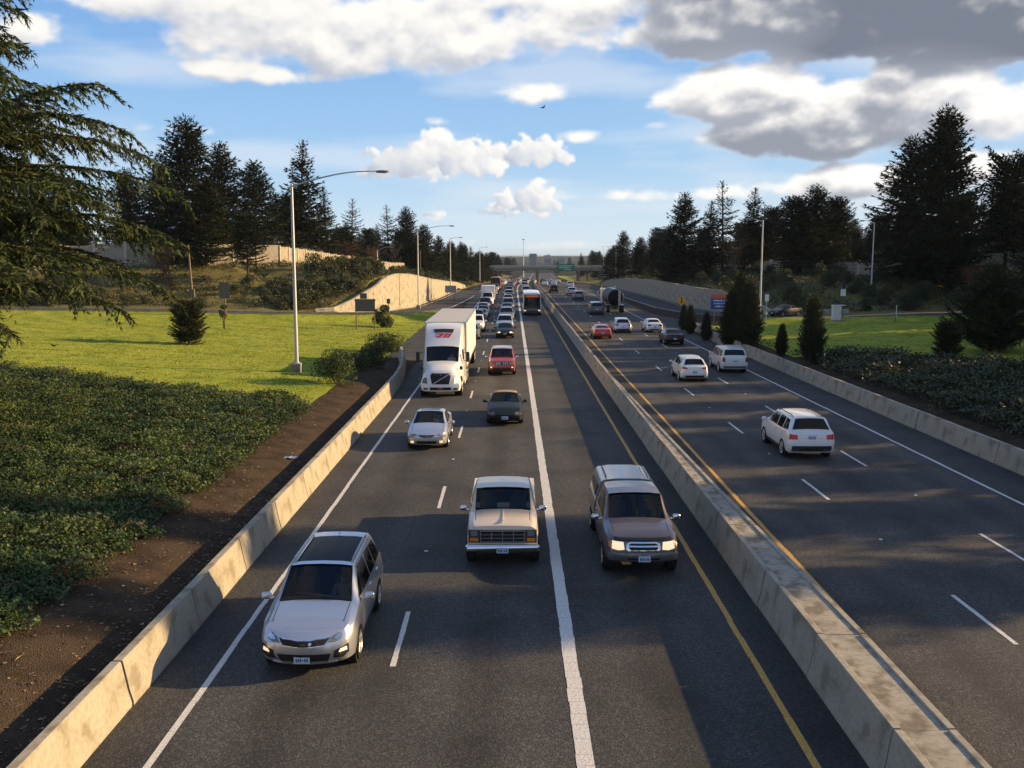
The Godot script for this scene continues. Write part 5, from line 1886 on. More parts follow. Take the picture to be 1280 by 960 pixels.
func person_mesh() -> ArrayMesh:
	# joints relative to the hips; the figure faces +z
	var bones := [
		[Vector3(0, 0.0, 0), Vector3(0, 0.26, -0.03), 0.135, 0.145], [Vector3(0, 0.26, -0.03), Vector3(0, 0.44, -0.04), 0.145, 0.12], [Vector3(-0.17, 0.45, -0.04), Vector3(0.17, 0.45, -0.04), 0.075, 0.075],
		[Vector3(0, 0.45, -0.04), Vector3(0, 0.58, -0.02), 0.058, 0.052], [Vector3(0, 0.62, 0.0), Vector3(0, 0.72, 0.0), 0.078, 0.088], [Vector3(0, 0.585, 0.045), Vector3(0, 0.61, 0.055), 0.04, 0.035],
		[Vector3(0, 0.655, 0.085), Vector3(0, 0.64, 0.10), 0.012, 0.016],
		[Vector3(0.19, 0.43, -0.03), Vector3(0.24, 0.20, 0.10), 0.056, 0.045], [Vector3(0.24, 0.20, 0.10), Vector3(0.13, 0.30, 0.33), 0.043, 0.032], [Vector3(0.13, 0.30, 0.33), Vector3(0.11, 0.33, 0.42), 0.036, 0.03],
		[Vector3(-0.19, 0.43, -0.03), Vector3(-0.24, 0.20, 0.10), 0.056, 0.045], [Vector3(-0.24, 0.20, 0.10), Vector3(-0.13, 0.30, 0.33), 0.043, 0.032], [Vector3(-0.13, 0.30, 0.33), Vector3(-0.11, 0.33, 0.42), 0.036, 0.03],
		[Vector3(0.09, -0.02, 0.02), Vector3(0.12, 0.03, 0.44), 0.085, 0.062], [Vector3(-0.09, -0.02, 0.02), Vector3(-0.12, 0.03, 0.44), 0.085, 0.062], [Vector3(0.12, 0.03, 0.44), Vector3(0.12, -0.32, 0.62), 0.058, 0.045], [Vector3(-0.12, 0.03, 0.44), Vector3(-0.12, -0.32, 0.62), 0.058, 0.045]]
	for sx in [-1.0, 1.0]:   # fingers closed on the wheel, and the ears
		for k in 4: bones.append([Vector3(sx * (0.10 + 0.004 * k), 0.34 - 0.018 * k, 0.435), Vector3(sx * (0.075 + 0.01 * k), 0.335 - 0.018 * k, 0.475), 0.011, 0.009])
		bones.append([Vector3(sx * 0.09, 0.325, 0.40), Vector3(sx * 0.07, 0.345, 0.44), 0.012, 0.010])
		bones.append([Vector3(sx * 0.085, 0.655, 0.0), Vector3(sx * 0.088, 0.675, -0.005), 0.016, 0.014])
	var cell := 0.026
	var lo := Vector3(-0.36, -0.44, -0.24)
	var n := Vector3i(28, 50, 40)
	var field := PackedFloat32Array()
	field.resize(n.x * n.y * n.z)
	field.fill(1.0)
	for q in bones:
		var a: Vector3 = q[0]
		var ab: Vector3 = q[1] - a
		var l2 := maxf(ab.length_squared(), 1e-8)
		var reach: float = maxf(q[2], q[3]) + 0.09
		var p0 := Vector3i(((a.min(q[1]) - Vector3.ONE * reach - lo) / cell).floor()).clamp(Vector3i.ZERO, n - Vector3i.ONE)
		var p1 := Vector3i(((a.max(q[1]) + Vector3.ONE * reach - lo) / cell).ceil()).clamp(Vector3i.ZERO, n - Vector3i.ONE)
		for z in range(p0.z, p1.z + 1):
			for y in range(p0.y, p1.y + 1):
				for x in range(p0.x, p1.x + 1):
					var p := lo + Vector3(x, y, z) * cell
					var t := clampf((p - a).dot(ab) / l2, 0.0, 1.0)
					var d: float = p.distance_to(a + ab * t) - lerpf(q[2], q[3], t)
					var at := x + n.x * (y + n.y * z)
					var o := field[at]
					var h := clampf(0.5 + 0.5 * (o - d) / 0.03, 0.0, 1.0)
					field[at] = lerpf(o, d, h) - 0.03 * h * (1.0 - h) if o < 0.9 else minf(o, d)
	var vert := {}
	var b := Buf.new()
	b.colored = true
	var f := func(x: int, y: int, z: int) -> float: return field[x + n.x * (y + n.y * z)]
	var point := func(x: int, y: int, z: int) -> Vector3:
		var key := Vector3i(x, y, z)
		if vert.has(key): return vert[key]
		var sum := Vector3.ZERO
		var m := 0
		for e in [[0, 0, 0, 1, 0, 0], [0, 1, 0, 1, 1, 0], [0, 0, 1, 1, 0, 1], [0, 1, 1, 1, 1, 1], [0, 0, 0, 0, 1, 0], [1, 0, 0, 1, 1, 0], [0, 0, 1, 0, 1, 1], [1, 0, 1, 1, 1, 1], [0, 0, 0, 0, 0, 1], [1, 0, 0, 1, 0, 1], [0, 1, 0, 0, 1, 1], [1, 1, 0, 1, 1, 1]]:
			var a: float = f.call(x + e[0], y + e[1], z + e[2])
			var c: float = f.call(x + e[3], y + e[4], z + e[5])
			if (a < 0) != (c < 0):
				sum += Vector3(e[0], e[1], e[2]).lerp(Vector3(e[3], e[4], e[5]), a / (a - c))
				m += 1
		vert[key] = lo + (Vector3(x, y, z) + sum / maxi(m, 1)) * cell
		return vert[key]
	for z in range(1, n.z - 2):
		for y in range(1, n.y - 2):
			for x in range(1, n.x - 2):
				var here: float = f.call(x, y, z)
				for ax in 3:
					var other: float = f.call(x + (1 if ax == 0 else 0), y + (1 if ax == 1 else 0), z + (1 if ax == 2 else 0))
					if (here < 0) == (other < 0): continue
					var q: Array
					if ax == 0: q = [point.call(x, y - 1, z - 1), point.call(x, y, z - 1), point.call(x, y, z), point.call(x, y - 1, z)]
					elif ax == 1: q = [point.call(x - 1, y, z - 1), point.call(x - 1, y, z), point.call(x, y, z), point.call(x, y, z - 1)]
					else: q = [point.call(x - 1, y - 1, z), point.call(x, y - 1, z), point.call(x, y, z), point.call(x - 1, y, z)]
					var c: Vector3 = (q[0] + q[2]) / 2
					b.col = Color(1, 1, 1)                       # the shirt takes the material's colour
					if c.y > 0.53: b.col = Color(0.9, 0.62, 0.5)
					if c.y > 0.69 or (c.y > 0.60 and c.z < -0.02): b.col = Color(0.05, 0.035, 0.025)
					if here < 0: b.quad(q[0], q[1], q[2], q[3])
					else: b.quad(q[3], q[2], q[1], q[0])
	return b.mesh(80.0)


# ---------------------------------------------------------------- kinds of car

func kind(called: String, paint_: Material, more := {}) -> Node3D:
	var o := {}
	match called:
		"sedan":
			o = {"L": 4.6, "W": 1.78, "H": 1.43, "zc": 1.12, "zt": 0.34, "zr": -0.95, "zd": -1.58, "nose_y": 0.74, "cowl_y": 0.96, "belt": 0.92, "deck": 1.03, "tail_y": 1.0, "zf": 1.38, "zb2": -1.36, "r": 0.32,
				"front": [["headlight", [[0.42, 0.58], [0.52, 0.70], [0.80, 0.68], [0.82, 0.58], [0.62, 0.54]], "lamp_clear", 0.008, true], ["grille", [[-0.34, 0.56], [-0.38, 0.66], [0.38, 0.66], [0.34, 0.56]], "trim", 0.008, false], ["lower_grille", [[-0.45, 0.28], [-0.5, 0.40], [0.5, 0.40], [0.45, 0.28]], "trim", 0.008, false]],
				"rear": [["taillight", [[0.42, 0.74], [0.42, 0.90], [0.72, 0.88], [0.78, 0.72]], "red_lens", 0.01, true], ["bumper_trim", [[-0.5, 0.32], [-0.5, 0.42], [0.5, 0.42], [0.5, 0.32]], "trim", 0.008, false]], "plate_rear": 0.60, "plate_front": 0.47}
		"hatch":
			o = {"L": 4.4, "W": 1.80, "H": 1.58, "zc": 1.25, "zt": 0.45, "zr": -1.60, "zd": -1.98, "nose_y": 0.80, "cowl_y": 1.05, "belt": 0.98, "deck": 1.06, "tail_y": 1.02, "kick": 0.08, "roof_end": 1.47, "zf": 1.36, "zb2": -1.28, "r": 0.33, "quarter": true, "zq": -1.0, "deck_w": 0.80, "qfoot": 0.42, "qtop": 0.2,
				"front": [["headlight", [[0.44, 0.66], [0.56, 0.80], [0.82, 0.78], [0.82, 0.66]], "lamp_clear", 0.008, true], ["grille", [[-0.34, 0.62], [-0.38, 0.71], [0.38, 0.71], [0.34, 0.62]], "trim", 0.008, false], ["lower_grille", [[-0.5, 0.30], [-0.55, 0.46], [0.55, 0.46], [0.5, 0.30]], "trim", 0.008, false]],
				"rear": [["taillight", [[0.48, 0.84], [0.52, 0.99], [0.82, 1.01], [0.84, 0.84], [0.66, 0.80]], "red_lens", 0.012, true], ["bumper_trim", [[-0.6, 0.30], [-0.62, 0.46], [0.62, 0.46], [0.6, 0.30]], "trim", 0.01, false]], "plate_rear": 0.70, "plate_front": 0.54}
		"suv":
			o = {"L": 4.7, "W": 1.90, "H": 1.74, "yb": 0.26, "wide_y": 0.75, "zc": 1.18, "zt": 0.50, "zr": -1.92, "zd": -2.20, "nose_y": 0.98, "cowl_y": 1.15, "belt": 1.10, "deck": 1.14, "tail_y": 1.12, "roof_end": 1.66, "roof_w": 0.74, "deck_w": 0.84, "zf": 1.42, "zb2": -1.40, "r": 0.37, "quarter": true, "zq": -1.2, "qtop": 0.12, "qfoot": 0.22, "rails": true, "tail_rake": 0.5,
				"front": [["headlight", [[0.46, 0.76], [0.48, 0.92], [0.82, 0.91], [0.84, 0.76]], "lamp_clear", 0.008, true], ["grille", [[-0.40, 0.70], [-0.42, 0.92], [0.42, 0.92], [0.40, 0.70]], "trim", 0.008, false], ["lower_grille", [[-0.6, 0.34], [-0.62, 0.50], [0.62, 0.50], [0.6, 0.34]], "trim", 0.008, false]],
				"rear": [["taillight", [[0.62, 0.80], [0.62, 1.06], [0.80, 1.06], [0.84, 0.80]], "red_lens", 0.012, true], ["bumper_trim", [[-0.72, 0.36], [-0.74, 0.56], [0.74, 0.56], [0.72, 0.36]], "trim", 0.012, false]], "plate_rear": 0.86, "plate_front": 0.60}
		"van":
			o = {"L": 5.0, "W": 1.96, "H": 1.78, "yb": 0.22, "wide_y": 0.7, "zc": 1.72, "zt": 0.80, "zr": -2.12, "zd": -2.36, "nose_y": 0.86, "cowl_y": 1.12, "belt": 1.06, "deck": 1.08, "tail_y": 1.05, "roof_end": 1.70, "roof_w": 0.74, "deck_w": 0.84, "zf": 1.58, "zb2": -1.48, "r": 0.34, "quarter": true, "zq": -1.1, "qtop": 0.12, "qfoot": 0.22, "tail_rake": 0.5,
				"front": [["headlight", [[0.46, 0.66], [0.52, 0.82], [0.86, 0.80], [0.88, 0.66]], "lamp_clear", 0.008, true], ["grille", [[-0.40, 0.60], [-0.42, 0.76], [0.42, 0.76], [0.40, 0.60]], "trim", 0.008, false], ["lower_grille", [[-0.6, 0.30], [-0.62, 0.44], [0.62, 0.44], [0.6, 0.30]], "trim", 0.008, false]],
				"rear": [["taillight", [[0.66, 0.74], [0.66, 1.02], [0.82, 1.02], [0.86, 0.74]], "red_lens", 0.012, true], ["bumper_trim", [[-0.72, 0.30], [-0.74, 0.44], [0.74, 0.44], [0.72, 0.30]], "trim", 0.012, false]], "plate_rear": 0.80, "plate_front": 0.52}
	o.merge(more, true)
	o.paint = paint_
	return car(o)


func park(t: Node3D, called: String, x: float, d: float, label: String, category: String, group := "", turn := 0.0) -> Node3D:
	# d: the end nearest the camera is the caller's business; this is the middle of the vehicle
	t.name = numbered(called)
	add_child(t, true)
	t.position = Vector3(cx(d) + x, hy(d) + 0.004, -d)
	var slope := (hy(d + 2.0) - hy(d - 2.0)) / 4.0
	var bend := (cx(d + 2.0) - cx(d - 2.0)) / 4.0
	t.rotation = Vector3(slope if absf(turn) < 1.0 else -slope, turn - bend, 0)
	if t.has_meta("shell"): t.remove_meta("shell")
	return tag(t, label, category, group)


func lamps_on(t: Node3D, which := "headlight", material := "lamp_lit") -> void:
	for c in t.get_children():
		if str(c.name).begins_with(which): (c as MeshInstance3D).material_override = M[material]


# ---------------------------------------------------------------- the traffic

func slide(t: Node3D, dz: float) -> void:
	for c in t.get_children(): (c as Node3D).position.z += dz


func boxpart(called: String, t: Node, at: Vector3, size: Vector3, material: Material, bevel := 0.0, turn := Basis()) -> MeshInstance3D:
	var b := Buf.new()
	b.box(Vector3.ZERO, size, Basis(), bevel)
	return part(called, b.mesh(50.0 if bevel > 0.0 else -1.0), material, t, Transform3D(turn, at))


func driver(x: float, y: float, d: float, shirt: Color, label: String) -> void:
	if not M.has("driver mesh"): M["driver mesh"] = person_mesh()
	var m := mat("shirt " + shirt.to_html(), shirt, 0.9)
	m.vertex_color_use_as_albedo = true
	var p := part("person", M["driver mesh"], m, self)
	p.position = Vector3(x, y, -d)
	tag(p, label, "person", "drivers")


func lettering(text: String, size: float, material: Material, parent: Node, at: Transform3D, called := "lettering") -> void:
	var m := TextMesh.new()
	m.text = text
	var f := SystemFont.new()
	f.font_names = PackedStringArray(["Droid Sans"])
	f.font_weight = 700
	m.font = f
	m.font_size = 32
	m.pixel_size = size / 32.0
	m.depth = 0.01
	part(called, m, material, parent, at)


func pickup_bed(t: Node3D, W: float, z0: float, z1: float, y: float, p: Material, open := true) -> void:
	var l := z0 - z1
	var zm := (z0 + z1) / 2
	for sx in [-1.0, 1.0]:
		var b := Buf.new()
		var out := [Vector2(0, 0.42), Vector2(0.03, 0.40), Vector2(0.115, 0.66), Vector2(0.11, 0.9), Vector2(0.08, y - 0.02), Vector2(0.06, y), Vector2(-0.05, y), Vector2(-0.07, y - 0.03), Vector2(-0.06, 0.42)]
		var poly := PackedVector2Array()
		for q: Vector2 in out: poly.append(Vector2((W - 0.11 + q.x) * sx, q.y))
		b.prism(poly, l, Transform3D(Basis(), Vector3(0, 0, zm)))
		mk("bed_side", b, p, t, 35.0)
	boxpart("tailgate", t, Vector3(0, (0.5 + y) / 2, z1 + 0.03), Vector3(W * 2 - 0.28, y - 0.5, 0.07), p, 0.02)
	boxpart("bed_floor", t, Vector3(0, 0.56, zm), Vector3(W * 2 - 0.34, 0.06, l - 0.1), M.dark)
	boxpart("bed_front", t, Vector3(0, (0.5 + y) / 2, z0 - 0.02), Vector3(W * 2 - 0.30, y - 0.5, 0.05), p, 0.01)
	boxpart("rear_bumper", t, Vector3(0, 0.52, z1 - 0.10), Vector3(W * 2 - 0.1, 0.18, 0.14), M.dull_chrome, 0.04)
	for sx in [-1.0, 1.0]: boxpart("taillight", t, Vector3(sx * (W - 0.06), 0.92, z1 - 0.005), Vector3(0.10, 0.26, 0.06), M.red_lens, 0.02)
	add_wheels(t, [Vector3(W + 0.006, 0.01, zm - 0.12), Vector3(-W - 0.006, 0.01, zm - 0.12)], 0.36, 0.22, 5)


func silver_suv() -> void:
	var p := paint(Color(0.56, 0.58, 0.62), 0.8)
	var o := {"L": 4.68, "W": 1.89, "H": 1.70, "nose_y": 0.93, "see_through": true, "sub": 5, "plan": 0.76, "rake": 1.25, "bow": 0.13, "r": 0.37, "spokes": 5, "roof_w": 0.72, "plate_front": 0.0, "rail_mat": "dull_chrome", "zt": 0.42, "cowl_y": 1.12,
		"front": [["headlight", [[0.40, 0.735], [0.50, 0.80], [0.80, 0.93], [0.86, 0.90], [0.84, 0.82], [0.62, 0.735]], "lamp_clear", 0.010, true],
			["headlight_reflector", [[0.56, 0.775], [0.60, 0.825], [0.74, 0.875], [0.74, 0.80], [0.64, 0.765]], "chrome", 0.016, true],
			["turn_signal", [[0.80, 0.86], [0.84, 0.91], [0.875, 0.89], [0.86, 0.84]], "amber", 0.014, true],
			["headlight_bezel", [[0.36, 0.715], [0.44, 0.80], [0.50, 0.80], [0.42, 0.73]], "trim", 0.012, true],
			["grille", [[-0.42, 0.69], [-0.52, 0.80], [-0.24, 0.795], [-0.14, 0.775], [0.14, 0.775], [0.24, 0.795], [0.52, 0.80], [0.42, 0.69], [0.14, 0.655], [-0.14, 0.655]], "chrome", 0.012, false],
			["grille_mesh", [[-0.40, 0.70], [-0.485, 0.785], [-0.25, 0.778], [-0.14, 0.76], [0.14, 0.76], [0.25, 0.778], [0.485, 0.785], [0.40, 0.70], [0.14, 0.672], [-0.14, 0.672]], "dark", 0.018, false],
			["lower_grille", [[-0.46, 0.35], [-0.52, 0.52], [0.52, 0.52], [0.46, 0.35]], "dark", 0.010, false],
			["fog_lamp_recess", [[0.56, 0.42], [0.60, 0.58], [0.84, 0.66], [0.85, 0.50], [0.74, 0.40]], "dark", 0.010, true],
			["fog_lamp", [[0.67, 0.54], [0.70, 0.60], [0.80, 0.62], [0.81, 0.55]], "lamp_lit", 0.022, true],
			["bumper_lip", [[-0.62, 0.285], [-0.64, 0.325], [0.64, 0.325], [0.62, 0.285]], "dull_chrome", 0.018, false]],
		"top": [["roof_glass", [[-0.58, 0.20], [0.58, 0.20], [0.58, -1.55], [-0.58, -1.55]], "roof_glass", 0.006]]}
	var t := kind("suv", p, o)
	var s: Shell = t.get_meta("shell")
	plate_at(t, s.end(-0.03, 0.41) + Vector3(0, 0, 0.03))
	var e := s.end(0, 0.72)
	var badge := Buf.new()
	badge.lathe([Vector2(0.0, 0.0), Vector2(0.075, 0.0), Vector2(0.08, 0.008), Vector2(0.0, 0.012)], 20, Vector3.ZERO, Basis(Vector3(1, 0, 0), PI / 2) * Basis.from_scale(Vector3(1, 1, 0.6)))
	var em := part("emblem", badge.mesh(40.0), M.trim, t, Transform3D(Basis(), e + Vector3(0, 0, 0.02)))
	lettering("KIA", 0.055, M.chrome, em, Transform3D(Basis(), Vector3(0, 0, 0.014)))
	boxpart("antenna", t, s.top(0, -1.75) + Vector3(0, 0.06, 0), Vector3(0.012, 0.14, 0.012), M.trim, 0.0, Basis(Vector3(1, 0, 0), -0.6))
	for sx in [-1.0, 1.0]:
		var w := Buf.new()
		w.tube([s.top(sx * 0.10 + 0.2, 1.13) + Vector3(0, 0.02, 0), s.top(sx * 0.10 - 0.33, 1.05) + Vector3(0, 0.022, 0)], [0.012, 0.008], 5)
		mk("wiper", w, M.trim, t)
	park(t, "suv", -4.05, 20.2, "silver SUV with black glass roof, nearest vehicle, beside the left barrier", "suv")
	driver(-4.05 + 0.42, 0.62, 20.05, Color(0.10, 0.09, 0.09), "driver in dark clothes behind the windshield of the silver SUV")


func beige_pickup() -> void:
	var p := paint(Color(0.60, 0.50, 0.38), 0.0)
	var o := {"L": 3.25, "W": 1.94, "H": 1.78, "yb": 0.36, "wide_y": 0.86, "plan": 0.965, "rake": 0.25, "bow": 0.02, "zc": 0.38, "zt": -0.06, "zr": -1.30, "zd": -1.48, "nose_y": 1.12, "cowl_y": 1.20, "belt": 1.15, "deck": 1.2, "tail_y": 1.19, "roof_end": 1.74, "roof_w": 0.80, "deck_w": 0.88, "zf": 0.95, "r": 0.36, "spokes": 8, "see_through": true, "sub": 5, "zb": -1.30, "qtop": -0.02, "qfoot": 0.06, "mirror": M.chrome, "sill": false, "doors": false,
		"front": [["grille_surround", [[-0.90, 0.66], [-0.90, 1.00], [0.90, 1.00], [0.90, 0.66]], "trim", 0.012, false], ["grille", [[-0.58, 0.69], [-0.58, 0.98], [0.58, 0.98], [0.58, 0.69]], "dark", 0.018, false],
			["headlight", [[0.66, 0.84], [0.66, 0.98], [0.84, 0.98], [0.84, 0.84]], "lamp_clear", 0.024, true], ["turn_signal", [[0.64, 0.70], [0.64, 0.79], [0.86, 0.79], [0.86, 0.70]], "amber", 0.022, true]]}
	var t := car_kind(o, p)
	var s: Shell = t.get_meta("shell")
	var z := s.z[0] + 0.03
	for k in 5: boxpart("grille_bar", t, Vector3(-0.58 + 0.29 * k, 0.835, z + 0.012), Vector3(0.022, 0.30, 0.03), M.dull_chrome)
	for k in 4: boxpart("grille_bar", t, Vector3(0, 0.69 + 0.097 * k, z + 0.008), Vector3(1.17, 0.018, 0.03), M.dull_chrome)
	boxpart("front_bumper", t, Vector3(0, 0.54, z + 0.06), Vector3(1.96, 0.19, 0.16), M.chrome, 0.05)
	boxpart("hood_ornament", t, s.top(0, 1.45) + Vector3(0, 0.03, 0), Vector3(0.03, 0.05, 0.10), M.chrome, 0.01)
	boxpart("hood_ridge", t, s.top(0, 0.95) + Vector3(0, 0.006, 0), Vector3(0.05, 0.02, 0.95), p, 0.006, Basis(Vector3(1, 0, 0), 0.06))
	plate_at(t, Vector3(0.0, 0.50, z + 0.155))
	slide(t, 1.05)
	pickup_bed(t, 0.97, 0.44, -2.62, 1.16, p)
	slide(t, 0.0)
	park(t, "pickup_truck", -0.25, 27.3, "old beige pickup with square grille and open bed in the middle lane", "pickup truck")
	driver(-0.25 + 0.42, 0.72, 27.05, Color(0.40, 0.05, 0.04), "driver in red behind the wheel of the beige pickup")


func car_kind(o: Dictionary, p: Material) -> Node3D:
	o.paint = p
	return car(o)


func maroon_pickup() -> void:
	var p := paint(Color(0.115, 0.092, 0.104), 0.35)
	var o := {"L": 3.55, "W": 1.92, "H": 1.80, "yb": 0.40, "wide_y": 0.85, "plan": 0.86, "rake": 0.8, "bow": 0.10, "zc": 0.46, "zt": -0.16, "zr": -1.52, "zd": -1.68, "nose_y": 1.06, "cowl_y": 1.21, "belt": 1.15, "deck": 1.2, "tail_y": 1.19, "roof_end": 1.75, "roof_w": 0.76, "deck_w": 0.86, "zf": 0.90, "r": 0.38, "spokes": 5, "see_through": true, "sub": 5, "zb": -0.95, "qtop": -0.02, "qfoot": 0.08, "mirror": M.chrome,
		"front": [["headlight", [[0.48, 0.78], [0.50, 0.95], [0.78, 0.97], [0.80, 0.80], [0.64, 0.76]], "lamp_lit", 0.014, true], ["turn_signal", [[0.79, 0.82], [0.78, 0.95], [0.86, 0.93], [0.86, 0.82]], "amber", 0.014, true],
			["grille_surround", [[-0.38, 0.74], [-0.44, 0.80], [-0.42, 0.92], [-0.32, 0.955], [0.32, 0.955], [0.42, 0.92], [0.44, 0.80], [0.38, 0.74]], "chrome", 0.016, false], ["grille", [[-0.33, 0.775], [-0.37, 0.82], [-0.36, 0.90], [-0.30, 0.925], [0.30, 0.925], [0.36, 0.90], [0.37, 0.82], [0.33, 0.775]], "dark", 0.022, false], ["grille_bar", [[-0.37, 0.838], [-0.37, 0.872], [0.37, 0.872], [0.37, 0.838]], "chrome", 0.030, false],
			["front_bumper", [[-0.84, 0.52], [-0.86, 0.70], [0.86, 0.70], [0.84, 0.52]], "dull_chrome", 0.06, false], ["bumper_slot", [[-0.4, 0.545], [-0.4, 0.60], [0.4, 0.60], [0.4, 0.545]], "dark", 0.064, false], ["bug_shield", [[-0.74, 0.985], [-0.72, 1.03], [0.72, 1.03], [0.74, 0.985]], "trim", 0.03, false]]}
	var t := car_kind(o, p)
	var s: Shell = t.get_meta("shell")
	plate_at(t, s.end(0.0, 0.56) + Vector3(0.02, 0, 0.08))
	slide(t, 0.95)
	pickup_bed(t, 0.96, 0.06 - 0.85, -2.68, 1.14, p)
	# the canopy over the bed
	var b := Buf.new()
	b.prism(PackedVector2Array([Vector2(-0.92, 1.14), Vector2(-0.78, 1.66), Vector2(-0.70, 1.74), Vector2(-0.35, 1.785), Vector2(0.35, 1.785), Vector2(0.70, 1.74), Vector2(0.78, 1.66), Vector2(0.92, 1.14)]), 1.84, Transform3D(Basis(), Vector3(0, 0, -1.74)))
	var c := mk("canopy", b, paint(Color(0.30, 0.31, 0.34), 0.45), t, 40.0)
	for sx in [-1.0, 1.0]: boxpart("side_window", c, Vector3(sx * 0.872, 1.40, -1.74), Vector3(0.02, 0.34, 1.45), M.glass, 0.008, Basis(Vector3(0, 0, 1), sx * 0.262))
	boxpart("front_window", c, Vector3(0, 1.66, -0.815), Vector3(1.25, 0.12, 0.02), M.glass, 0.005)
	for sx in [-1.0, 1.0]:
		var r := Buf.new()
		r.tube([Vector3(sx * 0.6, 1.775, -0.95), Vector3(sx * 0.6, 1.83, -1.0), Vector3(sx * 0.6, 1.83, -2.5), Vector3(sx * 0.6, 1.775, -2.55)], [0.015, 0.015, 0.015, 0.015], 5)
		mk("roof_rail", r, M.trim, c, 50.0)
	park(t, "pickup_truck", 3.34, 26.4, "dark maroon pickup with grey canopy and lit headlights beside the median", "pickup truck")
	driver(3.34 + 0.42, 0.74, 26.25, Color(0.10, 0.35, 0.16), "driver in green behind the wheel of the maroon pickup")


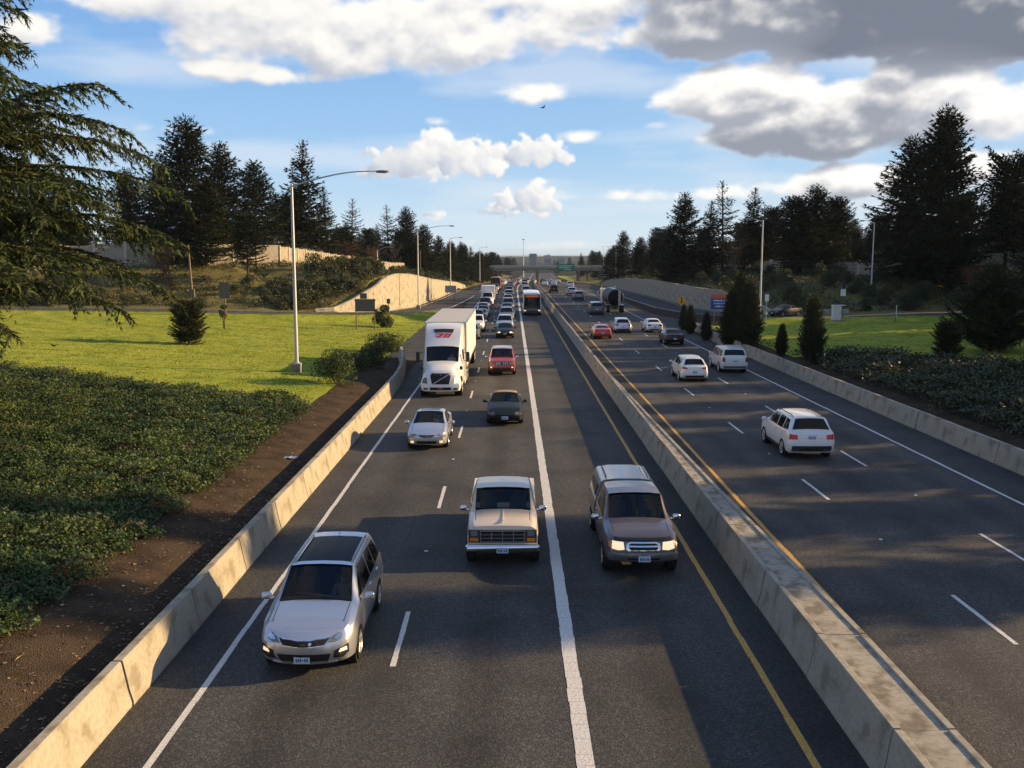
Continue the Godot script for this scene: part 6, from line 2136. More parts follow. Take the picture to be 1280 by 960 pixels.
func semi_truck() -> void:
	var w := paint(Color(0.74, 0.74, 0.73), 0.0)
	var s := Shell.new()
	s.setup([[3.25, 0.34, 1.02, 1.10, 0.72, 1.0, 1.02, 0.60, 1.36, 0.05, false], [3.05, 0.33, 1.12, 1.19, 0.78, 1.06, 1.16, 0.66, 1.50, 0.06, false], [2.3, 0.42, 1.14, 1.19, 0.9, 0.98, 1.50, 0.72, 1.76, 0.07, false], [1.55, 0.48, 1.14, 1.20, 1.0, 1.08, 1.72, 0.98, 1.90, 0.06, true], [1.02, 0.48, 1.18, 1.23, 1.1, 1.20, 1.85, 1.02, 2.72, 0.07, true],
		[0.72, 0.48, 1.2, 1.24, 1.1, 1.22, 1.95, 1.05, 3.00, 0.08, false], [-0.05, 0.48, 1.2, 1.25, 1.1, 1.23, 2.0, 1.12, 3.80, 0.07, false], [-0.8, 0.48, 1.2, 1.25, 1.1, 1.23, 2.0, 1.16, 3.98, 0.05, false], [-1.3, 0.48, 1.2, 1.25, 1.1, 1.23, 2.0, 1.16, 3.99, 0.03, false]], 5)
	for i in 11: s.nose[i] = [0.05, 0.05, 0.0, 0.0, 0.0, 0.06, 0.08, 0.12, 0.14, 0.14, 0.14][i]
	s.bow = 0.16
	var t := Node3D.new()
	var top := func(x: float, z: float) -> Vector3: return s.top(x, z)
	var side := func(z: float, y: float) -> Vector3: return s.side(z, y)
	var front := func(x: float, y: float) -> Vector3: return s.end(x, y)
	mk("cab", s.body(Vector2i(15, 20)), w, t, 38.0)
	mk("windshield", patch([[-0.96, 1.52], [0.96, 1.52], [0.99, 1.07], [-0.99, 1.07]], top, 0.008), M.pane, t, 40.0)
	boxpart("dashboard", t, Vector3(0, 1.72, 1.1), Vector3(2.1, 0.2, 0.5), M.interior, 0.05)
	boxpart("cab_back_panel", t, Vector3(0, 2.0, -0.2), Vector3(2.2, 1.7, 0.06), M.dark)
	for m in [false, true]:
		var b := patch([[1.0, 1.95], [0.78, 2.55], [0.15, 2.55], [0.15, 1.95]], side, 0.008)
		if m: b = mirrored(b)
		mk("side_window", b, M.glass, t, 40.0)
		for q in [["headlight", [[0.76, 0.80], [0.80, 1.14], [1.02, 1.16], [1.06, 0.84]], "lamp_lit" if not m else "lamp_clear", 0.015], ["fog_lamp", [[0.74, 0.46], [0.74, 0.56], [0.98, 0.56], [0.98, 0.46]], "trim", 0.015]]:
			b = patch(q[1], front, q[3], false, 0.06)
			if m: b = mirrored(b)
			mk(q[0], b, M[q[2]], t, 40.0)
	mk("grille", patch([[-0.50, 0.78], [-0.62, 1.38], [0.62, 1.38], [0.50, 0.78]], front, 0.02, false, 0.08), M.dark, t, 40.0)
	mk("grille_diagonal", patch([[-0.46, 0.80], [-0.38, 0.80], [0.58, 1.36], [0.50, 1.36]], front, 0.04, false, 0.08), M.dull_chrome, t, 40.0)
	mk("lower_grille", patch([[-0.60, 0.44], [-0.62, 0.60], [0.62, 0.60], [0.60, 0.44]], front, 0.02, false, 0.08), M.dark, t, 40.0)
	mk("license_plate", patch([[-0.15, 0.47], [-0.15, 0.60], [0.15, 0.60], [0.15, 0.47]], front, 0.04, false, 0.08), mat("plate_red", Color(0.30, 0.06, 0.06)), t)
	# the dark cap and the red mark on the fairing
	var face := func(x: float, z: float) -> Vector3: return s.top(x, z)
	mk("fairing_panel", patch([[-0.56, 0.30], [0.56, 0.30], [0.62, 0.10], [-0.62, 0.10]], face, 0.012), M.trim, t, 40.0)
	var red := mat("logo_red", Color(0.62, 0.04, 0.03), 0.5)
	var logo := Node3D.new()
	logo.name = "logo"
	t.add_child(logo, true)
	for q in [[[-0.50, 0.34], [0.0, 0.34], [0.03, 0.40], [-0.47, 0.40]], [[-0.18, 0.40], [0.03, 0.40], [-0.20, 0.55], [-0.40, 0.55]], [[0.06, 0.34], [0.52, 0.34], [0.48, 0.40], [0.09, 0.40]], [[0.10, 0.40], [0.28, 0.40], [0.14, 0.55], [-0.06, 0.55]], [[0.32, 0.41], [0.48, 0.41], [0.34, 0.55], [0.18, 0.55]], [[-0.50, 0.45], [-0.30, 0.45], [-0.36, 0.50], [-0.48, 0.50]]]:
		mk("mark", patch(q, face, 0.012, false, 0.06), red, logo, 40.0)
	# mirrors, steps, tanks, bumper
	for sx in [-1.0, 1.0]:
		boxpart("mirror", t, Vector3(sx * 1.50, 2.15, 1.15), Vector3(0.22, 0.62, 0.14), M.trim, 0.05)
		var b := Buf.new()
		b.tube([Vector3(sx * 1.22, 2.42, 1.02), Vector3(sx * 1.45, 2.40, 1.12)], [0.02, 0.02], 5)
		b.tube([Vector3(sx * 1.22, 1.92, 1.06), Vector3(sx * 1.45, 1.92, 1.12)], [0.02, 0.02], 5)
		mk("mirror_arm", b, M.trim, t)
		boxpart("hood_mirror", t, Vector3(sx * 1.16, 1.62, 2.35), Vector3(0.18, 0.22, 0.10), M.trim, 0.04)
		boxpart("side_fairing", t, Vector3(sx * 1.20, 0.62, -2.0), Vector3(0.08, 0.70, 2.4), w, 0.03)
		var k := Buf.new()
		k.tube([Vector3(sx * 0.9, 0.72, -0.8), Vector3(sx * 0.9, 0.72, -2.9)], [0.33, 0.33], 14)
		mk("fuel_tank", k, M.dull_chrome, t, 40.0)
		boxpart("sleeper_window", t, Vector3(sx * 1.205, 2.35, -0.8), Vector3(0.03, 0.35, 0.5), M.glass, 0.005)
	boxpart("chassis", t, Vector3(0, 0.85, -3.0), Vector3(0.9, 0.25, 4.4), M.trim)
	add_wheels(t, [Vector3(1.22, 0.03, 2.25), Vector3(-1.22, 0.03, 2.25), Vector3(1.24, 0.0, -3.0), Vector3(-1.24, 0.0, -3.0), Vector3(1.24, 0.0, -4.3), Vector3(-1.24, 0.0, -4.3)], 0.51, 0.45, 10, false)
	var arch := wheel_meshes(0.51, 0.45, 10)
	for sx in [-1.0, 1.0]: part("wheel_arch", arch[3], M.dark, t, Transform3D(Basis(Vector3.UP, 0.0 if sx > 0 else PI), Vector3(sx * 1.205, 0.54, 2.25)))
	# the trailer
	var z0 := -1.75
	var z1 := -17.0
	var zm := (z0 + z1) / 2
	var side_m := mat("trailer_white", Color(0.70, 0.69, 0.66), 0.45)
	var roof_m := grain(mat("trailer_roof", Color(0.50, 0.49, 0.46), 0.7), M.concrete.albedo_texture, 0.5)
	var nside := 13
	var pl := (z0 - z1) / nside
	for sx in [-1.0, 1.0]:
		for k in nside:
			boxpart("side_panel", t, Vector3(sx * 1.27, 2.62, z0 - pl * (k + 0.5)), Vector3(0.04, 2.70, pl - 0.012), side_m, 0.006)
		boxpart("top_rail", t, Vector3(sx * 1.275, 4.01, zm), Vector3(0.07, 0.10, z0 - z1 + 0.02), M.rim, 0.01)
		boxpart("bottom_rail", t, Vector3(sx * 1.275, 1.19, zm), Vector3(0.07, 0.16, z0 - z1 + 0.02), M.rim, 0.01)
		boxpart("corner_post", t, Vector3(sx * 1.25, 2.62, z0 + 0.01), Vector3(0.10, 2.84, 0.10), M.rim, 0.03)
	boxpart("front_wall", t, Vector3(0, 2.62, z0 + 0.02), Vector3(2.42, 2.80, 0.05), side_m, 0.01)
	boxpart("roof", t, Vector3(0, 4.03, zm), Vector3(2.50, 0.04, z0 - z1), roof_m, 0.01)
	boxpart("rear_door", t, Vector3(0, 2.62, z1 - 0.01), Vector3(2.42, 2.80, 0.05), side_m, 0.01)
	boxpart("trailer_floor", t, Vector3(0, 1.15, zm), Vector3(2.46, 0.14, z0 - z1 - 0.1), M.trim)
	for sx in [-1.0, 1.0]: boxpart("landing_leg", t, Vector3(sx * 0.8, 0.75, -6.2), Vector3(0.12, 0.75, 0.14), M.trim)
	add_wheels(t, [Vector3(1.28, 0, -14.6), Vector3(-1.28, 0, -14.6), Vector3(1.28, 0, -15.9), Vector3(-1.28, 0, -15.9)], 0.51, 0.5, 10, false)
	park(t, "semi_truck", -4.15, 58.5, "white semi truck with long trailer and red mark on its fairing", "truck")
	driver(-4.15 + 0.5, 1.55, 57.9, Color(0.5, 0.5, 0.48), "driver in pale shirt high up in the white semi truck")


func city_bus(body: Material, label: String, x: float, d: float, lit_sign: bool) -> void:
	var s := Shell.new()
	s.setup([[6.0, 0.32, 1.16, 1.20, 0.8, 1.18, 1.15, 1.08, 2.98, 0.06, false], [5.85, 0.30, 1.24, 1.27, 0.8, 1.26, 1.15, 1.14, 3.02, 0.07, false], [5.4, 0.30, 1.27, 1.28, 0.9, 1.28, 1.2, 1.16, 3.05, 0.08, false], [0.0, 0.30, 1.27, 1.28, 0.9, 1.28, 1.2, 1.16, 3.05, 0.08, false], [-5.8, 0.30, 1.27, 1.28, 0.9, 1.28, 1.2, 1.16, 3.05, 0.08, false], [-6.0, 0.32, 1.22, 1.22, 0.9, 1.22, 1.2, 1.10, 2.98, 0.06, false]], 3)
	s.bow = 0.12
	var t := Node3D.new()
	mk("body", s.body(), body, t, 38.0)
	var front := func(q: float, y: float) -> Vector3: return s.end(q, y)
	var side := func(z: float, y: float) -> Vector3: return s.side(z, y)
	mk("front_mask", patch([[-1.13, 0.50], [-1.13, 1.3], [-1.06, 2.86], [1.06, 2.86], [1.13, 1.3], [1.13, 0.50]], front, 0.01), M.trim, t, 40.0)
	for sx in [-1.0, 1.0]: mk("windshield", patch([[sx * 0.04, 1.30], [sx * 0.04, 2.42], [sx * 1.04, 2.42], [sx * 1.10, 1.30]], front, 0.018), M.glass, t, 40.0)
	mk("destination_sign", patch([[-0.85, 2.52], [-0.85, 2.78], [0.85, 2.78], [0.85, 2.52]], front, 0.018), M.sign_led if lit_sign else M.dark, t)
	for sx in [-1.0, 1.0]:
		mk("headlight", patch([[sx * 0.82, 0.62], [sx * 0.82, 0.80], [sx * 1.10, 0.80], [sx * 1.10, 0.62]], front, 0.015), M.lamp_lit, t)
		boxpart("mirror", t, Vector3(sx * 1.45, 2.2, 6.05), Vector3(0.16, 0.42, 0.14), M.trim, 0.04)
		for k in 7:
			var b := patch([[4.7 - k * 1.45, 1.35], [4.7 - k * 1.45, 2.45], [3.4 - k * 1.45, 2.45], [3.4 - k * 1.45, 1.35]], side, 0.008)
			if sx < 0: b = mirrored(b)
			mk("side_window", b, M.glass, t, 40.0)
	if lit_sign:
		for k in 3: boxpart("bike_rack", t, Vector3(0, 0.72 + 0.14 * k, 6.25 + 0.03 * k), Vector3(1.5, 0.03, 0.03), M.rim)
	boxpart("front_bumper", t, Vector3(0, 0.42, 6.10), Vector3(2.36, 0.20, 0.16), M.trim, 0.05)
	add_wheels(t, [Vector3(1.285, 0.0, 3.3), Vector3(-1.285, 0.0, 3.3), Vector3(1.285, 0.0, -2.9), Vector3(-1.285, 0.0, -2.9)], 0.48, 0.3, 8)
	park(t, "bus", x, d, label, "bus")


func box_truck(x: float, d: float, label: String) -> void:
	var t := kind("van", paint(Color(0.72, 0.73, 0.74)), {"L": 3.4, "W": 2.0, "H": 2.15, "zc": 0.85, "zt": 0.35, "zr": -1.3, "zd": -1.55, "nose_y": 1.05, "cowl_y": 1.30, "belt": 1.25, "deck": 1.3, "tail_y": 1.3, "roof_end": 2.1, "zf": 0.9, "quarter": false, "doors": false, "sill": false, "sub": 2, "plate_rear": 0.0, "r": 0.38})
	t.get_node("wheel").get_parent()
	slide(t, 2.0)
	boxpart("cargo_box", t, Vector3(0, 2.0, -1.6), Vector3(2.3, 2.3, 4.4), paint(Color(0.70, 0.71, 0.72)), 0.04)
	boxpart("box_floor", t, Vector3(0, 0.75, -1.6), Vector3(2.2, 0.15, 4.3), M.trim)
	add_wheels(t, [Vector3(1.08, 0, -2.2), Vector3(-1.08, 0, -2.2)], 0.42, 0.35, 8, false)
	lamps_on(t)
	park(t, "box_truck", x, d, label, "truck")


func tanker_truck() -> void:
	var t := Node3D.new()
	var dark := mat("tank_black", Color(0.010, 0.010, 0.012), 0.6, 0.0, 0.2)
	var b := Buf.new()
	var prof := [Vector2(0.0, -6.0), Vector2(0.7, -5.92), Vector2(1.08, -5.7), Vector2(1.16, -5.4), Vector2(1.16, 3.4), Vector2(1.08, 3.7), Vector2(0.0, 3.9)]
	b.lathe(prof, 28, Vector3(0, 2.15, 0), Basis(Vector3(1, 0, 0), PI / 2))
	mk("tank", b, dark, t, 40.0)
	for z in [-5.4, -3.0, -0.6, 1.8, 3.4]:
		b = Buf.new()
		b.lathe([Vector2(1.165, -0.05), Vector2(1.20, -0.03), Vector2(1.20, 0.03), Vector2(1.165, 0.05)], 28, Vector3(0, 2.15, z), Basis(Vector3(1, 0, 0), PI / 2))
		mk("tank_band", b, M.dull_chrome, t, 40.0)
	boxpart("catwalk", t, Vector3(0, 3.34, -1.0), Vector3(0.5, 0.06, 6.0), M.dull_chrome)
	boxpart("frame", t, Vector3(0, 0.92, -1.2), Vector3(1.0, 0.25, 9.6), M.trim)
	boxpart("rear_bumper", t, Vector3(0, 0.55, -6.0), Vector3(2.4, 0.14, 0.12), M.trim)
	for sx in [-1.0, 1.0]:
		boxpart("taillight", t, Vector3(sx * 0.95, 0.75, -6.02), Vector3(0.28, 0.12, 0.06), M.red_lens)
		for z in [-5.0, -3.7]: boxpart("fender", t, Vector3(sx * 1.0, 1.10, z), Vector3(0.5, 0.05, 1.15), M.dull_chrome)
	boxpart("ladder", t, Vector3(-0.5, 2.1, -6.05), Vector3(0.35, 2.2, 0.04), M.dull_chrome)
	boxpart("tractor_cab", t, Vector3(0, 2.0, 6.0), Vector3(2.3, 2.3, 2.2), paint(Color(0.6, 0.61, 0.62)), 0.15)
	boxpart("tractor_hood", t, Vector3(0, 1.45, 7.8), Vector3(1.7, 1.2, 1.6), paint(Color(0.6, 0.61, 0.62)), 0.15)
	boxpart("rear_window", t, Vector3(0, 2.55, 4.89), Vector3(1.2, 0.5, 0.02), M.glass)
	for sx in [-1.0, 1.0]: boxpart("side_window", t, Vector3(sx * 1.155, 2.5, 6.3), Vector3(0.02, 0.6, 1.0), M.glass)
	for sx in [-1.0, 1.0]:
		b = Buf.new()
		b.tube([Vector3(sx * 1.0, 1.2, 4.7), Vector3(sx * 1.0, 3.5, 4.7)], [0.08, 0.08], 8)
		mk("exhaust_stack", b, M.chrome, t, 40.0)
		boxpart("mirror", t, Vector3(sx * 1.42, 2.4, 6.9), Vector3(0.14, 0.5, 0.12), M.chrome, 0.03)
	add_wheels(t, [Vector3(1.22, 0, -5.0), Vector3(-1.22, 0, -5.0), Vector3(1.22, 0, -3.7), Vector3(-1.22, 0, -3.7), Vector3(1.22, 0, 3.4), Vector3(-1.22, 0, 3.4), Vector3(1.22, 0, 4.7), Vector3(-1.22, 0, 4.7), Vector3(1.15, 0, 7.7), Vector3(-1.15, 0, 7.7)], 0.5, 0.45, 10, false)
	park(t, "tanker_truck", 14.9, 144.0, "black tanker truck driving away in the outer lane by the exit", "truck", "", PI)


const ORDINAL := ["", "first", "second", "third", "fourth", "fifth", "sixth", "seventh", "eighth", "ninth", "tenth", "eleventh", "twelfth", "thirteenth", "fourteenth", "fifteenth", "sixteenth", "seventeenth", "eighteenth", "nineteenth", "twentieth", "twenty-first", "twenty-second", "twenty-third", "twenty-fourth", "twenty-fifth", "twenty-sixth", "twenty-seventh", "twenty-eighth", "twenty-ninth", "thirtieth", "thirty-first", "thirty-second", "thirty-third", "thirty-fourth"]


func build_traffic() -> void:
	silver_suv()
	beige_pickup()
	maroon_pickup()
	print("near cars ", Time.get_ticks_msec())
	var white := paint(Color(0.72, 0.73, 0.73))
	var silver := paint(Color(0.54, 0.56, 0.60), 0.75)
	# the silver compact with a sunroof
	var t := kind("sedan", silver, {"L": 4.35, "W": 1.72, "H": 1.42, "see_through": true, "zc": 1.02, "zt": 0.28, "zr": -0.85, "zd": -1.42, "zf": 1.30, "zb2": -1.28, "nose_y": 0.72, "deck": 1.0, "plan": 0.80, "bow": 0.12, "plate_front": 0.0,
		"front": [["headlight", [[0.38, 0.555], [0.50, 0.68], [0.78, 0.70], [0.80, 0.60], [0.60, 0.54]], "lamp_clear", 0.010, true], ["grille", [[-0.30, 0.60], [-0.34, 0.645], [0.34, 0.645], [0.30, 0.60], [0.10, 0.555], [-0.10, 0.555]], "dark", 0.012, false], ["lower_grille", [[-0.40, 0.30], [-0.42, 0.42], [0.42, 0.42], [0.40, 0.30]], "dark", 0.010, false], ["fog_lamp", [[0.54, 0.32], [0.54, 0.42], [0.68, 0.42], [0.68, 0.32]], "lamp_lit", 0.014, true]],
		"top": [["sunroof", [[-0.42, 0.10], [0.42, 0.10], [0.42, -0.55], [-0.42, -0.55]], "glass", 0.008]]})
	park(t, "sedan", -3.61, 42.1, "silver compact sedan with sunroof in front of the white semi truck", "car")
	driver(-3.61 + 0.37, 0.50, 42.0, Color(0.30, 0.28, 0.25), "driver in tan behind the windshield of the silver compact")
	# the dark convertible with a tan top
	t = kind("sedan", paint(Color(0.008, 0.014, 0.011), 0.0), {"L": 4.8, "W": 1.76, "H": 1.38, "see_through": true, "zc": 0.95, "zt": 0.30, "zr": -0.75, "zd": -1.40, "nose_y": 0.70, "zf": 1.45, "zb2": -1.25, "bow": 0.14, "mirror": M.trim,
		"top": [["soft_top", [[-0.60, 0.26], [0.60, 0.26], [0.60, -0.80], [-0.60, -0.80]], mat("canvas_tan", Color(0.36, 0.25, 0.15), 0.9), 0.012]], "front": [["headlight", [[0.46, 0.55], [0.52, 0.66], [0.80, 0.66], [0.82, 0.57], [0.60, 0.53]], "lamp_clear", 0.010, true], ["grille", [[-0.26, 0.50], [-0.30, 0.58], [0.30, 0.58], [0.26, 0.50]], "dark", 0.012, false], ["lower_grille", [[-0.50, 0.28], [-0.52, 0.36], [0.52, 0.36], [0.50, 0.28]], "dark", 0.010, false]], "plate_front": 0.42})
	park(t, "convertible", -0.35, 48.2, "dark green convertible with tan soft top in the middle lane", "car")
	driver(-0.35 + 0.38, 0.48, 48.1, Color(0.22, 0.20, 0.18), "driver behind the windshield of the dark convertible")
	semi_truck()
	# the red SUV
	t = kind("suv", paint(Color(0.30, 0.035, 0.03), 0.25), {"see_through": true, "plan": 0.90, "nose_y": 1.02, "mirror": M.chrome, "roof_w": 0.76, "plate_front": 0.0,
		"front": [["headlight", [[0.52, 0.78], [0.52, 0.92], [0.84, 0.92], [0.86, 0.80]], "lamp_clear", 0.01, true], ["grille", [[-0.46, 0.74], [-0.46, 0.94], [0.46, 0.94], [0.46, 0.74]], "trim", 0.01, false], ["lower_grille", [[-0.60, 0.34], [-0.62, 0.54], [0.62, 0.54], [0.60, 0.34]], "trim", 0.01, false], ["fog_lamp", [[0.66, 0.54], [0.66, 0.62], [0.78, 0.62], [0.78, 0.54]], "lamp_lit", 0.014, true],
			["grille_slot", [[-0.40, 0.76], [-0.40, 0.92], [-0.34, 0.92], [-0.34, 0.76]], "dull_chrome", 0.016, true], ["grille_slot", [[-0.28, 0.76], [-0.28, 0.92], [-0.22, 0.92], [-0.22, 0.76]], "dull_chrome", 0.016, true], ["grille_slot", [[-0.16, 0.76], [-0.16, 0.92], [-0.10, 0.92], [-0.10, 0.76]], "dull_chrome", 0.016, true]]})
	park(t, "suv", -0.70, 67.7, "red SUV with slotted grille and bright mirrors in the middle lane", "suv")
	# driving away
	t = kind("suv", white, {"L": 4.6, "W": 1.93, "H": 1.70, "sub": 5, "roof_w": 0.70, "zd": -2.14, "zr": -1.80, "rails": true, "rail_mat": "trim", "tail_rake": 0.9, "plate_rear": 0.92,
		"rear": [["taillight", [[0.58, 0.84], [0.58, 1.02], [0.86, 1.04], [0.90, 0.84]], "lamp_red_lit", 0.014, true], ["tailgate_panel", [[-0.56, 0.74], [-0.56, 1.04], [0.56, 1.04], [0.56, 0.74]], "rim", 0.006, false], ["bumper_trim", [[-0.78, 0.36], [-0.80, 0.58], [0.80, 0.58], [0.78, 0.36]], "trim", 0.014, false], ["exhaust", [[0.50, 0.40], [0.50, 0.46], [0.70, 0.46], [0.70, 0.40]], "chrome", 0.03, true]]})
	park(t, "suv", 12.08, 40.3, "white crossover SUV, nearest vehicle driving away", "suv", "", PI)
	t = kind("hatch", white, {"sub": 5, "plate_rear": 0.66, "rear": [["taillight", [[0.46, 0.86], [0.50, 0.94], [0.80, 1.02], [0.86, 0.94], [0.80, 0.86]], "lamp_red_lit", 0.014, true], ["bumper_trim", [[-0.6, 0.30], [-0.62, 0.44], [0.62, 0.44], [0.6, 0.30]], "trim", 0.01, false]]})
	park(t, "hatchback", 11.9, 64.2, "white hatchback driving away, left of the boxy white SUV", "car", "", PI)
	t = kind("suv", paint(Color(0.62, 0.63, 0.62)), {"L": 4.87, "H": 1.76, "roof_w": 0.80, "plan": 0.9, "rear": [["taillight", [[0.70, 0.80], [0.70, 1.10], [0.86, 1.10], [0.88, 0.80]], "red_lens", 0.014, true], ["bumper_trim", [[-0.78, 0.40], [-0.80, 0.50], [0.80, 0.50], [0.78, 0.40]], "trim", 0.014, false]]})
	park(t, "suv", 15.6, 69.1, "boxy white SUV driving away beside the outer white line", "suv", "", PI)
	t = kind("sedan", paint(Color(0.015, 0.015, 0.017), 0.2), {"rear": [["taillight", [[0.46, 0.78], [0.46, 0.90], [0.76, 0.88], [0.80, 0.76]], "red_lens", 0.012, true]]})
	park(t, "sedan", 14.95, 90.0, "black sedan driving away behind the white sedan", "car", "", PI)
	t = kind("sedan", white, {"sub": 3})
	park(t, "sedan", 15.2, 104.3, "white sedan driving away in the outer lane ahead of the black sedan", "car", "", PI)
	t = kind("hatch", silver, {"sub": 3})
	park(t, "hatchback", 11.75, 103.5, "silver hatchback driving away beside the red coupe", "car", "", PI)
	t = kind("sedan", paint(Color(0.42, 0.02, 0.025), 0.1), {"sub": 3, "H": 1.34, "roof_w": 0.64, "rear": [["taillight", [[0.40, 0.76], [0.40, 0.90], [0.76, 0.88], [0.80, 0.74]], "lamp_red_lit", 0.012, true]]})
	park(t, "coupe", 8.95, 96.5, "bright red coupe driving away in the inner lane by the median", "car", "", PI)
	t = kind("van", paint(Color(0.085, 0.080, 0.085), 0.3), {"sub": 3})
	park(t, "minivan", 11.75, 135.0, "dark grey minivan driving away beside the tanker", "van", "", PI)
	tanker_truck()
	# the car waiting on the exit ramp
	t = kind("sedan", paint(Color(0.02, 0.02, 0.025), 0.2), {"sub": 3})
	t.name = numbered("sedan")
	add_child(t, true)
	t.remove_meta("shell")
	t.position = Vector3(33.6, 0.78, -118.2)
	t.rotation.y = -1.0
	tag(t, "dark sedan on the ramp behind the shaded grass", "car")
	# the jam: simpler copies of four kinds, repainted
	var simple := {"sub": 2, "doors": false, "sill": false}
	var proto := {}
	for k in ["sedan", "hatch", "suv", "van"]:
		proto[k] = kind(k, white, simple)
		proto[k].remove_meta("shell")
	var cols := {"white": Color(0.70, 0.71, 0.71), "silver": Color(0.42, 0.43, 0.45), "grey": Color(0.14, 0.145, 0.15), "black": Color(0.016, 0.016, 0.018), "blue": Color(0.06, 0.10, 0.20), "red": Color(0.30, 0.03, 0.03), "tan": Color(0.34, 0.28, 0.20), "green": Color(0.04, 0.08, 0.06), "pale blue": Color(0.36, 0.44, 0.52)}
	var word := {"sedan": "sedan", "hatch": "hatchback", "suv": "SUV", "van": "minivan"}
	var name_ := {"sedan": "sedan", "hatch": "hatchback", "suv": "suv", "van": "minivan"}
	rng.seed = 404
	var lanes := [
		[-4.05, "in the left jam lane", "behind the white semi truck", [[93.5, "sedan", "grey"], [103.0, "suv", "white"], [112.5, "suv", "black"], [121.0, "sedan", "silver"], [129.0, "sedan", "grey"], [137.0, "sedan", "white"], [146.0, "suv", "black"], [158.0, "box", ""], [172.0, "suv", "pale blue"], [181.5, "sedan", "white"], [191.0, "hatch", "red"], [200.0, "van", "silver"], [211.0, "sedan", "white"], [221.0, "suv", "grey"], [234.0, "redbus", ""], [250.0, "suv", "black"], [260.0, "sedan", "white"]], 270.0, 420.0, 0.0],
		[-0.60, "in the middle jam lane", "behind the red SUV", [[95.0, "sedan", "black"], [103.0, "suv", "pale blue"], [118.5, "suv", "grey"], [127.0, "sedan", "blue"], [136.0, "sedan", "silver"], [144.5, "van", "grey"], [153.5, "sedan", "white"], [162.5, "hatch", "tan"], [172.0, "sedan", "black"], [181.0, "suv", "white"], [191.0, "sedan", "silver"]], 201.0, 420.0, 0.0],
		[2.95, "in the carpool lane", "behind the city bus", [[176.0, "sedan", "silver"], [201.0, "suv", "grey"], [214.0, "sedan", "white"], [242.0, "suv", "tan"], [275.0, "sedan", "white"], [312.0, "suv", "black"], [352.0, "sedan", "white"], [398.0, "van", "silver"], [440.0, "sedan", "grey"]], 0.0, 0.0, 0.0],
		[9.2, "driving away along the median", "ahead of the red coupe", [[214.0, "suv", "black"], [282.0, "sedan", "white"], [296.0, "suv", "grey"], [372.0, "suv", "black"], [405.0, "sedan", "grey"]], 0.0, 0.0, PI],
		[12.3, "driving away in the middle lane", "ahead of the grey minivan", [[176.0, "suv", "grey"], [197.0, "suv", "silver"], [300.0, "sedan", "white"], [350.0, "sedan", "tan"], [420.0, "suv", "white"]], 0.0, 0.0, PI],
		[15.4, "driving away in the outer lane", "ahead of the tanker", [[258.0, "van", "white"], [385.0, "sedan", "white"]], 0.0, 0.0, PI]]
	for lane in lanes:
		var list: Array = lane[3]
		var d: float = lane[4]
		while d > 0.0 and d < lane[5]:
			list.append([d, ["sedan", "suv", "hatch", "sedan", "van", "suv"][rng.randi() % 6], ["white", "silver", "grey", "black", "white", "blue", "silver", "tan", "red", "white"][rng.randi() % 10]])
			d += rf(8.5, 13.0)
		var n := 0
		for q in list:
			n += 1
			var x: float = lane[0] + rf(-0.18, 0.18)
			var where := "%s, %s %s" % [lane[1], ORDINAL[mini(n, 34)], lane[2]]
			if q[1] == "box": box_truck(x, q[0] + 4.0, "white box truck " + where)
			elif q[1] == "redbus": city_bus(paint(Color(0.30, 0.04, 0.035)), "red bus " + where, x, q[0] + 6.0, false)
			else:
				var c: Node3D = proto[q[1]].duplicate()
				var p := paint(cols[q[2]], 0.0 if q[2] == "white" else 0.3)
				for k in c.get_children():
					if str(k.name).begins_with("body") or str(k.name).begins_with("mirror"): (k as MeshInstance3D).material_override = p
				if lane[6] == 0.0 and rng.randf() < 0.45 or q[0] == 95.0: lamps_on(c)
				if lane[6] != 0.0 and rng.randf() < 0.4: lamps_on(c, "taillight", "lamp_red_lit")
				park(c, name_[q[1]], x, q[0] + 2.3, "%s %s %s" % [q[2], word[q[1]], where], "suv" if q[1] == "suv" else "van" if q[1] == "van" else "car", "cars in the jam" if lane[6] == 0.0 else "cars driving away", lane[6])
	for k in proto: proto[k].free()
	city_bus(white, "white city bus with orange sign in the carpool lane", 2.75, 137.5, true)


# ---------------------------------------------------------------- lamps, signs, birds

func street_lamp(at: Vector3, h: float, arm: float, to: float, label: String, rise := 0.9, lean := 0.0) -> void:
	var t := thing("street_lamp", at, label, "street lamp", "street lamps along the freeway")
	var b := Buf.new()
	b.box(Vector3(0, 0.18, 0), Vector3(0.62, 0.76, 0.62), Basis(), 0.05)
	mk("base", b, M.concrete_dark, t)
	b = Buf.new()
	b.lathe([Vector2(0.20, 0.56), Vector2(0.20, 0.60), Vector2(0.13, 0.64), Vector2(0.125, 0.7), Vector2(0.075, h), Vector2(0.0, h + 0.05)], 12, Vector3.ZERO)
	mk("pole", b, M.galvanized, t, 50.0)
	b = Buf.new()
	var line := []
	var rad := []
	for k in 11:
		var f := k / 10.0
		line.append(Vector3(to * arm * f, h - 0.12 + rise * sin(minf(f * 1.12, 1.0) * PI / 2), lean * f))
		rad.append(lerpf(0.055, 0.032, f))
	b.tube(line, rad, 8)
	mk("arm", b, M.galvanized, t, 60.0)
	b = Buf.new()
	b.lathe([Vector2(0.0, -0.10), Vector2(0.10, -0.08), Vector2(0.14, 0.1), Vector2(0.15, 0.35), Vector2(0.10, 0.62), Vector2(0.0, 0.70)], 12, line[-1] + Vector3(to * 0.0, -0.02, 0), Basis(Vector3(0, 0, 1), -to * PI / 2) * Basis.from_scale(Vector3(0.62, 1, 1)))
	var head := mk("lamp_head", b, M.lamp_housing, t, 60.0)
	b = Buf.new()
	b.lathe([Vector2(0.0, -0.06), Vector2(0.09, -0.03), Vector2(0.125, 0.02)], 10, line[-1] + Vector3(to * 0.42, -0.07, 0))
	mk("lens", b, M.lens, head, 60.0)


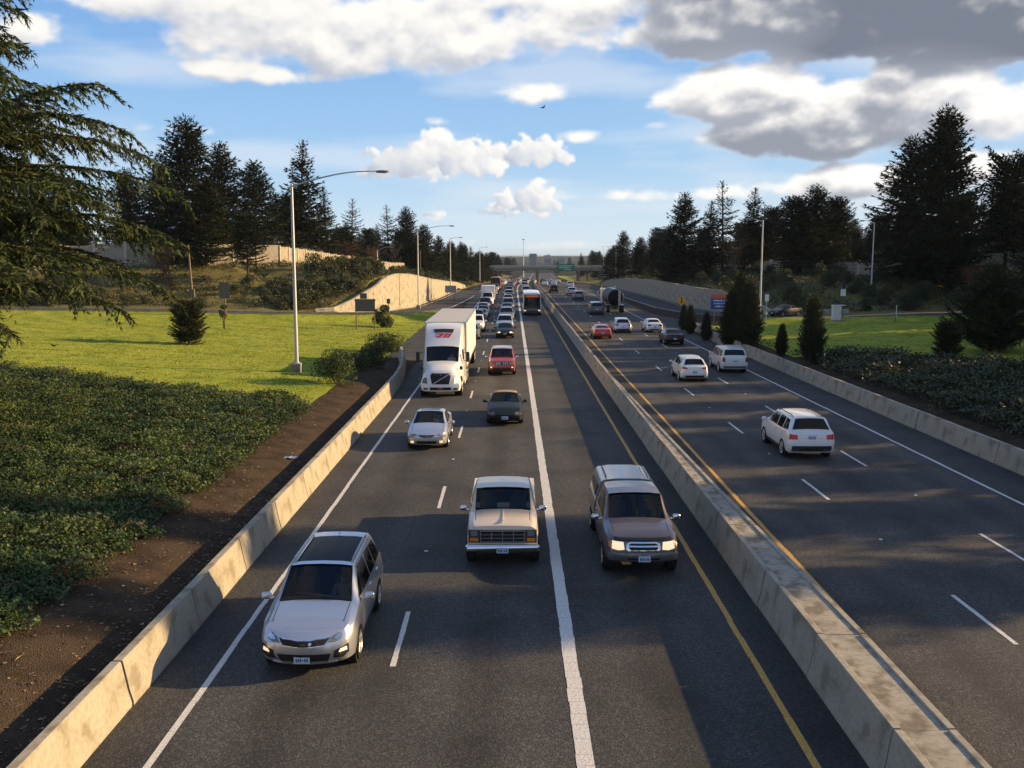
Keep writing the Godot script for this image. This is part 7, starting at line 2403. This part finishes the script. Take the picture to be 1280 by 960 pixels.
func post_to(t: Node3D, called: String, x: float, h: float, w: float, material: Material) -> void:
	boxpart(called, t, Vector3(x, h / 2 - 0.1, 0), Vector3(w, h + 0.2, w), material, w * 0.12)


func bird(at: Vector3, size: float, turn: Vector3, label: String, flap: float) -> void:
	var b := Buf.new()
	b.lathe([Vector2(0.0, -0.30), Vector2(0.05, -0.24), Vector2(0.085, -0.10), Vector2(0.09, 0.04), Vector2(0.06, 0.15), Vector2(0.055, 0.20), Vector2(0.05, 0.25), Vector2(0.02, 0.29), Vector2(0.0, 0.36)], 10, Vector3.ZERO, Basis(Vector3(1, 0, 0), PI / 2))
	for sx in [-1.0, 1.0]:   # wings in three feathers' breadths, with thickness
		var root := Vector3(sx * 0.05, 0.03, 0)
		var p := [Vector3(0, 0, 0.12), Vector3(sx * 0.24, 0.24 * flap, 0.15), Vector3(sx * 0.52, 0.42 * flap, 0.02), Vector3(sx * 0.46, 0.38 * flap, -0.12), Vector3(sx * 0.22, 0.22 * flap, -0.14), Vector3(0, 0, -0.12)]
		for k in range(1, 5):
			var a: Vector3 = root + p[0]
			var c: Vector3 = root + p[k]
			var e: Vector3 = root + p[k + 1]
			var up := Vector3(0, 0.012, 0)
			b.tri(a + up, c + up, e + up)
			b.tri(a - up, e - up, c - up)
			b.quad(c - up, e - up, e + up, c + up)
	b.tri(Vector3(-0.03, 0.012, -0.22), Vector3(0.03, 0.012, -0.22), Vector3(0.09, 0.0, -0.48))
	b.tri(Vector3(-0.03, 0.012, -0.22), Vector3(0.09, 0.0, -0.48), Vector3(-0.09, 0.0, -0.48))
	b.tri(Vector3(-0.03, -0.012, -0.22), Vector3(-0.09, -0.01, -0.48), Vector3(0.09, -0.01, -0.48))
	b.tri(Vector3(-0.03, -0.012, -0.22), Vector3(0.09, -0.01, -0.48), Vector3(0.03, -0.012, -0.22))
	var o := mk("bird", b, M.black, self, 50.0)
	o.position = at
	o.rotation = turn
	o.scale = Vector3.ONE * size
	tag(o, label, "bird")


func build_street() -> void:
	street_lamp(stand(-13.3, 59.0), 11.4, 5.2, 1.0, "near lamp post with long curved arm on the sunny lawn")
	street_lamp(stand(-14.0, 144.0), 11.6, 4.8, 1.0, "second lamp post, at the far corner of the sunny lawn", 0.8)
	street_lamp(stand(-13.7, 215.0), 12.0, 2.0, 1.0, "third lamp post, above the far end of the pale retaining wall", 0.3)
	street_lamp(stand(-26.0, 187.0), 5.0, 2.4, 1.0, "low lamp above the crest of the pale retaining wall", 0.7)
	street_lamp(Vector3(cx(330) - 12.5, hy(330.0) + 1.0, -330.0), 11.5, 2.0, 1.0, "fourth lamp post, before the overpass on the sunny side", 0.3)
	street_lamp(stand(29.4, 114.0), 12.0, 1.7, -1.0, "lamp post rising behind the cypress clump at the exit ramp", 0.3)
	street_lamp(stand(48.8, 131.0), 9.6, 1.4, -1.0, "lamp post on the shaded slope right of the white cabinet", 0.35)
	street_lamp(stand(35.0, 216.0), 10.0, 2.4, -1.0, "lamp over the exit ramp beside the dense fir", 0.3)
	street_lamp(stand(32.2, 300.0), 11.0, 2.2, -1.0, "lamp post before the right end of the overpass", 0.25)
	street_lamp(Vector3(46.0, 3.0, -486.0), 9.5, 0.6, -1.0, "thin lamp post standing on the overpass", 0.1)
	# the tall sign of two posts on the lawn, seen from behind
	var t := thing("road_sign", stand(-15.8, 103.5), "brown backed two post sign on the sunny lawn", "sign")
	for x in [-0.98, 0.98]: post_to(t, "post", x, 3.4, 0.11, M.wood_post)
	boxpart("panel", t, Vector3(0, 2.66, 0.09), Vector3(2.15, 1.35, 0.03), M.sign_back, 0.01)
	boxpart("top_panel", t, Vector3(-0.15, 3.66, 0.09), Vector3(0.75, 0.6, 0.03), M.sign_back, 0.01)
	boxpart("crossbar", t, Vector3(0, 3.2, 0.02), Vector3(2.3, 0.12, 0.06), M.sign_back)
	t = thing("road_sign", stand(-15.4, 120.0), "lone short post sign behind the two post sign", "sign")
	post_to(t, "post", 0.0, 1.9, 0.1, M.wood_post)
	boxpart("panel", t, Vector3(0, 1.7, 0.07), Vector3(0.45, 0.6, 0.03), M.sign_back)
	t = thing("road_sign", stand(-32.5, 109.0), "grey backed square sign on a wooden post behind the lawn", "sign")
	post_to(t, "post", 0.0, 4.0, 0.14, M.wood_post)
	boxpart("panel", t, Vector3(0, 2.85, 0.10), Vector3(1.15, 1.8, 0.03), M.sign_back, 0.01)
	t = thing("utility_pole", stand(-36.8, 110.5), "thin leaning wooden pole with a small box behind the lawn", "pole")
	var b := Buf.new()
	b.tube([Vector3(0.25, -0.3, 0), Vector3(-0.1, 7.7, 0)], [0.13, 0.09], 8)
	mk("post", b, M.pole_wood, t, 50.0)
	boxpart("box", t, Vector3(0.18, 2.2, 0.16), Vector3(0.55, 0.95, 0.3), M.sign_back, 0.02)
	t = thing("road_sign", Vector3(-10.5, 0.0, -165.0), "grey backed wide sign before the pale retaining wall", "sign")
	for x in [-0.6, 0.6]: post_to(t, "post", x, 2.2, 0.09, M.sign_back)
	boxpart("panel", t, Vector3(0, 2.45, 0.08), Vector3(1.9, 1.2, 0.03), M.sign_back_light, 0.01)
	t = thing("utility_pole", stand(-18.2, 192.0), "thin bare pole right of the second lamp post", "pole")
	post_to(t, "post", 0.0, 6.0, 0.16, M.pole_wood)
	# the shaded side
	t = thing("road_sign", stand(22.0, 125.0), "yellow diamond warning sign with black arrow by the exit ramp", "sign")
	post_to(t, "post", 0.0, 2.3, 0.10, M.wood_post)
	var dm := boxpart("panel", t, Vector3(0, 2.3, 0.09), Vector3(0.92, 0.92, 0.025), M.sign_yellow, 0.005, Basis(Vector3(0, 0, 1), PI / 4))
	b = Buf.new()
	b.prism(PackedVector2Array([Vector2(-0.07, -0.34), Vector2(0.07, -0.34), Vector2(0.07, -0.12), Vector2(0.17, -0.12), Vector2(0.0, 0.08), Vector2(-0.17, -0.12), Vector2(-0.07, -0.12)]), 0.01, Transform3D(Basis(Vector3(0, 0, 1), -PI / 4), Vector3(0, 0, 0.02)))
	b.prism(PackedVector2Array([Vector2(-0.07, 0.12), Vector2(0.07, 0.12), Vector2(0.07, 0.24), Vector2(0.16, 0.24), Vector2(0.0, 0.42), Vector2(-0.16, 0.24), Vector2(-0.07, 0.24)]), 0.01, Transform3D(Basis(Vector3(0, 0, 1), -PI / 4), Vector3(0, 0, 0.02)))
	mk("arrow", b, M.black, dm)
	t = thing("road_sign", stand(25.4, 117.5), "blue sign with orange top strip behind the cypresses", "sign")
	for x in [-0.7, 0.9]: post_to(t, "post", x, 3.2, 0.1, M.wood_post)
	boxpart("panel", t, Vector3(0.1, 2.15, 0.09), Vector3(2.5, 1.35, 0.03), M.sign_blue, 0.01)
	boxpart("banner", t, Vector3(0.1, 3.07, 0.09), Vector3(2.5, 0.45, 0.03), M.sign_orange, 0.01)
	b = Buf.new()
	rng.seed = 12
	for row in 3:   # three lines of white letters, too far off to read
		var x := -0.85 + 0.12 * row
		while x < 0.95 - 0.2 * row:
			var w := rf(0.08, 0.13)
			b.box(Vector3(x + w / 2, 2.55 - row * 0.36, 0.112), Vector3(w, 0.20 if rng.randf() < 0.4 else 0.15, 0.008))
			x += w + (0.04 if rng.randf() < 0.8 else 0.16)
	mk("letters", b, M.sign_white, t)
	t = thing("road_sign", stand(29.9, 113.0), "small white sign right of the exit ramp lamp post", "sign")
	post_to(t, "post", 0.0, 3.4, 0.07, M.galvanized)
	boxpart("panel", t, Vector3(0, 3.0, 0.06), Vector3(0.46, 0.8, 0.02), M.sign_white, 0.005)
	boxpart("lower_plate", t, Vector3(0, 1.2, 0.06), Vector3(0.36, 0.25, 0.02), M.sign_white)
	t = thing("road_sign", stand(38.3, 111.5), "small white sign on a dark post above the white cabinet", "sign")
	post_to(t, "post", 0.0, 4.4, 0.08, M.sign_back)
	boxpart("panel", t, Vector3(0, 3.05, 0.07), Vector3(0.6, 0.8, 0.02), M.sign_white, 0.005)
	boxpart("signal_housing", t, Vector3(0, 4.1, 0.10), Vector3(0.34, 1.0, 0.22), M.black, 0.03)
	t = thing("equipment_cabinet", stand(37.4, 110.8), "white metal cabinet on the edge of the shaded grass", "cabinet")
	boxpart("box", t, Vector3(0, 0.88, 0), Vector3(0.95, 1.75, 0.7), M.cabinet, 0.03)
	boxpart("door", t, Vector3(0, 0.92, 0.36), Vector3(0.80, 1.50, 0.02), M.cabinet, 0.008)
	boxpart("handle", t, Vector3(0.3, 0.95, 0.385), Vector3(0.03, 0.18, 0.03), M.trim)
	boxpart("lid", t, Vector3(0.2, 1.80, 0), Vector3(1.5, 0.08, 0.8), M.cabinet, 0.02)
	boxpart("plinth", t, Vector3(0.2, 0.02, 0), Vector3(1.5, 0.25, 1.0), M.concrete_grey)
	var wall := thing("low_barrier", Vector3.ZERO, "low pale concrete kerb wall along the ramp behind the shaded grass", "barrier")
	for k in 7:
		var x := 29.0 + k * 1.9
		if k == 4: continue
		var d := 120.6 - (x - 29.0) * 0.22
		boxpart("segment", wall, Vector3(x, gh(x, d) + 0.3, -d), Vector3(1.85, 0.75, 0.25), M.concrete_grey, 0.03, Basis(Vector3.UP, -0.2))
	for q in [[34.9, 64.5, 1.0, "white marker post at the right edge on the shaded grass"], [44.0, 110.0, 1.4, "pale marker post left of the large bushy fir"], [21.6, 66.0, 0.7, "short pale stake at the foot of the tall cypress"], [39.9, 100.0, 1.0, "thin dark stake in the middle of the shaded grass"]]:
		t = thing("marker_post", stand(q[0], q[1]), q[3], "post")
		boxpart("stake", t, Vector3(0, q[2] / 2, 0), Vector3(0.09, q[2], 0.05), M.sign_white if q[2] != 1.0 or q[0] < 36.0 else M.sign_back, 0.01)
		boxpart("cap", t, Vector3(0, q[2] + 0.02, 0), Vector3(0.11, 0.04, 0.07), M.sign_white, 0.008)
	# the birds
	bird(Vector3(1.28, 8.2 + 40.0 * tan(deg_to_rad(8.42)), -40.0), 0.20, Vector3(0.9, 0.6, 0.9), "small dark bird high in the sky over the road", 0.9)
	bird(Vector3(-31.6, gh(-31.6, 66.0) + 0.30, -66.0), 0.62, Vector3(0.1, -1.9, 0.2), "black bird skimming the sunny lawn beside the cedar", 0.35)
	# a rag dropped on the soil
	b = Buf.new()
	rng.seed = 8
	var pts := []
	for j in 8:
		for i in 10: pts.append(Vector3(i * 0.055 - 0.25 + rf(-0.02, 0.02), 0.01 + 0.10 * absf(nz.get_noise_2d(i * 40.0, j * 40.0)) + rf(0.0, 0.03), j * 0.05 - 0.18 + rf(-0.02, 0.02)))
	for j in 7:
		for i in 9: b.quad(pts[j * 10 + i], pts[j * 10 + 10 + i], pts[j * 10 + 11 + i], pts[j * 10 + 1 + i])
	var rag := mk("rag", b, mat("rag_cloth", Color(0.42, 0.46, 0.55), 0.9), self, 60.0)
	rag.position = stand(-8.35, 35.6) + Vector3(0, 0.02, 0)
	tag(rag, "crumpled pale blue rag on the bare soil behind the barrier", "rag")


# ---------------------------------------------------------------- the distance

func house(at: Vector3, turn: float, w: float, l: float, h: float, wall: Color, roof: Color, label: String) -> void:
	var t := thing("house", at, label, "house", "", turn)
	var wm := mat("house wall " + label, wall, 0.85)
	var rm := mat("house roof " + label, roof, 0.9)
	boxpart("wall", t, Vector3(0, h / 2, 0), Vector3(w, h, l), wm)
	var b := Buf.new()
	b.prism(PackedVector2Array([Vector2(-w / 2, h), Vector2(w / 2, h), Vector2(0, h + w * 0.38)]), l, Transform3D())
	mk("gable", b, wm, t)
	for sx in [-1.0, 1.0]:
		var a := atan(0.76)
		boxpart("roof", t, Vector3(sx * w * 0.27, h + w * 0.19 + 0.02, 0), Vector3(w * 0.5 / cos(a) + 0.5, 0.16, l + 0.8), rm, 0.02, Basis(Vector3(0, 0, 1), -sx * a))
	boxpart("chimney", t, Vector3(w * 0.2, h + w * 0.38, -l * 0.2), Vector3(0.6, 1.6, 0.6), M.concrete_dark, 0.03)
	for x in [-w * 0.25, w * 0.25]:
		var win := boxpart("window", t, Vector3(x, h * 0.55, l / 2 + 0.03), Vector3(1.1, 1.2, 0.08), M.sign_white, 0.01)
		boxpart("pane", win, Vector3(0, 0, 0.045), Vector3(0.95, 1.05, 0.02), M.glass)
	boxpart("door", t, Vector3(0, 1.0, l / 2 + 0.02), Vector3(0.95, 2.0, 0.06), M.wood_post, 0.01)


func build_far() -> void:
	# the overpass
	var d0 := 485.0
	var o := Vector3(cx(d0), hy(d0), -d0)
	var t := thing("overpass", o, "flat grey road overpass crossing the freeway in the distance", "bridge")
	boxpart("deck", t, Vector3(8, 6.5, 0), Vector3(190, 0.9, 11), M.concrete_dark, 0.05)
	for z in [-4.6, -1.6, 1.6, 4.6]: boxpart("girder", t, Vector3(8, 5.75, z), Vector3(186, 0.7, 0.6), M.concrete_grey, 0.03)
	for z in [-5.4, 5.4]:
		boxpart("parapet", t, Vector3(8, 7.3, z), Vector3(190, 0.75, 0.25), M.concrete_wall, 0.03)
		boxpart("rail", t, Vector3(8, 7.95, z), Vector3(190, 0.08, 0.08), M.galvanized)
	for x in [-13.0, 6.5, 27.0]:
		for z in [-3.2, 3.2]:
			var b := Buf.new()
			b.tube([Vector3(x, -0.4, z), Vector3(x, 5.0, z)], [0.55, 0.55], 14)
			mk("column", b, M.concrete_dark, t, 50.0)
		boxpart("cap_beam", t, Vector3(x, 5.1, 0), Vector3(1.2, 0.8, 10), M.concrete_dark, 0.05)
	for x in [-26.0, 40.0]: boxpart("abutment", t, Vector3(x, 2.6, 0), Vector3(3.0, 6.4, 11), M.concrete_dark, 0.05)
	t = thing("overhead_sign", o + Vector3(20.6, 6.9, 6.3), "green guide sign hung on the overpass over the outer lanes", "sign")
	boxpart("panel", t, Vector3.ZERO, Vector3(8.4, 3.6, 0.12), M.sign_green, 0.02)
	for q in [[0.0, 0.85, 6.6, 0.55], [-0.6, 0.0, 5.4, 0.55], [1.0, -0.95, 3.6, 0.6]]:
		var b := Buf.new()
		var x: float = q[0] - q[2] / 2
		rng.seed = int(q[2] * 10)
		while x < q[0] + q[2] / 2:
			b.box(Vector3(x, q[1], 0.075), Vector3(0.28, q[3] * rf(0.7, 1.0), 0.02))
			x += 0.45
		mk("letters", b, M.sign_white, t)
	for x in [-3.0, 3.0]: boxpart("bracket", t, Vector3(x, 0.0, -0.5), Vector3(0.15, 2.5, 0.8), M.galvanized)
	t = thing("overhead_sign", o + Vector3(-21.5, 5.9, 6.5), "grey backed overhead sign at the left end of the overpass", "sign")
	boxpart("panel", t, Vector3(0, 0, 0), Vector3(9.4, 2.4, 0.15), M.sign_back_light, 0.02)
	boxpart("top_panel", t, Vector3(0.6, 2.2, 0), Vector3(4.6, 1.9, 0.15), M.sign_back_light, 0.02)
	for k in 9: boxpart("rib", t, Vector3(-4.2 + k * 1.05, 0, 0.12), Vector3(0.10, 2.3, 0.08), M.galvanized)
	boxpart("post", t, Vector3(4.0, -3.2, -0.3), Vector3(0.5, 8.6, 0.5), M.galvanized, 0.05)
	# houses behind the sound wall
	house(stand(-50.5, 149.0), 0.5, 8.0, 10.0, 3.6, Color(0.42, 0.45, 0.50), Color(0.36, 0.38, 0.42), "pale blue gabled house behind the sound wall beside the cedar")
	house(stand(-40.5, 171.0), -0.6, 8.0, 11.0, 3.4, Color(0.40, 0.38, 0.34), Color(0.16, 0.165, 0.18), "grey roofed house between the firs behind the near lamp post")
	# the tower and lower blocks on the skyline
	t = thing("tower_block", Vector3(52.0, -24.0, -2400.0), "tall grey tower block alone on the skyline", "building")
	boxpart("wall", t, Vector3(0, 17.5, 0), Vector3(19, 35, 16), mat("tower", Color(0.20, 0.24, 0.30), 0.5), 0.2)
	for k in 11: boxpart("window_band", t, Vector3(0, 3.0 + k * 2.9, 8.05), Vector3(17.5, 1.3, 0.3), M.glass)
	boxpart("roof", t, Vector3(0, 35.6, 0), Vector3(17, 1.4, 14), M.concrete_dark)
	for q in [[-20.0, 26.0, 22.0, 8.0, "broad low block left of the tower block on the skyline"], [-36.0, 22.0, 14.0, 9.0, "small block at the left end of the skyline"], [72.0, 30.0, 16.0, 7.0, "low pale block right of the tower block on the skyline"], [104.0, 26.0, 20.0, 9.5, "pale block on the right of the skyline"]]:
		t = thing("office_block", Vector3(q[0] + 12.0, -22.0, -2300.0), q[4], "building")
		boxpart("wall", t, Vector3(0, (q[1] - 0.0) / 2, 0), Vector3(q[2], q[1], 14), mat("block %s" % q[0], Color(0.30, 0.31, 0.33), 0.8), 0.2)
		for k in 7: boxpart("window_band", t, Vector3(0, 3.0 + k * 3.0, 7.05), Vector3(q[2] * 0.9, 1.2, 0.2), M.glass)
		boxpart("roof_house", t, Vector3(q[2] * 0.15, q[1] + 1.0, 0), Vector3(q[2] * 0.3, 2.0, 6), M.concrete_dark)
	t = thing("light_mast", Vector3(7.6, hy(640.0), -640.0), "thin high light mast over the far traffic", "street lamp")
	var b := Buf.new()
	b.tube([Vector3(0, 0, 0), Vector3(0, 25.0, 0)], [0.35, 0.15], 8)
	mk("pole", b, M.galvanized, t, 50.0)
	b = Buf.new()
	b.lathe([Vector2(0.0, 24.6), Vector2(0.9, 24.7), Vector2(0.9, 25.1), Vector2(0.0, 25.3)], 12, Vector3.ZERO)
	mk("lamp_ring", b, M.lamp_housing, t, 50.0)
	# low far hills
	b = Buf.new()
	for q in [[-900.0, 1500.0, 420.0, 20.0], [760.0, 1700.0, 480.0, 28.0], [160.0, 4600.0, 900.0, 20.0], [-500.0, 4900.0, 1000.0, 18.0], [1700.0, 2600.0, 900.0, 60.0], [-1900.0, 2600.0, 900.0, 45.0]]:
		var n := 24
		for k in n:
			for j in 8:
				var f := func(i: int, m: int) -> Vector3:
					var r := 1.0 - m / 8.0
					var a := TAU * i / n
					return Vector3(q[0] + cos(a) * q[2] * r, -17.0 + q[3] * (1.0 - r * r) * (1.0 + 0.25 * nz.get_noise_2d(cos(a) * r * 40.0 + q[0], sin(a) * r * 40.0)), -q[1] + sin(a) * q[2] * 0.4 * r)
				b.quad(f.call(k + 1, j), f.call(k, j), f.call(k, j + 1), f.call(k + 1, j + 1))
	tag(mk("hills", b, M.forest, self, 60.0), "", "", "", "structure")
